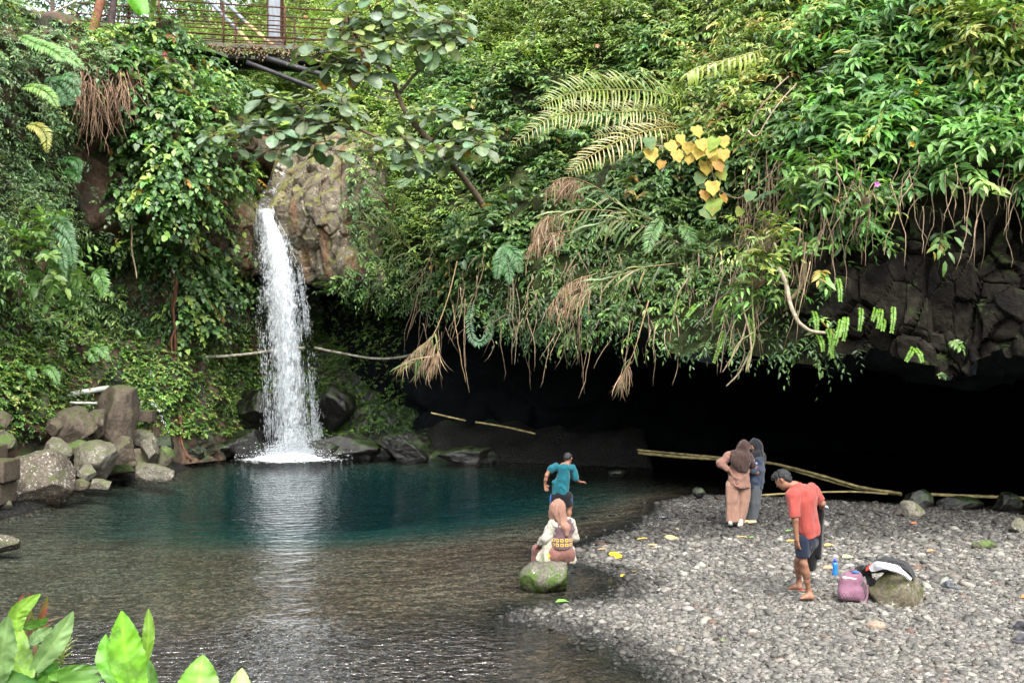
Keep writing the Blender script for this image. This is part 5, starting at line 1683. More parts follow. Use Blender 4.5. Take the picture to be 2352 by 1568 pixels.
reed('cane grass hanging far down with green blades and tan tips beside the waterfall pipe', [(1050, 600, 26.8), (1030, 680, 26.2), (1000, 760, 25.9), (960, 820, 25.7), (930, 850, 25.6)], [[(1000, 770, 25.9), (960, 800, 25.7), (920, 838, 25.6)], [(1010, 780, 25.9), (985, 810, 25.8), (960, 850, 25.7)], [(1010, 800, 25.8), (1000, 820, 25.7), (985, 850, 25.7)]], [(.5, .85, 18)], 4, .6)
reed('thin cane grass dangling by itself with a few orange leaves over the cave', [(1490, 690, 22.6), (1470, 760, 22.3), (1455, 810, 22.2), (1425, 870, 22.2)], [[(1450, 830, 22.2), (1430, 858, 22.2), (1424, 868, 22.2)]], [(.55, .8, 6)], 5, .35)
reed('upright cane leaves on a thin stem left of the middle of the slope', [(960, 600, 29.5), (930, 560, 29.0), (890, 530, 28.8), (850, 515, 28.7)], [], [(.0, 1.0, 26)], 6, .62)
reed('green cane leaves spreading at mid slope above the drooping plumes', [(1560, 560, 23.9), (1480, 520, 23.4), (1420, 505, 23.2), (1360, 520, 23.1)], [], [(.0, 1.0, 34)], 7, .7)

# looped fern frond hanging in the cave mouth
def ferns(specs, name, label_group, cat='fern'):
    for label, fr, col, ll in specs:
        o = W(*fr[0][0])
        root = thing(name, label, cat, o, label_group)
        for pts in fr:
            f = Fol()
            P = path(pts, 50) - o
            ln = np.linalg.norm(np.diff(P, axis=0), axis=1).sum()
            frond(f, P, ll, .24, col, r, int(np.clip(ln / .035, 14, 46)), hang=.25, tpl='lance', twist=np.array((0, -.8, .6)))
            f.build('frond', M_LEAF, root)


LG = (.10, .22, .055)
DGF = (.05, .14, .04)
TF = 'ferns on the left cliff'
ferns([
    ('pale green fern fan spreading on the left cliff beside the root curtain', [[(130, 190, 24.3), (145, 175, 24.0), (165, 178, 23.8), (182, 195, 23.7)], [(130, 190, 24.3), (150, 185, 23.9), (168, 205, 23.7), (178, 222, 23.6)], [(130, 190, 24.3), (140, 200, 23.9), (155, 225, 23.6), (162, 240, 23.6)], [(130, 190, 24.3), (125, 178, 24.0), (118, 180, 23.8), (108, 196, 23.7)], [(130, 190, 24.3), (132, 205, 24.), (138, 222, 23.7), (140, 240, 23.6)]], (.09, .2, .085), .2),
    ('long light green fern frond arching over the cliff top at upper left', [[(60, 85, 23.6), (100, 105, 23.2), (150, 125, 22.9), (190, 155, 22.8)], [(40, 80, 23.6), (80, 98, 23.2), (120, 115, 22.9), (150, 140, 22.8)]], (.14, .28, .07), .24),
    ('bright single fern frond pointing right below the fern fan', [[(48, 200, 22.6), (80, 200, 22.3), (110, 215, 22.1), (132, 246, 22.0)]], (.16, .29, .06), .2),
    ('yellowing fern frond hanging left of the bare brown rock', [[(60, 285, 22.6), (85, 290, 22.3), (104, 310, 22.2), (108, 350, 22.1)]], (.26, .27, .06), .2),
    ('dark fern frond beside the ochre rock face', [[(140, 370, 25.0), (160, 365, 24.6), (178, 375, 24.4), (182, 400, 24.3)], [(142, 395, 25.0), (160, 392, 24.6), (175, 400, 24.4), (180, 420, 24.3)]], (.04, .13, .03), .17),
    ('pair of fern fronds above the mossy wall', [[(135, 640, 24.2), (150, 632, 23.9), (168, 645, 23.7), (174, 680, 23.6)], [(205, 640, 25.4), (222, 625, 25.0), (235, 650, 24.8), (236, 682, 24.7)]], (.11, .23, .06), .26),
    ('grey green fern fronds drooping at mid height on the left', [[(100, 540, 23.6), (130, 530, 23.2), (160, 560, 23.0), (172, 620, 22.9)], [(105, 520, 23.6), (125, 505, 23.3), (150, 520, 23.1), (170, 560, 23.0)], [(90, 545, 23.6), (110, 545, 23.3), (140, 580, 23.0), (150, 640, 22.9)]], (.085, .18, .075), .22),
    ('small fern low on the mossy wall above the white pipes', [[(205, 800, 24.6), (220, 795, 24.3), (235, 805, 24.2), (250, 830, 24.1)], [(205, 800, 24.6), (212, 810, 24.3), (222, 830, 24.2)]], LG, .18),
    ('small fern low at the far left above the moss patched boulder', [[(95, 850, 23.6), (110, 845, 23.3), (125, 860, 23.2), (135, 885, 23.1)], [(60, 850, 23.4), (70, 850, 23.2), (76, 875, 23.1)]], LG, .16)], 'fern_plant', TF)
RF = 'ferns and fern fronds on the overhang'
ferns([
    ('dark green hanging fern below the middle of the slope', [[(1160, 560, 26.2), (1150, 590, 25.8), (1140, 640, 25.6)], [(1160, 560, 26.2), (1165, 600, 25.8), (1172, 650, 25.6)], [(1155, 560, 26.2), (1180, 580, 25.8), (1195, 625, 25.6)]], DGF, .24),
    ('looped fern frond hanging like a hook into the cave', [[(1090, 680, 26.4), (1078, 730, 26.2), (1085, 775, 26.0), (1105, 785, 25.9), (1124, 765, 25.9), (1126, 735, 25.9)]], (.05, .12, .05), .17),
    ('thin dark green chain of leaves hanging beside the tan plumes', [[(1344, 650, 23.2), (1342, 690, 23.0), (1350, 750, 22.9)]], (.03, .14, .05), .11),
    ('fern frond hanging over the slope beside the green cane leaves', [[(1520, 500, 23.6), (1500, 530, 23.2), (1485, 580, 23.0)], [(1560, 520, 23.6), (1580, 530, 23.2), (1590, 560, 23.0)]], (.10, .2, .06), .24),
    ('pale fern frond high on the slope above the lichen streaked rock', [[(950, 410, 30.6), (930, 415, 30.2), (910, 430, 30.0)], [(925, 330, 31), (905, 345, 30.6), (890, 365, 30.4)]], (.12, .2, .09), .22)], 'fern_plant', RF)
# strap ferns: single ladder like fronds hanging from the dark rock
SFX = [(1902, 755, 1912, 820), (1912, 755, 1906, 808), (1932, 735, 1918, 790), (1944, 728, 1938, 780), (1940, 730, 1928, 770), (1978, 708, 1974, 757), (2012, 708, 2004, 735), (2024, 710, 2016, 752), (2028, 730, 2027, 758), (2052, 705, 2048, 762),
       (2098, 798, 2082, 828), (2102, 800, 2118, 830), (1664, 760, 1640, 830), (1636, 740, 1656, 690), (1600, 700, 1578, 726), (1925, 640, 1930, 690), (1870, 715, 1876, 760), (1880, 770, 1890, 805), (1560, 690, 1540, 720), (1690, 690, 1676, 770), (1720, 730, 1730, 780)]
root = thing('strap_fern', 'bright ladder leaved strap ferns hanging from the dark overhang', 'fern', W(1960, 720, 20.2))
o = np.array(root.location)
for x0, y0, x1, y1 in SFX:
    Yq = surfY(right, x0, min(y0, 800)) - .18
    f = Fol()
    P = path([(x0, y0, Yq), ((x0 + x1) / 2 + 2, (y0 + y1) / 2 - 3, Yq - .2), (x1, y1, Yq - .22)], 30) - o
    frond(f, P, .075, .45, (.15, .30, .035), r, 22, hang=.1, tpl='small', taper=False, twist=np.array((0, -1., .2)), lo=0)
    f.build('frond', M_LEAF, root)

# small leafy sprays on the bare rock of the overhang
for i, (lab, x, y, k_, L, tpl) in enumerate([
        ('tuft of glossy leaves on the bare overhang rock', 2020, 560, 8, .2, 'ovate'), ('leaf rosette hanging at the left of the overhang rock', 1890, 625, 12, .24, 'lance'),
        ('small two leaved sprig with an orange leaf on the overhang', 2160, 540, 7, .26, 'lance'), ('round leaved sprig low on the overhang', 1880, 735, 6, .15, 'ovate'),
        ('small fern sprig near the bottom of the overhang', 2188, 784, 8, .17, 'lance'), ('maidenhair tuft dangling from the lowest edge of the overhang', 2158, 862, 16, .1, 'ovate'),
        ('lobed leaf sprig below the middle of the cave lip', 1332, 768, 7, .3, 'ovate')]):
    Yq = surfY(right, x, min(y, 830)) - .15
    c = W(x, y, Yq)
    f = Fol()
    f.sprigs(np.zeros((3, 3)), np.tile((0, -1., .1), (3, 1)), np.random.default_rng(i + 90), k_, L * 1.6, L, .42, tpl, PAL['G'], .8, .2)
    tag(f.build('leafy_sprig', M_LEAF), lab, 'plant', 'sprigs on the overhang').location = tuple(c)

# ================================================================ trees behind and on the bank
def crown(f, c, rad, n, pal, r, L, tpl='small', wr=.5, k=7):
    """leaf clumps through an uneven volume, thinner towards gaps"""
    V = nrm(r.normal(0, 1, (n, 3))) * (r.random((n, 1)) ** .4)
    V = V * (1 + .35 * fbm(V * 1.8 + c, 2, 5)[:, None])
    P = V * np.asarray(rad)
    keep = fbm((P + c) * (1.3 / np.mean(rad)) * 1.6, 3, 9) > -.22
    P = P[keep]
    f.sprigs(P + c, nrm(P), r, k, L * 2.2, L, wr, tpl, pal, .4, .3, jit=.35)


def tree(label, px, py0, Y, height, rad, pal, seed, n=700, L=.28, tpl='small', trunkr=.16, lean=0.0, name='forest_tree', group='forest trees behind the footbridge', bark=(.12, .09, .07)):
    r = np.random.default_rng(seed)
    b = W(px, py0, Y)
    root = thing(name, label, 'tree', b, group)
    top = np.array((lean, 0, height))
    P = catmull(np.array([(0, 0, -1.0), top * .35 + r.normal(0, .15, 3), top * .7 + r.normal(0, .2, 3), top]), 20)
    mb = MB().tube(P, np.linspace(trunkr, trunkr * .35, 20), 8, bark)
    f = Fol()
    for i in range(6):
        t = int(3 + i * 2.6)
        a = r.uniform(0, 6.28)
        e = P[t] + np.array((math.cos(a) * rad * .7, math.sin(a) * rad * .7, rad * .35))
        mb.tube(catmull(np.array([P[t], (P[t] + e) / 2 + (0, 0, .2), e]), 8), np.linspace(trunkr * .45, trunkr * .12, 8), 6, bark)
        crown(f, e, (rad * .62, rad * .62, rad * .42), n // 7, pal, r, L, tpl)
    crown(f, P[-1], (rad * .7, rad * .7, rad * .55), n // 5, pal, r, L, tpl)
    mb.build('trunk', M_BARK, root)
    f.build('crown', M_LEAF, root)
    return root


HAZ = [(3, (.10, .19, .09)), (2, (.14, .25, .10)), (2, (.075, .15, .085))]
LT_ = [(3, (.13, .24, .05)), (2, (.18, .30, .06)), (2, (.08, .17, .04))]
for a in [('blue green forest tree at the far left behind the cliff top', 40, 60, 52, 6, 3.4, HAZ, 1), ('tall thin forest tree behind the path railing', 120, 70, 58, 6, 3.2, HAZ, 2),
          ('dense forest tree behind the two leaning trunks', 215, 85, 62, 6, 3.6, HAZ, 3), ('low forest tree left of the patch of sky', 300, 90, 66, 4.6, 3.4, HAZ, 4),
          ('small forest tree under the patch of sky', 405, 95, 72, 2.6, 2.6, HAZ, 5), ('light green tree with sparse leaves right of the patch of sky', 500, 105, 54, 6.5, 3.0, LT_, 6),
          ('light green tree behind the steel column', 600, 60, 58, 10, 4.2, LT_, 7), ('bright shrub like tree beyond the right end of the footbridge', 700, 40, 52, 7, 3.6, LT_, 8),
          ('forest tree filling the gap above the path railing', 170, 80, 70, 8, 4.4, HAZ, 9)]:
    tree(*a)
# two trunks leaning on the cliff top; their crowns are above the picture
for lab, pts, r0, col, sd in [('tree with a reddish leaning trunk at the left end of the footbridge', [(200, 130, 28.2), (212, 80, 28.2), (222, 40, 28.2), (236, -20, 28.2), (252, -110, 28.2), (262, -220, 28.2)], .13, (.17, .075, .045), 11),
                              ('slimmer dark trunked tree just right of the reddish trunk', [(246, 110, 28.6), (252, 70, 28.6), (256, 40, 28.6), (264, -10, 28.6), (280, -100, 28.6), (290, -200, 28.6)], .10, (.07, .05, .05), 12)]:
    P = path(pts, 24)
    root = thing('leaning_tree', lab, 'tree', P[0], 'leaning trees on the left cliff top')
    mb = MB().tube(P - P[0], np.linspace(r0 * 1.25, r0 * .6, 24), 10, col)
    e = P[-1] - P[0]
    for s_ in (-1, 1):
        mb.tube(catmull(np.array([P[16] - P[0], P[18] - P[0] + (s_ * .5, .2, .6), P[20] - P[0] + (s_ * 1.3, .4, 1.0)]), 8), np.linspace(r0 * .5, r0 * .2, 8), 6, col)
    mb.build('trunk', M_BARK, root)
    f = Fol()
    crown(f, e + (0, .3, .9), (1.9, 1.7, .9), 260, PAL['I'], np.random.default_rng(sd), .2, 'ovate')
    f.build('crown', M_LEAF, root)

bn = thing('banana_plant', 'banana plant on the cliff top hanging one bright torn leaf into the picture top', 'plant', W(345, 60, 28.4))
o = np.array(bn.location)
P = path([(345, 60, 30.0), (352, 0, 29.6), (350, -70, 28.8), (335, -110, 28.0), (310, -75, 27.2), (298, -40, 27.0)], 24) - o
MB().tube(P, np.linspace(.09, .02, 24), 8, (.16, .22, .05)).build('stem', M_BARK, bn)
n_ = 14
t_ = np.linspace(0, 1, n_)
mid = path([(296, -42, 27.0), (306, -20, 26.9), (318, 10, 26.9), (330, 36, 26.9)], n_) - o
hw = .30 * np.sin(np.pi * np.clip(.10 + .82 * t_, 0, 1)) ** .7
V = []
for i in range(n_):
    for q in (-1, -.5, 0, .5, 1):
        V.append(mid[i] + np.array((q * hw[i] * .95, -.06 + .08 * abs(q), .04 * q * hw[i] + .02 * math.sin(3 * i + q))))
mk('leaf', np.array(V), grid_faces(n_, 5), M_LEAFG, bn, col=np.tile(np.array((.10, .30, .02)), (len(V), 1)))

# shrubs standing out on the left cliff edge and slope
def shrub(label, x, y, Y, rad, pal, seed, tpl='ovate', L=.16, n=90, wr=.5, name='shrub', group='shrubs along the cliff tops', mat=None, k=8):
    r = np.random.default_rng(seed)
    c = W(x, y, Y)
    root = thing(name, label, 'shrub', c, group)
    f = Fol()
    mb = MB()
    for i in range(7):
        e = nrm(r.normal(0, 1, 3) * (1, .7, .6) + (0, -.3, .8)) * np.asarray(rad) * .8
        mb.tube(catmull(np.array([(0, 0, -.3 * rad[2]), e * .5 + (0, 0, .05), e]), 8), np.linspace(.025, .008, 8), 5, (.14, .1, .06))
    crown(f, np.zeros(3), rad, n, pal, r, L, tpl, wr, k)
    mb.build('stems', M_TWIG, root)
    f.build('foliage', mat or M_LEAF, root)


RED = [(4, (.05, .15, .035)), (1, (.28, .07, .035)), (2, (.08, .2, .04))]
shrub('upright shrub with reddish young tips in front of the footbridge deck', 362, 82, 29.0, (.55, .5, .75), RED, 1, n=90)
shrub('bright green bush on the cliff top below the banana leaf', 318, 92, 29.0, (.8, .6, .5), PAL['I'], 2)
shrub('leafy bush spilling over the cliff edge beside the bridge girder', 410, 118, 29.6, (.7, .6, .45), PAL['I'], 3, n=100)
shrub('pale leaved low shrub on the cliff top under the leaning trunks', 215, 92, 27.6, (.8, .6, .4), PAL['L'], 4, tpl='lance')
shrub('yellow green low shrub on the cliff top at the path railing', 120, 85, 26.6, (1.2, .8, .6), PAL['L'], 5, tpl='lance', n=130)
shrub('creeper bush bulging from the left cliff toward the waterfall', 480, 250, 29.2, (.9, .7, .9), PAL['I'], 6, n=150)
shrub('ivy clump hanging above the waterfall lip on its left side', 545, 400, 31.2, (.7, .5, .9), PAL['I'], 7, n=110, tpl='heart', wr=.8)
shrub('ivy clump overhanging the root curtain on the left cliff', 330, 175, 27.2, (1.0, .6, .8), PAL['I'], 8, n=120, tpl='heart', wr=.75)
shrub('large leaved bush low on the left cliff between the ferns', 100, 590, 23.0, (.7, .5, 1.1), [(2, (.11, .25, .045)), (1, (.15, .30, .06))], 9, n=55, L=.3, tpl='ovate')
shrub('dense fine bush at the lower left of the slope beside the lichen rock', 900, 470, 30.4, (1.0, .8, .9), PAL['F'], 10, n=190, L=.12, tpl='lance', wr=.3)
shrub('small leafy cluster under the ochre rock beside the fall', 790, 660, 31.6, (.9, .4, .28), PAL['F'], 11, n=70, L=.2)
shrub('fern like bush with red flowers above the lichen streaked rock', 850, 350, 31.6, (.8, .6, .9), PAL['L'], 12, n=140, L=.14)
PU = [(3, (.09, .24, .04)), (2, (.14, .29, .05)), (1, (.2, .28, .05))]
for i, (x, y, Y, lab) in enumerate([(1760, 560, 20.6, 'pale sprig bush hanging in the vine belt'), (1990, 470, 20.1, 'bright bush overhanging the dark rock with a purple flower'), (1740, 640, 20.8, 'small hanging bush at the lower end of the vine belt'),
                                   (1870, 420, 20.9, 'wide rosette bush above the dark rock'), (2240, 110, 20.8, 'yellowing ginger plant at upper right'), (2230, 60, 21.0, 'tall ginger plant with pale drooping leaves at upper right'), (2330, 60, 20.6, 'dark glossy ginger plant in the top right corner')]):
    shrub(lab, x, y, Y, (.75, .5, .7), [(2, (.24, .30, .05)), (2, (.16, .27, .05))] if 'yellow' in lab or 'pale' in lab else PU, 30 + i, n=60, L=.3 if i > 2 else .2, tpl='lance', wr=.33, group='bushes on the right slope')
# sparse flowers
f = Fol()
r = np.random.default_rng(3)
for x, y, c_ in [(868, 372, (.7, .03, .02)), (838, 388, (.7, .04, .02)), (872, 360, (.65, .08, .1)), (1372, 106, (.7, .2, .15)), (2014, 424, (.5, .15, .5)), (2095, 332, (.8, .5, .02)), (2105, 212, (.8, .5, .02)), (2112, 188, (.8, .5, .02)), (786, 38, (.7, .05, .02)), (702, 38, (.7, .06, .03)), (655, 90, (.6, .03, .03))]:
    sh = right if x > 690 else None
    Yq = (surfY(right, x, y) - 1.0) if sh else 37.5
    for k_ in range(5):
        a = k_ * 1.257
        f.leaves(W(x, y, Yq)[None], np.array([(math.cos(a), -.5, math.sin(a))]), np.array([(0, -1, .2)]), .075, .07, 'small', np.array([c_]))
kind(f.build('blossoms', M_LEAF), 'stuff')
# ferns on the slope under the bridge
f = Fol()
r = np.random.default_rng(9)
for _ in range(70):
    x, y = r.uniform(440, 760), r.uniform(160, 300)
    Yq = surfY(back, x, y) - .2
    o = W(x, y, Yq)
    for k_ in range(6):
        a = r.uniform(0, 6.28)
        L = r.uniform(.7, 1.2)
        d = np.array((math.cos(a), math.sin(a) * .8 - .3, 0))
        P = np.array([o, o + d * L * .45 + UP * .42 * L, o + d * L * .85 + UP * .35 * L, o + d * L * 1.1 + UP * .1 * L])
        frond(f, catmull(P, 30), .26, .26, tints([(2, (.15, .30, .06)), (2, (.20, .33, .08)), (1, (.10, .22, .05))], 1, r, .1)[0], r, 18, hang=.2)
kind(f.build('fern_thicket', M_LEAF), 'stuff')
# loose rock outcrops at the head of the chute
boulder('rounded grey brown rock above the ochre outcrop among the fig branches', 885, 288, 330, 90, 33.6, M_BOULDER, 51, 0, cuts=8)
boulder('red brown rock at the head of the chute', 775, 290, 350, 90, 35.0, mat_rock('red_rock', (.14, .06, .035), (.12, .09, .07), 0.2, .2, .8, 1.2), 52, .3, cuts=8)
# ================================================================ bodies grown from rounded limbs
def cone(a, b, ra, rb=None, k=None):
    return ('c', np.asarray(a, float), np.asarray(b, float), ra, ra if rb is None else rb, k)


def ell(c, r, rot=None, k=None):
    return ('e', np.asarray(c, float), np.asarray(r, float), np.eye(3) if rot is None else np.asarray(rot), k)


def prim_sd(p, X):
    if p[0] == 'c':
        _, a, b, ra, rb, _k = p
        ab = b - a
        t = np.clip(((X - a) @ ab) / max(ab @ ab, 1e-12), 0, 1)
        return np.linalg.norm(X - a - t[..., None] * ab, axis=-1) - (ra + (rb - ra) * t)
    _, c, r, rot, _k = p
    q = (X - c) @ rot
    k0 = np.linalg.norm(q / r, axis=-1)
    k1 = np.linalg.norm(q / (r * r), axis=-1)
    return k0 * (k0 - 1) / np.maximum(k1, 1e-6)


def prim_box(p):
    if p[0] == 'c':
        r = max(p[3], p[4])
        return np.minimum(p[1], p[2]) - r, np.maximum(p[1], p[2]) + r
    r = np.abs(p[3]) @ p[2]
    return p[1] - r, p[1] + r


EDGES = [((0, 0, 0), a) for a in range(3)] + [((0, 1, 0), 0), ((0, 0, 1), 0), ((0, 1, 1), 0), ((1, 0, 0), 1), ((0, 0, 1), 1), ((1, 0, 1), 1), ((1, 0, 0), 2), ((0, 1, 0), 2), ((1, 1, 0), 2)]


def grow(prims, vox=0.008, k=0.03, cuts=(), disp=None, carve=(), smooth=1):
    """one closed skin round all prims (smooth union), cut by half spaces [(point, outward normal)]"""
    bx = [prim_box(p) for p in prims]
    lo = np.min([b[0] for b in bx], 0) - 0.05
    hi = np.max([b[1] for b in bx], 0) + 0.05
    n = np.ceil((hi - lo) / vox).astype(int) + 1
    D = np.full(n, 1.0, np.float32)
    ax = [lo[i] + vox * np.arange(n[i]) for i in range(3)]
    for p, (b0, b1) in zip(prims, bx):
        kk = p[-1] or k
        i0 = np.clip(np.floor((b0 - kk - 0.03 - lo) / vox).astype(int), 0, n - 1)
        i1 = np.clip(np.ceil((b1 + kk + 0.03 - lo) / vox).astype(int) + 1, 1, n)
        sl = tuple(slice(a, b) for a, b in zip(i0, i1))
        X = np.stack(np.meshgrid(*[ax[i][sl[i]] for i in range(3)], indexing='ij'), -1)
        d = prim_sd(p, X).astype(np.float32)
        o = D[sl]
        h = np.clip(0.5 + 0.5 * (o - d) / kk, 0, 1)
        D[sl] = o + (d - o) * h - kk * h * (1 - h)
    if disp is not None or cuts or carve:
        X = np.stack(np.meshgrid(*ax, indexing='ij'), -1)
        if disp is not None:
            m = np.abs(D) < 0.05
            D[m] += disp(X[m]).astype(np.float32)
        for p in carve:
            D = np.maximum(D, -prim_sd(p, X).astype(np.float32))
        for p0, nn in cuts:
            D = np.maximum(D, ((X - np.asarray(p0)) @ nrm(np.asarray(nn, float))).astype(np.float32))
    ins = D < 0
    cs = tuple(x - 1 for x in n)
    cnt = np.zeros(cs, np.int8)
    for a in (0, 1):
        for b in (0, 1):
            for c in (0, 1):
                cnt += ins[a:a + cs[0], b:b + cs[1], c:c + cs[2]]
    act = (cnt > 0) & (cnt < 8)
    idx = np.full(cs, -1, np.int64)
    I = np.argwhere(act)
    idx[act] = np.arange(len(I))
    S = np.zeros((len(I), 3))
    W_ = np.zeros(len(I))
    for off, a in EDGES:
        p = I + np.array(off)
        q = p.copy()
        q[:, a] += 1
        d0, d1 = D[tuple(p.T)], D[tuple(q.T)]
        m = (d0 < 0) != (d1 < 0)
        t = np.where(m, d0 / np.where(m, d0 - d1, 1), 0)
        e = p.astype(float)
        e[:, a] += t
        S[m] += e[m]
        W_[m] += 1
    V = lo + vox * S / W_[:, None]
    Fs = []
    for a in range(3):
        b, c = (a + 1) % 3, (a + 2) % 3
        s0 = [slice(None)] * 3
        s1 = [slice(None)] * 3
        s0[a], s1[a] = slice(0, -1), slice(1, None)
        ch = ins[tuple(s0)] != ins[tuple(s1)]
        G = np.argwhere(ch)
        G = G[(G[:, b] > 0) & (G[:, c] > 0) & (G[:, b] < n[b] - 1) & (G[:, c] < n[c] - 1)]
        fl = ins[tuple(G.T)]
        q = []
        for db, dc in ((1, 1), (0, 1), (0, 0), (1, 0)):
            g = G.copy()
            g[:, b] -= db
            g[:, c] -= dc
            q.append(idx[tuple(g.T)])
        q = np.stack(q, -1)
        q = np.where(fl[:, None], q, q[:, ::-1])
        Fs.append(q[(q >= 0).all(1)])
    Q_ = np.concatenate(Fs)
    for _ in range(smooth):
        s = np.zeros_like(V)
        w = np.zeros(len(V))
        for i in range(4):
            j = (i + 1) % 4
            np.add.at(s, Q_[:, i], V[Q_[:, j]])
            np.add.at(s, Q_[:, j], V[Q_[:, i]])
            np.add.at(w, Q_[:, i], 1)
            np.add.at(w, Q_[:, j], 1)
        V = 0.5 * V + 0.5 * s / w[:, None]
    return V, Q_


def folds(amp, freq, seed, stretch=(1, 1, .35)):
    return lambda X: amp * fbm(X * freq * np.array(stretch), 2, seed)


def crease(X, amp, freq, seed, stretch=(1, 1, .5)):
    """sharp pulled folds with soft cloth between them"""
    n_ = fbm(X * freq * np.array(stretch), 2, seed)
    return amp * (np.minimum(np.abs(n_) * 2.2, 1) - .7)


def limb(pts, radii):
    return [cone(pts[i], pts[i + 1], radii[i], radii[i + 1]) for i in range(len(pts) - 1)]


def hand(wrist, d, palm, thumb, s=1.0, curl=0.5):
    """palm, four fingers of different lengths, bent at the knuckles, and a thumb from the palm's side.
    d along the hand, palm the way the palm faces, thumb towards the thumb side"""
    d, palm = nrm(np.asarray(d, float)), nrm(np.asarray(palm, float))
    thumb = nrm(np.asarray(thumb, float) - d * np.dot(thumb, d))
    palm = nrm(palm - d * np.dot(palm, d) - thumb * np.dot(palm, thumb))
    w = np.asarray(wrist, float)
    out = []
    for q in (-1, 0, 1):
        out.append(cone(w + thumb * q * .012 * s, w + d * .075 * s + thumb * q * .026 * s, .015 * s, .014 * s, .012))
    for i, (o, L) in enumerate(((.033, .066), (.011, .076), (-.011, .070), (-.032, .054))):
        b = w + d * .078 * s + thumb * o * s
        c1, c2, c3 = curl * .7, curl * 1.5, curl * 2.1
        p1 = b + (d * math.cos(c1) + palm * math.sin(c1) + thumb * o * 1.5) * L * .45 * s
        p2 = p1 + (d * math.cos(c2) + palm * math.sin(c2)) * L * .32 * s
        p3 = p2 + (d * math.cos(c3) + palm * math.sin(c3)) * L * .25 * s
        for a_, b_, r0, r1 in ((b, p1, .0095, .009), (p1, p2, .009, .008), (p2, p3, .008, .007)):
            out.append(cone(a_, b_, r0 * s, r1 * s, .006))
    t0 = w + d * .022 * s + thumb * .026 * s
    t1 = t0 + (d * .55 + thumb * .7 + palm * .35) * .040 * s
    t2 = t1 + (d * .85 + thumb * .25 + palm * .45) * .034 * s
    out += [cone(t0, t1, .013 * s, .0105 * s, .01), cone(t1, t2, .0105 * s, .0085 * s, .006)]
    return out


def foot(heel, toe, s=1.0, toes=True):
    """bare foot from heel to toe tips on the ground"""
    h, t = np.asarray(heel, float), np.asarray(toe, float)
    d = nrm(t - h)
    sd = nrm(np.cross(d, UP))
    L = np.linalg.norm(t - h)
    out = [cone(h + d * .02 + UP * .012 * s, h + d * L * .45 + UP * .022 * s, .032 * s, .034 * s), cone(h + d * L * .4 + UP * .02 * s, h + d * L * .74 + UP * .004 * s, .034 * s, .026 * s),
           cone(h + d * L * .5 + sd * .014 * s + UP * .008 * s, h + d * L * .74 + sd * .024 * s, .024 * s, .019 * s), cone(h + d * L * .5 - sd * .014 * s + UP * .01 * s, h + d * L * .76 - sd * .024 * s, .026 * s, .021 * s)]
    if toes:
        for i, o in enumerate((-.036, -.014, .004, .020, .034)):
            b = h + d * L * .76 + sd * o * s
            out.append(cone(b, b + d * L * (.2, .19, .17, .14, .11)[i] - UP * .006 * s, (.013, .009, .0085, .008, .0075)[i] * s, (.011, .008, .0075, .007, .0065)[i] * s, .006))
    return out


def head(c, f, up, s=1.0):
    """a head at c facing f: skull, jaw, brow, nose, lips, chin, ears"""
    f = nrm(np.asarray(f, float))
    up = nrm(np.asarray(up, float) - f * np.dot(up, f))
    r = np.cross(f, up)
    R_ = np.stack((r, f, up), 1)
    P = lambda x, y, z: c + s * (r * x + f * y + up * z)
    out = [ell(P(0, -.008, .03), s * np.array((.074, .094, .085)), R_), ell(P(0, .022, -.03), s * np.array((.060, .066, .078)), R_), ell(P(0, .05, -.083), s * np.array((.026, .022, .02)), R_, .02),
           cone(P(-.03, .076, .017), P(.03, .076, .017), .013 * s, .013 * s, .016), cone(P(0, .084, .006), P(0, .103, -.024), .007 * s, .0115 * s, .008),
           ell(P(-.011, .092, -.028), s * np.array((.008, .008, .006)), R_, .006), ell(P(.011, .092, -.028), s * np.array((.008, .008, .006)), R_, .006),
           cone(P(-.018, .078, -.050), P(.018, .078, -.050), .006 * s, .006 * s, .006), cone(P(-.015, .077, -.060), P(.015, .077, -.060), .0065 * s, .0065 * s, .006),
           ell(P(-.032, .068, -.018), s * np.array((.02, .014, .016)), R_, .02), ell(P(.032, .068, -.018), s * np.array((.02, .014, .016)), R_, .02)]
    for q in (-1, 1):
        out += [cone(P(q * .074, -.012, -.022), P(q * .082, -.018, .016), .009 * s, .013 * s, .006), ell(P(q * .080, -.014, .006), s * np.array((.007, .016, .026)), R_, .006)]
    eyes = [(P(q * .029, .074, -.003), .0125 * s) for q in (-1, 1)]
    return out, R_, P, eyes


M_SKIN = None


def mat_skin():
    t = NT('skin')
    v = t.obj()
    c = t.mix(t.ramp(t.noise(v, 9, 4), .3, .7), (.185, .086, .052), (.24, .118, .072))
    b = t.n('BsdfPrincipled', Base_Color=c, Roughness=.55)
    t.put(b, 'Specular IOR Level', .35)
    return t.finish(b)


def mat_cloth(name, col, rough=.9, var=.12, tint=False, weave=220):
    t = NT(name)
    v = t.obj()
    c0 = t.n('VertexColor', {'layer_name': 'tint'}).outputs[0] if tint else col
    g = t.n('CombineColor')
    kk = t.ramp(t.noise(v, 11, 4), .25, .75, 1 - var, 1 + var)
    for ch in ('Red', 'Green', 'Blue'):
        t.put(g, ch, kk)
    b = t.n('BsdfPrincipled', Base_Color=t.mul(1.0, c0, g.outputs[0]), Roughness=rough)
    t.put(b, 'Specular IOR Level', .2)
    t.put(b, 'Sheen Weight', .15)
    t.put(b, 'Normal', t.bump(t.math('ADD', t.math('MULTIPLY', t.noise(v, weave, 1), .15), t.math('MULTIPLY', t.noise(v, 26, 3), .5)), .5, .012))
    return t.finish(b)


M_SKIN = mat_skin()
M_HAIR = mat_plain('black_hair', (.008, .008, .009), .45, .5, .4, 60, bump=.8, bscale=90)
M_EYE = mat_plain('eye', (.03, .02, .015), .2, .6, 0, 1)


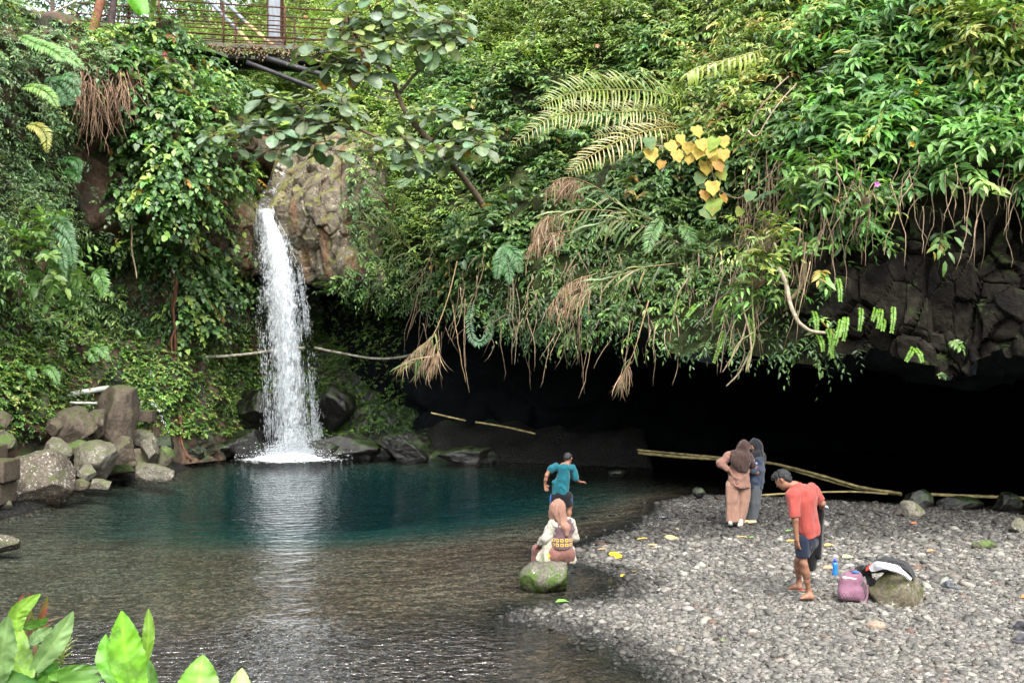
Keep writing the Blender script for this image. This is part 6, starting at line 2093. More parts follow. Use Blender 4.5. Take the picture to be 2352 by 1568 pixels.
class Person:
    def __init__(s, label, px, py, z, group=None, Y=None):
        xy = ground_xy(px, py, z)
        s.Y = xy[1]
        s.o = np.array((xy[0], xy[1], z))
        s.root = thing('person', label, 'person', s.o, group)

    def J(s, px, py, dY=0.0):
        return W(px, py, s.Y + dY) - s.o

    def add(s, name, VF, mat, col=None):
        return mk(name, VF[0], VF[1], mat, s.root, col=col)


def zoomer(x0, y0, k):
    return lambda x, y: (x0 + k * x, y0 + k * y)


def hair_noise(seed, amp=.006, fr=60):
    return lambda X: amp * fbm(X * fr * np.array((1, 1, .5)), 2, seed)


# ---------------------------------------------------------------- man in the red shirt, looking down, seen from behind
z7 = zoomer(1751.4, 1062.3, .2125)
gz_ = float(ground_z(np.array([ground_xy(1850, 1372, .15)]))[0]) + .025
m = Person('barefoot person in a red shirt and navy shorts, bending his head, holding black trousers', 1848, 1374, gz_)
j = lambda x, y, d=0: m.J(*z7(x, y), d)
hc = j(222, 190, .02)
face = nrm(np.array((-.72, .50, -.62)))
hp, HR, HP, eyes = head(hc, face, (-.35, .25, 1.0), 1.06)
neck0, neck1 = j(350, 250, .0), hc + np.array((.035, -.03, -.045))
sl, sr = j(300, 345, -.10), j(540, 300, .10)
hipc = j(468, 850, .02)
hl, hr_ = j(430, 860, -.05), j(520, 850, .07)
el_l, wr_l = j(352, 610, -.16), j(372, 830, -.14)
el_r, wr_r = j(645, 440, .12), j(640, 520, .30)
kf, af = j(440, 1075, -.10), j(505, 1395, -.03)
kb, ab = j(385, 1060, .10), j(395, 1290, .22)
body = hp + [cone(neck1, neck0, .052, .056), cone(neck0, j(430, 330), .06, .08), cone(j(430, 360), hipc, .085, .085)]
body += limb([sl + np.array((.012, 0, -.025)), el_l, wr_l], [.044, .040, .028]) + limb([sr + np.array((-.01, 0, -.02)), el_r, wr_r], [.046, .041, .029])
body += hand(wr_l, j(380, 930, -.13) - wr_l, (.3, 1, 0), (-.5, .9, 0), 1.0, .35)
body += hand(wr_r, (-.25, .25, -.75), (-.7, .3, 0.2), (.2, .9, .3), 1.0, 1.1)
for h_, k_, a_ in ((hl, kf, af), (hr_, kb, ab)):
    kn = nrm(a_ - k_)
    body += limb([h_, h_ + (k_ - h_) * .5, k_, k_ + (a_ - k_) * .3, k_ + (a_ - k_) * .62, a_], [.070, .062, .045, .049, .036, .030])
    body += [cone(k_ + (a_ - k_) * .08 + np.array((.012, -.02, 0)), k_ + (a_ - k_) * .45 + np.array((.012, -.016, 0)), .034, .033)]
for heel, toe in ((j(548, 1462, -.06), j(392, 1455, -.10)), (j(412, 1358, .18), j(280, 1350, .30))):
    body += foot(heel + UP * .005, toe, .88)
body += [cone(af, j(528, 1450, -.055), .036, .034), cone(ab, j(405, 1345, .19), .036, .034)]
m.add('body', grow(body, .0058, .028), M_SKIN)
for e, r_ in eyes:
    m.add('eye', (lambda V, T: (V + e, T))(*rock_mesh(3, (r_, r_, r_), cuts=0, rough=0, sub=2)), M_EYE)
hair = [ell(HP(0, -.022, .050), np.array((.084, .096, .082)) * 1.06, HR), ell(HP(0, .04, .088), np.array((.07, .06, .038)) * 1.06, HR), ell(HP(0, -.07, -.01), np.array((.066, .045, .055)), HR), ell(HP(.0, .075, .075), np.array((.06, .034, .03)), HR)]
m.add('hair', grow(hair, .006, .03, disp=lambda X: .010 * fbm(X * np.array((38, 38, 22)), 3, 5), carve=[ell(HP(0, .105, -.02), np.array((.10, .07, .085)), HR), ell(HP(-.08, .0, -.02), np.array((.035, .026, .045)), HR), ell(HP(.08, .0, -.02), np.array((.035, .026, .045)), HR)], smooth=0), M_HAIR)
hem = j(505, 810)
sh = [cone(sl + np.array((.03, 0, -.01)), sr + np.array((-.03, 0, -.01)), .066, .066), cone(j(425, 310), j(440, 430), .095, .10), cone(j(425, 420, -.04), j(458, 720, -.02), .088, .086), cone(j(520, 400, .05), j(548, 720, .05), .088, .088), cone(j(478, 700, -.01), j(492, 860, .01), .092, .096), cone(j(552, 700, .04), j(556, 860, .04), .084, .086),
      cone(neck0 + np.array((.0, 0, -.015)), j(420, 330), .064, .09), cone(j(420, 330), j(515, 330, .05), .09, .085), cone(j(478, 380, -.01), j(505, 800, -.005), .094, .094), cone(j(350, 270), j(520, 285, .08), .06, .066)]
sh += limb([sl + np.array((.02, 0, -.02)), sl + (el_l - sl) * .84], [.086, .079]) + limb([sr, sr + (el_r - sr) * .78], [.082, .074])
e1 = nrm(el_l - sl)
e2 = nrm(el_r - sr)
body_cut = (hem, (-.15, 0, -1))
V, Q_ = grow(sh, .0075, .04, cuts=[((hem + np.array((0, 0, .0))), (.24, 0, -1.0))], disp=lambda X: .020 * fbm(X * np.array((8, 8, 2.0)), 3, 11) + crease(X, .002, 6, 111, (1, .8, .45)) + .006 * fbm(X * np.array((22, 22, 7)), 2, 12), carve=[ell(sl + (el_l - sl) * 1.04, (.10, .10, .05)), ell(sr + (el_r - sr) * 1.05, (.06, .10, .07)), cone(neck0 - np.array((.0, 0, -.03)), neck1 + np.array((-.02, 0, .08)), .062, .075)])
m.add('shirt', (V, Q_), mat_cloth('red_shirt', (.27, .050, .040)))
st = [cone(hipc + np.array((.01, 0, .05)), hipc + np.array((.01, 0, 0)), .105, .112), cone(hl, hl + (kf - hl) * .66, .098, .092), cone(hr_, hr_ + (kb - hr_) * .58, .094, .088)]
m.add('shorts', grow(st, .008, .03, cuts=[(j(440, 1003), (.05, 0, -1))], disp=lambda X: .008 * fbm(X * np.array((8, 8, 3)), 3, 15) + crease(X, .014, 7, 123, (1, 1, .4))), mat_cloth('navy_cloth', (.005, .009, .021)))
g_ = thing('trousers', 'black trousers with a white waistband hanging from the red shirted person\'s hand', 'trousers', m.o + j(620, 540, .27))
go = j(620, 540, .27)
tr_ = [cone(j(612, 470, .26), j(628, 560, .27), .05, .062), cone(j(622, 560, .28), j(602, 990, .27), .052, .048), cone(j(640, 520, .31), j(606, 1010, .31), .05, .045), cone(j(600, 560, .36), j(545, 830, .34), .06, .075), cone(j(545, 830, .34), j(524, 1115, .33), .078, .072)]
mk('cloth', grow(tr_, .008, .02, disp=folds(.012, 8, 21))[0] - go, grow(tr_, .008, .02, disp=folds(.012, 8, 21))[1], mat_cloth('black_cloth', (.005, .005, .006)), g_)
MB().tube(np.array([j(585, 462, .27), j(640, 455, .28), j(700, 480, .30), j(705, 492, .31)]) - go, .016, 8).build('waistband', mat_cloth('pale_blue_cloth', (.35, .42, .6)), g_, color=False)

# ---------------------------------------------------------------- the two standing women
z6 = zoomer(1619.3, 976.2, .1648)
gz_ = float(ground_z(np.array([ground_xy(1690, 1204, .15)]))[0]) + .03
w1 = Person('person in brown headscarf, peach sweater and wide peach trousers, one hand on the hip', 1690, 1205, gz_)
j = lambda x, y, d=0: w1.J(*z6(x, y), d)
hc = j(545, 320, .03)
hp, HR, HP, eyes = head(hc, (.72, .68, -.08), (0, 0, 1), 1.0)
sl, sr = j(335, 420, 0), j(625, 470, .02)
eL, wL = j(228, 535, -.06), j(355, 640, -.09)
eR, wR = j(700, 640, .12), j(705, 540, .28)
body = hp + [cone(hc - UP * .06, j(510, 450), .055, .06), cone(j(490, 470), j(470, 800), .12, .13)]
body += limb([sl, eL, wL], [.05, .04, .027]) + limb([sr, eR, wR], [.05, .04, .027])
body += hand(wL, j(400, 690, -.10) - wL, (.6, .8, 0), (-.2, .3, 1), .92, .4) + hand(wR, (-.1, .3, 1), (-1, 0, 0), (0, -1, .2), .9, .6)
for x in (380, 510):
    body += limb([j(x, 850), j(x - 10, 1080), j(x - 22, 1340)], [.085, .06, .04])
w1.add('body', grow(body, .007, .028), M_SKIN)
for e, r_ in eyes:
    w1.add('eye', (lambda V, T: (V + e, T))(*rock_mesh(3, (r_, r_, r_), cuts=0, rough=0, sub=2)), M_EYE)
sw = [cone(j(380, 440), j(600, 470, .02), .085, .085), cone(j(480, 470), j(465, 620), .145, .14), cone(j(460, 640, -.02), j(450, 830, -.02), .155, .175), cone(j(520, 660), j(520, 830), .13, .14)]
sw += limb([sl, eL], [.075, .07]) + limb([eL, wL + (eL - wL) * .12], [.07, .048]) + limb([sr, eR, wR + (eR - wR) * .1], [.075, .07, .05])
hemp = j(465, 868)
w1.add('sweater', grow(sw, .0085, .035, cuts=[(hemp, (.06, 0, -1))], disp=lambda X: .020 * fbm(X * np.array((9, 9, 6)), 3, 31) + crease(X, .014, 7, 112, (1, 1, .9)) + .005 * fbm(X * 20, 2, 32)), mat_cloth('peach_sweater', (.165, .086, .064)))
w1.add('hem_band', grow([cone(j(345, 856, 0), j(590, 872, 0), .02, .02), ell(j(465, 868), (.178, .165, .022))], .0085, .01), mat_cloth('brown_rib', (.085, .05, .038)))
pn = []
for x0, x1, d in ((385, 375, -.03), (520, 478, .03)):
    pn += [cone(j(x0, 850, d), j(x0 - 4, 1050, d), .125, .112), cone(j(x0 - 4, 1050, d), j(x1, 1325, d), .108, .118)]
w1.add('trousers', grow(pn, .0085, .018, cuts=[(j(440, 1335), (0, 0, -1))], disp=lambda X: .022 * fbm(X * np.array((9, 9, 1.6)), 3, 33) + crease(X, .014, 6, 113, (1, 1, .22))), mat_cloth('peach_trousers', (.22, .125, .09)))
M_SHOE = mat_cloth('cream_shoe', (.32, .30, .24))
for x0, y0, d in ((348, 1345, -.02), (478, 1378, -.08)):
    a = j(x0 + 20, y0 - 6, d)
    sp_ = grow([cone(a, a + np.array((-.05, -.12, -.012)), .045, .038), cone(a + UP * .02, a + np.array((0, -.02, .05)), .04, .042)], .007, .03, cuts=[(a - UP * .036, (0, 0, -1))])
    s0 = w1.add('shoe', sp_, M_SHOE)
    so = mk('sole', *grow([cone(a - UP * .04, a + np.array((-.05, -.125, -.05)), .05, .044)], .007, .02, cuts=[(a - UP * .052, (0, 0, -1)), (a - UP * .034, (0, 0, 1))]), mat_cloth('dark_sole', (.05, .05, .045)), s0)
hj = [ell(HP(0, -.012, .018), (.100, .115, .128), HR), cone(HP(0, -.03, -.04), j(505, 440, -.02), .095, .13), cone(j(410, 430, -.03), j(600, 450, -.02), .095, .095), cone(j(370, 420, -.03), j(445, 540, -.12), .07, .085), cone(j(500, 450, -.06), j(510, 610, -.10), .125, .085), cone(j(590, 460, -.02), j(655, 545, .02), .10, .06), cone(j(560, 500, -.08), j(540, 620, -.12), .09, .06), cone(j(440, 520, -.1), j(480, 600, -.13), .09, .06)]
w1.add('headscarf', grow(hj, .0085, .05, disp=lambda X: .024 * fbm(X * np.array((12, 12, 2.4)), 3, 35) + crease(X, .014, 9, 114, (1, 1, .25)), carve=[ell(HP(.0, .115, -.02), (.066, .07, .09), HR)], cuts=[(j(500, 672, 0), (.1, 0, -1))]), mat_cloth('brown_headscarf', (.034, .018, .0145)))

gz2 = float(ground_z(np.array([ground_xy(1725, 1197, .15)]))[0]) + .03
w2 = Person('person in dark headscarf, blue tunic and grey trousers, half hidden behind the peach clad person', 1728, 1197, gz2)
j = lambda x, y, d=0: w2.J(*z6(x, y), d)
hc = j(700, 300, .0)
hp, HR, HP, eyes = head(hc, (-.9, -.25, -.1), (0, 0, 1), 1.0)
sl, sr = j(740, 460, -.10), j(690, 450, .14)
eL, wL = j(735, 610, -.12), j(660, 640, -.2)
body = hp + [cone(hc - UP * .06, j(715, 440), .055, .06), cone(j(712, 470), j(690, 830), .12, .13)]
body += limb([sl, eL, wL], [.05, .04, .028]) + limb([sr, j(640, 600, .18), j(600, 560, .12)], [.05, .04, .028])
body += hand(wL, (-1, -.2, .1), (0, 1, 0), (0, 0, 1), .92, .8) + hand(j(600, 560, .12), (-1, -.1, .2), (0, -1, 0), (0, 0, 1), .9, .8)
for x, d in ((640, .05), (690, -.06)):
    body += limb([j(x, 850, d), j(x - 4, 1080, d), j(x - 8, 1330, d)], [.085, .06, .04])
w2.add('body', grow(body, .007, .028), M_SKIN)
for e, r_ in eyes:
    w2.add('eye', (lambda V, T: (V + e, T))(*rock_mesh(3, (r_, r_, r_), cuts=0, rough=0, sub=2)), M_EYE)
tu = [cone(j(705, 450, -.06), j(705, 450, .1), .085, .085), cone(j(715, 480), j(715, 640), .145, .15), cone(j(712, 640), j(690, 840), .165, .155), cone(j(730, 660), j(735, 760), .13, .12)]
tu += limb([sl, eL], [.078, .075]) + limb([eL, wL], [.072, .05]) + limb([sr, j(640, 600, .18)], [.075, .07])
w2.add('tunic', grow(tu, .0085, .035, cuts=[(j(690, 895), (.12, 0, -1))], disp=lambda X: .018 * fbm(X * np.array((8, 8, 5)), 3, 41) + crease(X, .014, 6, 115, (1, 1, .8)) + .005 * fbm(X * 18, 2, 42)), mat_cloth('blue_tunic', (.022, .031, .050)))
c = j(712, 535, -.21)
bd = MB().tube(np.array([c, c + (-.003, -.012, 0)]), .026, 16, (.10, .22, .55)).tube(np.array([c + (-.003, -.010, 0), c + (-.003, -.015, 0)]), .017, 14, (.55, .12, .16)).tube(np.array([c + (-.003, -.014, 0), c + (-.004, -.018, 0)]), .008, 12, (.10, .22, .55))
bd.build('badge', mat_cloth('badge', (1, 1, 1), tint=True), w2.root)
pn = [cone(j(650, 850, .04), j(640, 1080, .04), .12, .10), cone(j(640, 1080, .04), j(630, 1300, .04), .10, .085), cone(j(690, 850, -.04), j(680, 1080, -.05), .12, .10), cone(j(680, 1080, -.05), j(668, 1300, -.05), .10, .075)]
w2.add('trousers', grow(pn, .0085, .025, cuts=[(j(660, 1318), (0, 0, -1))], disp=lambda X: .018 * fbm(X * np.array((9, 9, 1.6)), 3, 43) + crease(X, .014, 6, 116, (1, 1, .22))), mat_cloth('grey_trousers', (.052, .058, .064)))
for x0, y0, d in ((600, 1338, -.03), (660, 1342, -.08)):
    a = j(x0 + 30, y0, d)
    w2.add('sandal', grow([cone(a, a + np.array((-.12, -.05, -.005)), .04, .036)], .007, .03, cuts=[(a - UP * .02, (0, 0, -1)), (a + UP * .03, (0, 0, 1))]), mat_cloth('tan_sandal', (.42, .32, .18)))
hj = [ell(HP(0, -.012, .018), (.100, .115, .128), HR), cone(HP(0, -.03, -.04), j(720, 430, 0), .10, .125), cone(j(730, 400, -.05), j(765, 480, -.03), .10, .085), cone(j(780, 450, .03), j(812, 590, .05), .06, .022), cone(j(690, 430, -.06), j(680, 440, .1), .1, .1), cone(j(770, 430, .0), j(790, 520, .06), .075, .045)]
w2.add('headscarf', grow(hj, .0085, .05, disp=lambda X: .020 * fbm(X * np.array((12, 12, 2.4)), 3, 45) + crease(X, .014, 9, 117, (1, 1, .25)), carve=[ell(HP(.0, .115, -.02), (.066, .07, .09), HR)]), mat_cloth('dark_headscarf', (.0075, .008, .010)))

# ---------------------------------------------------------------- boy in teal wading
z5 = zoomer(1177.1, 1004.9, .238)
b_ = Person('person in a teal shirt and black shorts wading in the shallow pool', 1287, 1196, 0.0)
bedz = float(ground_z(np.array([b_.o[:2]]))[0]) + .02
j = lambda x, y, d=0: b_.J(*z5(x, y), d)
hc = j(536, 205, .05)
hp, HR, HP, eyes = head(hc, (.35, .80, -.52), (.05, .25, 1), .98)
sl, sr = j(418, 282, .0), j(575, 300, .03)
eL, wL = j(322, 335, -.02), j(313, 450, -.03)
eL = j(335, 325, -.05)
eR, wR = j(612, 405, .03), j(655, 428, .14)
hipc = j(470, 560, .0)
body = hp + [cone(hc - UP * .05, j(520, 265), .05, .055), cone(j(500, 290), hipc, .11, .11)]
body += limb([sl, j(355, 315, -.03), j(330, 362, -.06), j(320, 405, -.05), wL], [.047, .044, .036, .034, .025]) + limb([sr, eR, wR], [.046, .037, .025])
body += hand(wL, j(332, 520, -.02) - wL, (.8, -.4, 0), (.8, .3, .2), .95, .25) + hand(wR, j(705, 425, .2) - wR, (0, .5, -1), (0, -1, .3), .9, .7)
ft = []
for hx, kx, ky, ax_, ay_, d in ((430, 372, 715, 372, 830, .12), (520, 552, 665, 540, 800, -.06)):
    h_, k_ = j(hx, 580, d * .5), j(kx, ky, d)
    a_ = np.array((*j(ax_, ay_, d)[:2], bedz + .06))
    body += limb([h_, h_ + (k_ - h_) * .5, k_, k_ + (a_ - k_) * .4, a_], [.078, .068, .05, .048, .033])
    body += foot(np.array((a_[0], a_[1] - .05, bedz + .03)), np.array((a_[0] + .03, a_[1] + .17, bedz + .03)), .92, False)
b_.add('body', grow(body, .007, .026), M_SKIN)
for e, r_ in eyes:
    b_.add('eye', (lambda V, T: (V + e, T))(*rock_mesh(3, (r_, r_, r_), cuts=0, rough=0, sub=2)), M_EYE)
hair = [ell(HP(0, -.02, .045), (.082, .098, .082), HR), ell(HP(0, -.065, .0), (.070, .046, .05), HR), ell(HP(0, .05, .08), (.066, .05, .035), HR)]
b_.add('hair', grow(hair, .007, .03, disp=lambda X: .006 * fbm(X * 45, 2, 6), carve=[ell(HP(0, .105, -.025), (.10, .07, .085), HR), ell(HP(-.08, .0, -.02), (.033, .026, .045), HR), ell(HP(.08, .0, -.02), (.033, .026, .045), HR)], smooth=0), M_HAIR)
sh = [cone(j(435, 285), j(570, 295, .02), .072, .072), cone(j(500, 300), j(490, 400), .125, .135), cone(j(490, 400), j(475, 545), .13, .14), cone(j(420, 440), j(415, 545), .08, .085), cone(j(510, 260), j(505, 300), .06, .10)]
sh += limb([sl, j(366, 312, -.03)], [.075, .066]) + limb([sr, sr + (eR - sr) * .85], [.075, .068])
b_.add('shirt', grow(sh, .0078, .035, cuts=[(j(470, 546), (0, 0, -1))], disp=lambda X: .018 * fbm(X * np.array((10, 10, 3.5)), 3, 51) + crease(X, .014, 7, 118, (1, 1, .5)) + .005 * fbm(X * np.array((20, 20, 12)), 2, 52), carve=[ell(j(338, 352, -.05), (.06, .1, .05)), cone(j(535, 215, .03), j(530, 255), .055, .05)]), mat_cloth('teal_shirt', (.004, .078, .10)))
so = [cone(hipc, j(430, 570, .03), .13, .125), cone(hipc, j(520, 570, -.03), .13, .125), cone(j(425, 580, .04), j(400, 690, .08), .12, .105), cone(j(525, 580, -.03), j(536, 640, -.05), .11, .10)]
b_.add('shorts', grow(so, .0078, .03, cuts=[(j(480, 660), (.03, 0, -1))], disp=folds(.007, 8, 53)), mat_cloth('black_shorts', (.004, .0045, .006)))
st_ = []
for p0, p1 in ((j(563, 548, -.09), j(566, 612, -.11)), (j(368, 552, -.02), j(364, 620, 0))):
    b_.add('side_stripe', (lambda B: (np.concatenate(B.V), np.concatenate([x for y in B.F.values() for x in y if x.shape[1] == 4])))(MB().tube(np.array([p0, (p0 + p1) / 2 + (0, -.01, 0), p1]), .011, 6, cap=False)), mat_cloth('blue_stripe', (.02, .10, .45)))

# ---------------------------------------------------------------- woman sitting on the mossy boulder
g = Person('person in dusty pink headscarf and crochet flower vest sitting on the mossy boulder', 1262, 1345, 0.0)
j = lambda x, y, d=0: g.J(*z5(x, y), d)
hc = j(435, 690, -.02)
hp, HR, HP, eyes = head(hc, (-.5, .84, -.15), (0, 0, 1), 1.0)
sl, sr = j(395, 830, -.02), j(545, 820, .05)
eL, wL = j(335, 965, -.02), j(262, 1025, .12)
eR, wR = j(590, 960, .12), j(500, 1000, .32)
hip = j(470, 1120, .0)
body = hp + [cone(hc - UP * .06, j(470, 800), .052, .058), cone(j(470, 830), hip, .11, .12)]
body += limb([sl, eL, wL], [.048, .038, .027]) + limb([sr, eR, wR], [.048, .038, .027])
body += hand(wL, j(248, 1070, .17) - wL, (.3, .8, -.2), (1, 0, .3), .92, .9) + hand(wR, (-.9, .3, -.2), (0, 0, -1), (0, 1, 0), .9, .7)
kl, kr = j(238, 1085, .30), j(330, 1080, .44)
fl_, fr2 = j(222, 1250, .30), j(320, 1250, .45)
body += limb([j(420, 1130, .02), kl, fl_], [.085, .056, .036]) + limb([j(520, 1130, .05), kr, fr2], [.085, .056, .036])
body += foot(fl_ + np.array((.02, -.03, -.03)), fl_ + np.array((-.1, .15, -.04)), .9, False)
g.add('body', grow(body, .007, .026), M_SKIN)
for e, r_ in eyes:
    g.add('eye', (lambda V, T: (V + e, T))(*rock_mesh(3, (r_, r_, r_), cuts=0, rough=0, sub=2)), M_EYE)
bl = [cone(j(400, 835), j(545, 825, .05), .08, .08), cone(j(470, 850), j(475, 1030), .13, .12)]
bl += limb([sl, eL, wL + (eL - wL) * .12], [.082, .078, .052]) + limb([sr, eR, wR + (eR - wR) * .2], [.075, .068, .05])
g.add('blouse', grow(bl, .0075, .035, disp=lambda X: .018 * fbm(X * np.array((11, 11, 7)), 3, 61) + crease(X, .014, 8, 119, (1, 1, .8)) + .006 * fbm(X * 24, 2, 62), carve=[ell(j(470, 790), (.06, .06, .04))]), mat_cloth('cream_blouse', (.33, .31, .255)))
ve = [cone(j(470, 860), j(480, 1000), .138, .138), cone(j(480, 980), j(478, 1080), .145, .15), cone(j(500, 800, -.02), j(485, 880), .085, .12), cone(j(545, 810, .03), j(540, 870, .04), .055, .1)]
V, Q_ = grow(ve, .005, .035, cuts=[(j(480, 1062), (0, 0, -1)), (j(500, 790), (-.2, 0, 1))], disp=lambda X: .004 * fbm(X * np.array((10, 10, 6)), 2, 63))
# crochet squares: two rows round the body, yellow flowers with dark hearts on plum wool
zc0, zc1 = j(480, 930)[2], j(480, 1040)[2]
cen = j(478, 980)
ang = np.arctan2(V[:, 0] - cen[0] + .012, -(V[:, 1] - cen[1])) * .145
cell = .068
u = ((ang + .03) / cell) % 1 - .5
row = (V[:, 2] - zc1) / .066
v_ = row % 1 - .5
rr = np.maximum(np.abs(u), np.abs(v_)) * .6 + np.hypot(u, v_) * .4
base = np.array((.10, .06, .066)) * (1 + .35 * vnoise(V * 130, 4))[:, None]
col = base.copy()
inr = (row > -.15) & (row < 2.0)
col[inr & (rr < .37)] = (.46, .37, .24)
col[inr & (rr < .32)] = (.55, .31, .015)
col[inr & (rr < .155)] = (.06, .025, .015)
g.add('vest', (V, Q_), mat_cloth('crochet_wool', (1, 1, 1), tint=True, weave=130), col=col)
pt = [cone(j(425, 1125, .0), j(520, 1125, .02), .125, .125), cone(j(430, 1100), j(510, 1100), .12, .12)] + limb([j(430, 1130, .02), kl, fl_ + UP * .04], [.125, .088, .072]) + limb([j(520, 1130, .05), kr, fr2 + UP * .04], [.125, .09, .075])
g.add('trousers', grow(pt, .0085, .03, disp=lambda X: .010 * fbm(X * np.array((12, 12, 5)), 3, 65) + crease(X, .014, 7, 120, (1, 1, .5))), mat_cloth('dusty_pink_trousers', (.165, .078, .063)))
hj = [ell(HP(0, -.012, .016), (.098, .114, .125), HR), cone(HP(0, -.02, -.06), j(450, 790, -.01), .085, .10), cone(j(470, 780, -.06), j(505, 870, -.125), .062, .05), cone(j(505, 870, -.125), j(515, 930, -.13), .046, .032), cone(j(480, 790, -.05), j(530, 860, -.10), .05, .038), cone(j(420, 770, .02), j(400, 800, .1), .08, .07)]
g.add('headscarf', grow(hj, .0075, .045, disp=lambda X: .016 * fbm(X * np.array((15, 15, 3)), 3, 66) + crease(X, .014, 10, 121, (1, 1, .25)), carve=[ell(HP(.0, .115, -.02), (.064, .07, .088), HR)]), mat_cloth('dusty_pink_headscarf', (.22, .118, .084)))
# cream bag with an embroidered orange flower on her lap, and its wrap behind
bg_ = thing('tote_bag', 'cream cloth bag with an orange flower, on the lap of the seated person', 'bag', g.o + j(310, 1180, .02))
bo = j(310, 1180, .02)
bgp = [cone(j(352, 1040, .0), j(275, 1160, .06), .055, .07), cone(j(330, 1060, .0), j(330, 1185, -.02), .06, .062), cone(j(275, 1130, .06), j(300, 1200, .02), .055, .05), cone(j(370, 990, -.02), j(340, 1040, 0), .03, .05)]
V, Q_ = grow(bgp, .007, .03, disp=lambda X: .016 * fbm(X * np.array((16, 16, 5)), 3, 68) + crease(X, .014, 9, 122, (1, 1, .4)))
mk('cloth', V - bo, Q_, mat_cloth('cream_cloth', (.33, .31, .24)), bg_)
fm, r = MB(), np.random.default_rng(4)
f = Fol()
for a in range(6):
    f.leaves((j(342, 1140, -.088) - bo)[None], np.array([(math.cos(a * 1.05), -.15, math.sin(a * 1.05))]), np.array([(0, -1, 0.)]), .045, .034, 'small', np.array([(.70, .33, .04)]))
for a in (2.2, 2.9, 3.8, .6):
    f.leaves((j(318, 1170, -.085) - bo)[None], np.array([(math.cos(a), -.2, math.sin(a))]), np.array([(0, -1, 0.)]), .05, .02, 'small', np.array([(.10, .25, .05)]))
f.build('embroidery', mat_cloth('thread', (1, 1, 1), tint=True), bg_)
sc = [cone(j(575, 1070, .06), j(582, 1190, .02), .036, .042), cone(j(582, 1180, .02), j(560, 1195, -.02), .04, .032)]
V, Q_ = grow(sc, .007, .03, disp=lambda X: .008 * fbm(X * np.array((18, 18, 5)), 3, 69))
o = mk('shawl', V + g.o, Q_, mat_cloth('cream_wool', (.30, .28, .21)), origin=g.o + j(578, 1180, .02))
tag(o, 'cream knitted shawl hanging behind the seated person over the mossy boulder', 'shawl')
# ================================================================ things on the gravel
def gpos(px, py):
    """point on the gravel seen at a pixel"""
    z = .12
    for _ in range(4):
        xy = ground_xy(px, py, z)
        z = float(ground_z(xy[None])[0])
    return np.array((xy[0], xy[1], z))


# rucksack
P0 = gpos(1962, 1386) + np.array((0, 0.05, .02))
bp = thing('backpack', 'pink quilted backpack leaning on the olive boulder', 'backpack', P0)
M_PINK = mat_cloth('pink_nylon', (.155, .072, .108), .7)
s_ = F / P0[1]
q = lambda x, y, d=0.0: np.array(((x - 1962) / s_, d, (1386 - y) / s_))
hull = [cone(q(1945, 1366, .04), q(1978, 1368, .06), .085, .09), cone(q(1948, 1345, .08), q(1975, 1340, .10), .08, .085), cone(q(1940, 1374, .0), q(1978, 1380, .03), .045, .05), cone(q(1956, 1334, .12), q(1978, 1334, .12), .055, .06)]
V, Q_ = grow(hull, .007, .06, disp=lambda X: .006 * fbm(X * 14, 2, 71), cuts=[((0, 0, -.005), (0, 0, -1))])
# quilting: raised diamonds on the front pocket
fr0 = sstep(-.02, -.05, V[:, 1]) * sstep(q(1974, 0)[0], q(1968, 0)[0], V[:, 0]) * sstep(.03, .06, V[:, 2]) * sstep(.235, .215, V[:, 2])
dm = np.abs(((V[:, 0] + .55 * V[:, 2]) / .034) % 1 - .5) * np.abs(((V[:, 0] - .75 * V[:, 2]) / .034) % 1 - .5)
V[:, 1] -= fr0 * .010 * sstep(.0, .08, .25 - dm) * 0 + fr0 * .014 * (1 - np.minimum(1, np.minimum(np.abs(((V[:, 0] + .55 * V[:, 2]) / .034) % 1 - .5), np.abs(((V[:, 0] - .75 * V[:, 2]) / .034) % 1 - .5)) / .12))
seam = fr0 * np.clip(1 - np.minimum(np.abs(((V[:, 0] + .55 * V[:, 2]) / .034) % 1 - .5), np.abs(((V[:, 0] - .75 * V[:, 2]) / .034) % 1 - .5)) / .10, 0, 1)
col = np.array((.155, .072, .108))[None] * (1 - seam[:, None]) + np.array((.235, .125, .17))[None] * seam[:, None]
mk('bag_body', V, Q_, mat_cloth('quilted_nylon', (1, 1, 1), .7, tint=True), bp, col=col)
MB().box((0, 0, 0), (36 / s_, .012, 6 / s_), rot=rotm((0, 1, 0), .18), bev=.004).build('trim', mat_cloth('cream_trim', (.45, .42, .34)), bp, color=False).location = tuple(q(1957, 1335, .022))
MB().tube(catmull(np.array([q(1958, 1326, .12), q(1965, 1320, .11), q(1976, 1320, .11), q(1982, 1327, .12)]), 14), .010, 8).build('carry_handle', M_PINK, bp, color=False)
MB().tube(catmull(np.array([q(1988, 1340, .08), q(1998, 1358, .05), q(1994, 1378, .0), q(1986, 1388, -.02), q(1978, 1384, -.01)]), 18), .014, 8).build('strap', M_PINK, bp, color=False)
MB().tube(catmull(np.array([q(1984, 1344, .0), q(1989, 1356, -.01), q(1988, 1368, -.01)]), 12), .006, 6).build('zip', mat_plain('dark_metal', (.08, .07, .06), .4, .5), bp, color=False)
MB().box((0, 0, 0), (16 / s_, .03, 5 / s_), rot=rotm((0, 1, 0), .1), bev=.01).build('blue_band', mat_cloth('blue_band', (.02, .12, .30)), bp, color=False).location = tuple(q(1972, 1322, .06))

# clothes over the boulder
rock_o = [o for o in COL.objects if o.get('label', '').startswith('olive boulder on the gravel')][0]
RC = np.array(rock_o.location)
RV = np.array([v.co[:] for v in rock_o.data.vertices]) + RC
RPX, RPY = PX(RV)


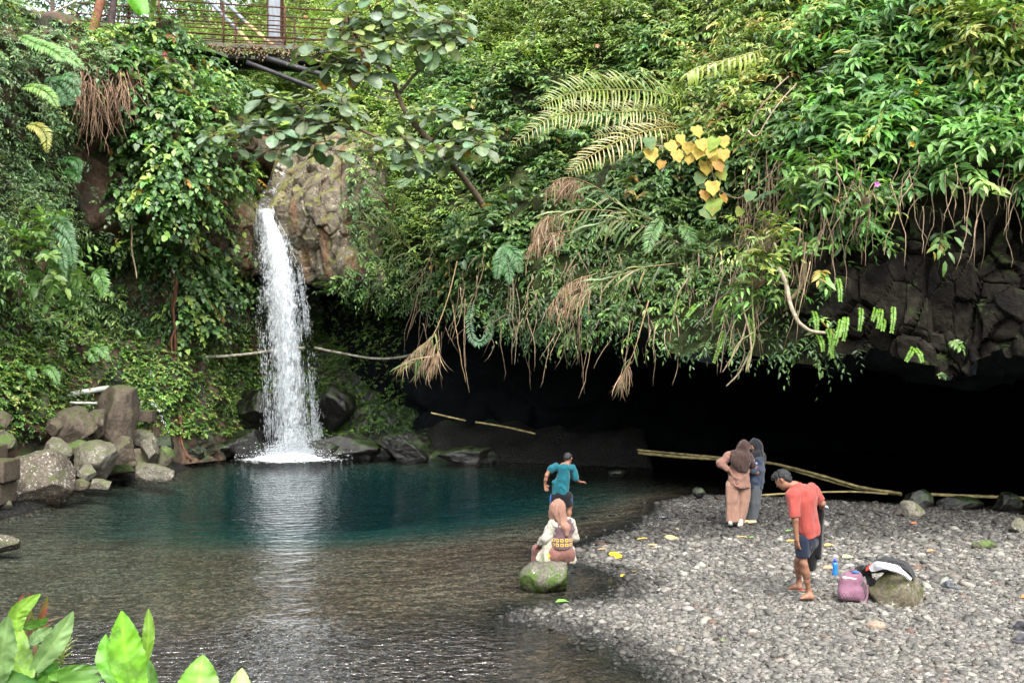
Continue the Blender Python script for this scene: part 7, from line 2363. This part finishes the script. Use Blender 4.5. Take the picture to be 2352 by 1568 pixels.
def rock_top(px, d):
    """top of the olive boulder at a picture column, set back by d"""
    x = (px - CX) / F * (RC[1] + d)
    m_ = np.abs(RV[:, 0] - x) + .8 * np.abs(RV[:, 1] - (RC[1] + d))
    i = np.argsort(m_ - .0)[:60]
    i = i[np.argmax(RV[i, 2])]
    return np.array((x, RC[1] + d, RV[i, 2]))


def drape(name, label, cat, rows, mat, thick=.012, seed=0, amp=.012, group=None, nu=36, nv=30):
    C = catmull(np.array(rows, float), nv)
    C = np.swapaxes(catmull(np.swapaxes(C, 0, 1), nu), 0, 1)
    P = WA(C[..., 0], C[..., 1], C[..., 2])
    P = P + amp * np.stack([fbm(P * 9 + 5 * a, 3, seed + a) for a in range(3)], -1)
    du, dv = np.gradient(P, axis=1), np.gradient(P, axis=0)
    n_ = nrm(np.cross(du, dv))
    V = np.concatenate(((P + n_ * thick / 2).reshape(-1, 3), (P - n_ * thick / 2).reshape(-1, 3)))
    g1 = grid_faces(nv, nu)
    k_ = nv * nu
    ring = np.concatenate((np.arange(nu), np.arange(1, nv) * nu + nu - 1, (nv - 1) * nu + np.arange(nu - 2, -1, -1), np.arange(nv - 2, 0, -1) * nu))
    r2 = np.roll(ring, -1)
    side = np.stack((ring, r2, r2 + k_, ring + k_), -1)
    o = P[nv // 2, nu // 2]
    return tag(mk(name, V, [g1, g1[:, ::-1] + k_, side], mat, origin=o), label, cat, group)


CG = 'clothes left on the olive boulder'
Yr = RC[1] + .02
drape('jacket', 'black jacket spread over the top and right side of the olive boulder', 'jacket',
      [[(2006, 1290, Yr + .22), (2030, 1280, Yr + .2), (2062, 1283, Yr + .2), (2088, 1296, Yr + .16), (2100, 1316, Yr + .1)],
       [(2008, 1300, Yr + .05), (2032, 1290, Yr + .0), (2062, 1294, Yr - .05), (2086, 1306, Yr - .1), (2101, 1324, Yr - .05)],
       [(2012, 1304, Yr - .08), (2036, 1298, Yr - .15), (2064, 1304, Yr - .2), (2084, 1314, Yr - .24), (2099, 1333, Yr - .2)]], mat_cloth('black_jacket', (.006, .0063, .007)), .03, 3, .016, CG)
drape('lining', 'white garment folded over the front edge of the black jacket on the boulder', 'shirt',
      [[(1996, 1302, Yr + .0), (2012, 1290, Yr - .1), (2038, 1293, Yr - .24), (2066, 1302, Yr - .30), (2094, 1328, Yr - .28)],
       [(2000, 1308, Yr - .06), (2018, 1300, Yr - .2), (2040, 1302, Yr - .30), (2068, 1312, Yr - .34), (2092, 1331, Yr - .31)],
       [(2002, 1312, Yr - .1), (2024, 1308, Yr - .24), (2042, 1308, Yr - .33), (2070, 1318, Yr - .36), (2090, 1333, Yr - .33)]], mat_cloth('white_cloth', (.42, .43, .44)), .02, 6, .010, CG)
drape('red_cloth', 'small red cloth sticking out left of the white garment on the boulder', 'cloth',
      [[(1990, 1305, Yr), (1996, 1298, Yr), (2002, 1294, Yr + .02)], [(1988, 1310, Yr - .04), (1996, 1308, Yr - .04), (2003, 1305, Yr - .02)]], mat_cloth('red_cloth', (.42, .02, .014)), .01, 8, .006, CG, 10, 8)
cl = [cone(W(1972, 1314, Yr + .16), W(1990, 1306, Yr + .14), .05, .055), cone(W(1990, 1308, Yr + .1), W(2000, 1334, Yr + .02), .055, .04), cone(W(1996, 1309, Yr + .05), W(2032, 1307, Yr - .12), .045, .04), cone(W(1958, 1322, Yr + .18), W(1974, 1315, Yr + .16), .03, .042), cone(W(2000, 1334, Yr + .02), W(2002, 1350, Yr - .02), .036, .028)]
V, Q_ = grow(cl, .008, .03, disp=lambda X: .022 * fbm(X * 12, 3, 81))
tag(mk('bundle_cloth', V, Q_, mat_cloth('charcoal_cloth', (.005, .005, .0055)), origin=W(1985, 1318, Yr + .1)), 'crumpled charcoal garment between the pink backpack and the olive boulder', 'clothing', CG)

# bottle
p = gpos(1918, 1322) + UP * .0
bt = thing('water_bottle', 'blue plastic water bottle standing on the gravel', 'bottle', p)
prof = [(0, 0), (.033, .002), (.036, .012), (.036, .05), (.030, .085), (.033, .12), (.036, .15), (.034, .175), (.022, .193), (.016, .2)]
na = 20
a = np.arange(na) / na * 2 * math.pi
V = np.array([(r_ * math.cos(t), r_ * math.sin(t), z) for r_, z in prof for t in a])
i, jj = np.meshgrid(np.arange(len(prof) - 1), np.arange(na), indexing='ij')
qd = np.stack((i * na + jj, i * na + (jj + 1) % na, (i + 1) * na + (jj + 1) % na, (i + 1) * na + jj), -1).reshape(-1, 4)
t = NT('blue_plastic')
b = t.n('BsdfPrincipled', Base_Color=(.02, .20, .62), Roughness=.2)
t.put(b, 'Transmission Weight', .25)
mk('bottle_body', V, qd, t.finish(b), bt)
mb = MB().tube(np.array([(0, 0, .195), (0, 0, .24)]), .021, 16)
for k_ in range(16):
    a_ = k_ / 16 * 2 * math.pi
    mb.box((.021 * math.cos(a_), .021 * math.sin(a_), .216), (.003, .003, .04))
mb.build('cap', mat_plain('blue_cap', (.01, .05, .50), .35, .5, .05), bt, color=False)

# sandals and the dark bottle
def sandal(label, px, py, rot, mat, s=1.0, group=None):
    p = gpos(px, py) + UP * .015
    root = thing('slipper', label, 'slipper', p, group)
    Rm = rotm((0, 0, 1), rot)
    sole = [cone((0, -.10, .012), (0, .11, .012), .040, .046)]
    V, Q_ = grow(sole, .006, .02, cuts=[((0, 0, .028), (0, 0, 1)), ((0, 0, -.002), (0, 0, -1))])
    mk('sole', V @ Rm.T * s, Q_, mat, root)
    st_ = [cone((-.045, .02, .02), (-.02, .045, .062), .02, .02), cone((-.02, .045, .062), (.02, .045, .062), .022, .022), cone((.02, .045, .062), (.045, .02, .02), .02, .02), cone((0, .06, .05), (0, .10, .03), .036, .034)]
    V, Q_ = grow(st_, .006, .03, cuts=[((0, 0, .012), (0, 0, -1))])
    mk('strap', V @ Rm.T * s, Q_, mat, root)


M_GS = mat_cloth('grey_rubber', (.07, .077, .083), .7)
M_BS = mat_cloth('black_rubber', (.018, .018, .022), .6)
sandal('grey slipper lying alone on the gravel right of the clothes boulder', 2186, 1352, .5, M_GS, 1.0)
sandal('black slipper at the right picture edge, upper of the two', 2352, 1448, 1.9, M_BS, 1.1)
sandal('dark grey slipper at the right picture edge, lower of the two', 2356, 1476, 1.9, mat_cloth('dark_rubber', (.05, .05, .055), .6), 1.1)
p = gpos(1524, 1192) + UP * .035
bk = thing('flask', 'black bottle lying on the gravel at the far waterline', 'bottle', p)
MB().tube(np.array([(-.11, .0, 0), (-.10, 0, 0), (.06, 0.02, 0), (.09, .022, 0)]), [.028, .035, .035, .026], 12).build('flask_body', mat_plain('black_plastic', (.012, .014, .016), .3, .5, .05), bk, color=False)
MB().tube(np.array([(.09, .022, 0), (.125, .026, 0)]), .022, 12).build('cap', mat_plain('black_cap', (.02, .02, .022), .4, .5, .05), bk, color=False)

# fallen leaves
def fallen(label, px, py, L, col, ang, tpl='ovate', wr=.55, w=None):
    p = gpos(px, py) + UP * .035
    r = np.random.default_rng(int(px + py))
    f = Fol()
    f.leaves(np.zeros((1, 3)), np.array([(math.cos(ang), math.sin(ang), .12)]), np.array([(r.normal(0, .2), -.25, 1.)]), L, L * wr, tpl, np.array([col]))
    o = tag(f.build('fallen_leaf', M_DRY), label, 'leaf', 'leaves fallen on the gravel')
    o.location = tuple(p)


for a in [('big pale orange leaf on the gravel ahead of the standing women', 1532, 1240, .22, (.62, .40, .16), 0.2, 'lobed', .9),
          ('long yellow blade leaf at the waterline left of the big pale orange leaf', 1462, 1243, .34, (.55, .34, .05), .35, 'strap', .13),
          ('tan torn leaf below the long yellow blade', 1486, 1256, .26, (.48, .32, .15), -.4, 'lance', .3),
          ('yellow brown leaf standing at the tip of the gravel spit', 1405, 1282, .22, (.58, .34, .02), .5, 'lobed', .9),
          ('tan leaf strip on the gravel spit nearest the seated person', 1372, 1266, .24, (.45, .27, .12), .1, 'strap', .16),
          ('small yellow leaf in the middle of the inlet shore', 1452, 1318, .13, (.6, .38, .02), .9, 'ovate', .6),
          ('small yellow leaf in the shallow inlet beside the mossy boulder', 1424, 1328, .12, (.6, .38, .04), .2, 'ovate', .6),
          ('yellow leaf on dark gravel below the black bottle', 1560, 1246 - 26, .14, (.5, .33, .1), 2.2, 'lance', .35),
          ('curled tan leaf on the gravel right of the peach trousers', 1692, 1238, .22, (.5, .34, .12), .1, 'strap', .2),
          ('green leaf lying on the gravel right of the standing women', 1870 - 66, 1250 - 26, .16, (.12, .26, .04), .3, 'lance', .3),
          ('pale green round leaf behind the blue bottle', 1934, 1285, .2, (.42, .50, .25), .1, 'ovate', .7),
          ('pale orange leaf on the gravel left of the blue bottle', 1890, 1310, .2, (.55, .32, .16), .1, 'ovate', .5),
          ('orange leaf above the blue bottle near the trousers', 1892, 1258, .2, (.58, .34, .12), .2, 'ovate', .5),
          ('red orange leaf in the dark gravel below the pointed rock', 2092, 1206, .14, (.55, .12, .04), .0, 'ovate', .5),
          ('pinkish leaf on the gravel above the clothes boulder', 2128, 1270, .16, (.55, .22, .12), .1, 'ovate', .5),
          ('orange leaf far right on the gravel below the slipper', 2345, 1378, .18, (.60, .16, .05), .2, 'ovate', .5),
          ('bright green leaf floating at the inlet mouth', 1275, 1388, .2, (.16, .36, .06), .2, 'ovate', .5),
          ('bright green leaf on the gravel left of the red shirted person', 1720, 1305 - 66, .16, (.16, .32, .05), .3, 'lance', .35),
          ('dull red leaf under the raised heel of the red shirted person', 1832, 1362, .12, (.5, .1, .05), .1, 'ovate', .5),
          ('yellow leaf on the gravel behind the calf of the red shirted person', 1806, 1247, .2, (.58, .36, .07), .1, 'lance', .35),
          ('small green grass sprig on the gravel at the lower shore', 1660, 1408 + 72, .12, (.18, .34, .06), 1.2, 'lance', .3)]:
    fallen(*a)

# ================================================================ pebbles
def pebbles(n, seed):
    r = np.random.default_rng(seed)
    bm = bmesh.new()
    bmesh.ops.create_icosphere(bm, subdivisions=1, radius=1.0)
    bm.verts.index_update()
    B = np.array([v.co[:] for v in bm.verts])
    T = np.array([[v.index for v in f.verts] for f in bm.faces])
    bm.free()
    # evenly over the picture and over the ground, half and half
    py = HY + 320 + (1620 - HY - 320) * r.random(n) ** .8
    px = r.uniform(1120, 2720, n)
    Yq = F * (CAMZ - .1) / (py - HY)
    X = (px - CX) / F * Yq
    Q0 = np.stack((X, Yq), 1)
    sd = poly_sd(Q0, BEACH_POLY, SHORE)
    sd = sd + .10 * fbm(np.concatenate((Q0, np.zeros((n, 1))), 1) * 1.1, 3, 5)
    keep = (sd > 0) | (r.random(n) < np.exp(np.minimum(sd, 0) * 5.5) * .55)
    Q0, sd = Q0[keep], sd[keep]
    n = len(Q0)
    s = np.exp(r.normal(math.log(.0165), .52, n))
    s = np.where(r.random(n) < .035, s * 2.1, s)
    s = np.clip(s, .008, .075) * np.clip(Q0[:, 1] / 13, .85, 1.3)
    z = ground_z(Q0)
    flat = r.uniform(.36, .68, n)
    S = np.stack((s * r.uniform(.95, 1.6, n), s * r.uniform(.8, 1.15, n), s * flat), 1)
    a = r.uniform(0, 6.28, n)
    ca, sa = np.cos(a), np.sin(a)
    V = B[None] * (1 + .16 * r.normal(0, 1, (n, len(B), 1)).clip(-1.5, 1.5)) * S[:, None]
    tl = r.normal(0, .25, n)
    V = np.stack((V[..., 0], V[..., 1], V[..., 2] + V[..., 0] * tl[:, None]), -1)
    V = np.stack((V[..., 0] * ca[:, None] - V[..., 1] * sa[:, None], V[..., 0] * sa[:, None] + V[..., 1] * ca[:, None], V[..., 2]), -1)
    V = V + np.stack((Q0[:, 0], Q0[:, 1], z + s * flat * r.uniform(-.3, .5, n)), -1)[:, None]
    pal = [(5, (.122, .121, .114)), (4, (.165, .163, .152)), (4, (.082, .081, .078)), (1.4, (.23, .226, .205)), (.6, (.125, .112, .095)), (.15, (.13, .085, .065)), (.25, (.29, .288, .275))]
    w_ = np.array([x[0] for x in pal])
    C = np.array([x[1] for x in pal])[r.choice(len(pal), n, p=w_ / w_.sum())] * np.exp(r.normal(0, .15, (n, 1))) * np.exp(r.normal(0, .02, (n, 3)))
    # stones darkened: wet near the waterline; wet plus painted-in overhang shade by the cave
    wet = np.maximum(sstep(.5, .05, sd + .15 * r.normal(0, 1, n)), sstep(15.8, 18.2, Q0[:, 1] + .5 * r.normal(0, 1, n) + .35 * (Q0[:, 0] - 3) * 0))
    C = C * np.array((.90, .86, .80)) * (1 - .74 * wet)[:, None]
    return V.reshape(-1, 3), (T[None] + (np.arange(n) * len(B))[:, None, None]).reshape(-1, 3), np.repeat(C, len(B), 0), n


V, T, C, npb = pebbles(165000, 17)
t = NT('pebble')
c = t.n('VertexColor', {'layer_name': 'tint'}).outputs[0]
pn_ = t.noise(t.obj(), 60, 3)
gg = t.n('CombineColor')
kk = t.ramp(pn_, .3, .7, .8, 1.2)
for ch in ('Red', 'Green', 'Blue'):
    t.put(gg, ch, kk)
b = t.n('BsdfPrincipled', Base_Color=t.mul(1.0, c, gg.outputs[0]), Roughness=.65)
t.put(b, 'Specular IOR Level', .3)
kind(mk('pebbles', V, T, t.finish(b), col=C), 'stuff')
print('PEBBLES', npb)

# ================================================================ foreground plants at the pool terrace
M_BROAD = mat_leaf('broad_leaf', .45, .30, .5, (.075, .155, .025))


def blade(parent, o, base, tip, w, Yb, Yt, bend, col, seed, name='leaf', curl=.25, fold=.22, mat=None, n=44, m=13):
    """a broad pointed leaf: midrib from base to tip bowed sideways, puckered between its veins"""
    r = np.random.default_rng(seed)
    b, t_ = W(*base, Yb), W(*tip, Yt)
    mid = (b + t_) / 2 + np.array((bend, -.02, .0)) * np.linalg.norm(t_ - b)
    P = catmull(np.array([b, mid, t_]), n)
    tan = nrm(np.gradient(P, axis=0))
    view = nrm(np.array((0, 0, CAMZ)) - P)
    tw = np.linspace(r.uniform(-.5, .5), r.uniform(-.5, .5), n)[:, None]
    side = nrm(np.cross(tan, view))
    side = nrm(side * np.cos(tw) + np.cross(tan, side) * np.sin(tw))
    nn = np.cross(side, tan)
    nn *= np.sign(np.sum(nn * view, -1, keepdims=True))
    s = np.linspace(0, 1, n)
    hw = w / F * (Yb + Yt) / 2 / 2 * np.clip(np.sin(np.pi * np.clip(.16 + .84 * s, 0, 1) ** 1.15), 0.02, 1) ** .75
    PK = fbm(np.stack((np.repeat(s[:, None], m, 1) * 11 - 2.2 * np.abs(np.linspace(-1, 1, m))[None], np.repeat(np.linspace(-1, 1, m)[None], n, 0) * 1.3, np.full((n, m), seed * 3.7)), -1), 2, seed)
    V = []
    for i in range(n):
        for k_ in range(m):
            qv = (k_ / (m - 1) - .5) * 2
            off = fold * abs(qv) * hw[i] * (1 if curl >= 0 else -1) + .16 * hw[i] * PK[i, k_] * min(1, abs(qv) * 3) + .10 * hw[i] * math.sin(3.2 * s[i] * 6 + qv * 2 + seed) * abs(qv) ** 2
            V.append(P[i] + side[i] * qv * hw[i] * (1 + .04 * math.sin(i * 1.7 + seed)) + nn[i] * off - o)
    V = np.array(V)
    qq = np.tile(np.abs(np.linspace(-1, 1, m)), n)
    C = np.array(col)[None] * (1.12 - .22 * qq)[:, None] * (1 + .16 * fbm(V * 9 + seed, 3, seed) + .12 * np.maximum(np.sin(np.repeat(s, m) * 75 - qq * 9), 0) ** 6)[:, None]
    C[qq < .05] = C[qq < .05] * np.array((1.25, 1.15, 1.1))
    # smooth the leaf by one level
    return mk(name, V, grid_faces(n, m), mat or M_BROAD, parent, col=C)


YG, MG, PG, DG = (.135, .25, .03), (.085, .20, .03), (.17, .27, .11), (.04, .12, .022)
pa = thing('broad_leaf_plant', 'clump of broad puckered bright green leaves in the bottom left corner', 'plant', W(95, 1640, 4.2), 'broad leaved plants in the foreground')
o = np.array(pa.location)
for i, (b0, t0, w, col, bend) in enumerate([((-5, 1570), (20, 1412), 66, PG, .0), ((62, 1560), (46, 1440), 68, YG, -.12), ((78, 1540), (168, 1403), 52, PG, .03), ((38, 1450), (93, 1363), 40, YG, -.22), ((52, 1440), (112, 1418), 22, MG, .06),
                                            ((70, 1480), (120, 1440), 30, PG, -.08), ((110, 1552), (241, 1534), 34, MG, -.1), ((90, 1590), (240, 1556), 60, MG, -.22), ((-10, 1556), (95, 1572), 56, DG, -.16), ((108, 1590), (103, 1500), 34, MG, .0), ((-20, 1590), (70, 1562), 40, YG, -.1), ((60, 1600), (130, 1520), 50, DG, .1), ((150, 1610), (235, 1575), 50, MG, -.1)]):
    blade(pa, o, b0, t0, w, 4.2 + .05 * (i % 3), 4.1 + .12 * ((i * 7) % 4), bend, col, i + 3)
pb = thing('broad_leaf_plant', 'pair of tall upright bright green leaves with a folded one behind, left of centre', 'plant', W(300, 1650, 4.0), 'broad leaved plants in the foreground')
o = np.array(pb.location)
for i, (b0, t0, w, col, bend) in enumerate([((318, 1600), (279, 1402), 78, (.16, .38, .03), -.04), ((334, 1520), (341, 1396), 28, YG, .04), ((272, 1575), (243, 1455), 44, (.11, .30, .03), -.1), ((345, 1610), (330, 1500), 36, MG, .06), ((240, 1590), (300, 1555), 40, MG, -.1)]):
    blade(pb, o, b0, t0, w, 4.0 + .06 * i, 4.0 + .08 * i, bend, col, i + 23, fold=.30)
pc = thing('broad_leaf_plant', 'two leaf tips with ragged ends at the bottom edge right of the tall leaves', 'plant', W(480, 1680, 3.9), 'broad leaved plants in the foreground')
o = np.array(pc.location)
for i, (b0, t0, w, col, bend) in enumerate([((445, 1660), (466, 1503), 96, (.20, .40, .07), .0), ((525, 1660), (556, 1533), 58, (.26, .40, .12), .05)]):
    blade(pc, o, b0, t0, w, 3.9, 3.95 + .05 * i, bend, col, i + 33)
pd = thing('red_cordyline', 'small plant with narrow dark red leaves among the broad green leaves', 'plant', W(82, 1470, 4.5))
o = np.array(pd.location)
RD = (.17, .045, .04)
for i, (b0, t0, w, bend, col) in enumerate([((80, 1462), (68, 1360), 20, -.06, RD), ((82, 1455), (110, 1366), 16, .04, (.22, .06, .045)), ((86, 1440), (148, 1414), 12, -.28, (.15, .06, .08)), ((78, 1470), (58, 1358), 10, -.3, RD), ((76, 1470), (66, 1405), 16, -.1, (.20, .11, .10)), ((84, 1475), (92, 1425), 16, .1, (.18, .08, .07)), ((84, 1470), (122, 1428), 8, -.25, (.22, .10, .06)), ((80, 1480), (70, 1440), 14, -.1, (.2, .11, .1))]):
    blade(pd, o, b0, t0, w, 4.5, 4.45, bend, col, i + 43, fold=.5)
MB().tube(np.array([W(82, 1640, 4.5) - o, W(81, 1560, 4.5) - o, W(82, 1450, 4.5) - o]), .012, 6, (.12, .06, .04)).build('stem', M_TWIG, pd)
f = Fol()
r = np.random.default_rng(8)
n = 160
f.leaves(np.array([W(x, 1500 + r.uniform(0, 30), 4.5 + r.uniform(-.1, .1)) for x in r.normal(123, 9, n)]) - W(123, 1520, 4.5), nrm(r.normal(0, .55, (n, 3)) + UP), r.normal(0, 1, (n, 3)), .10, .008, 'strap', tints([(2, (.30, .38, .12)), (1, (.16, .28, .06))], n, r))
tag(f.build('grass_tuft', M_LEAF), 'small pale grass tuft between the broad leaves', 'grass tuft').location = tuple(W(123, 1520, 4.5))
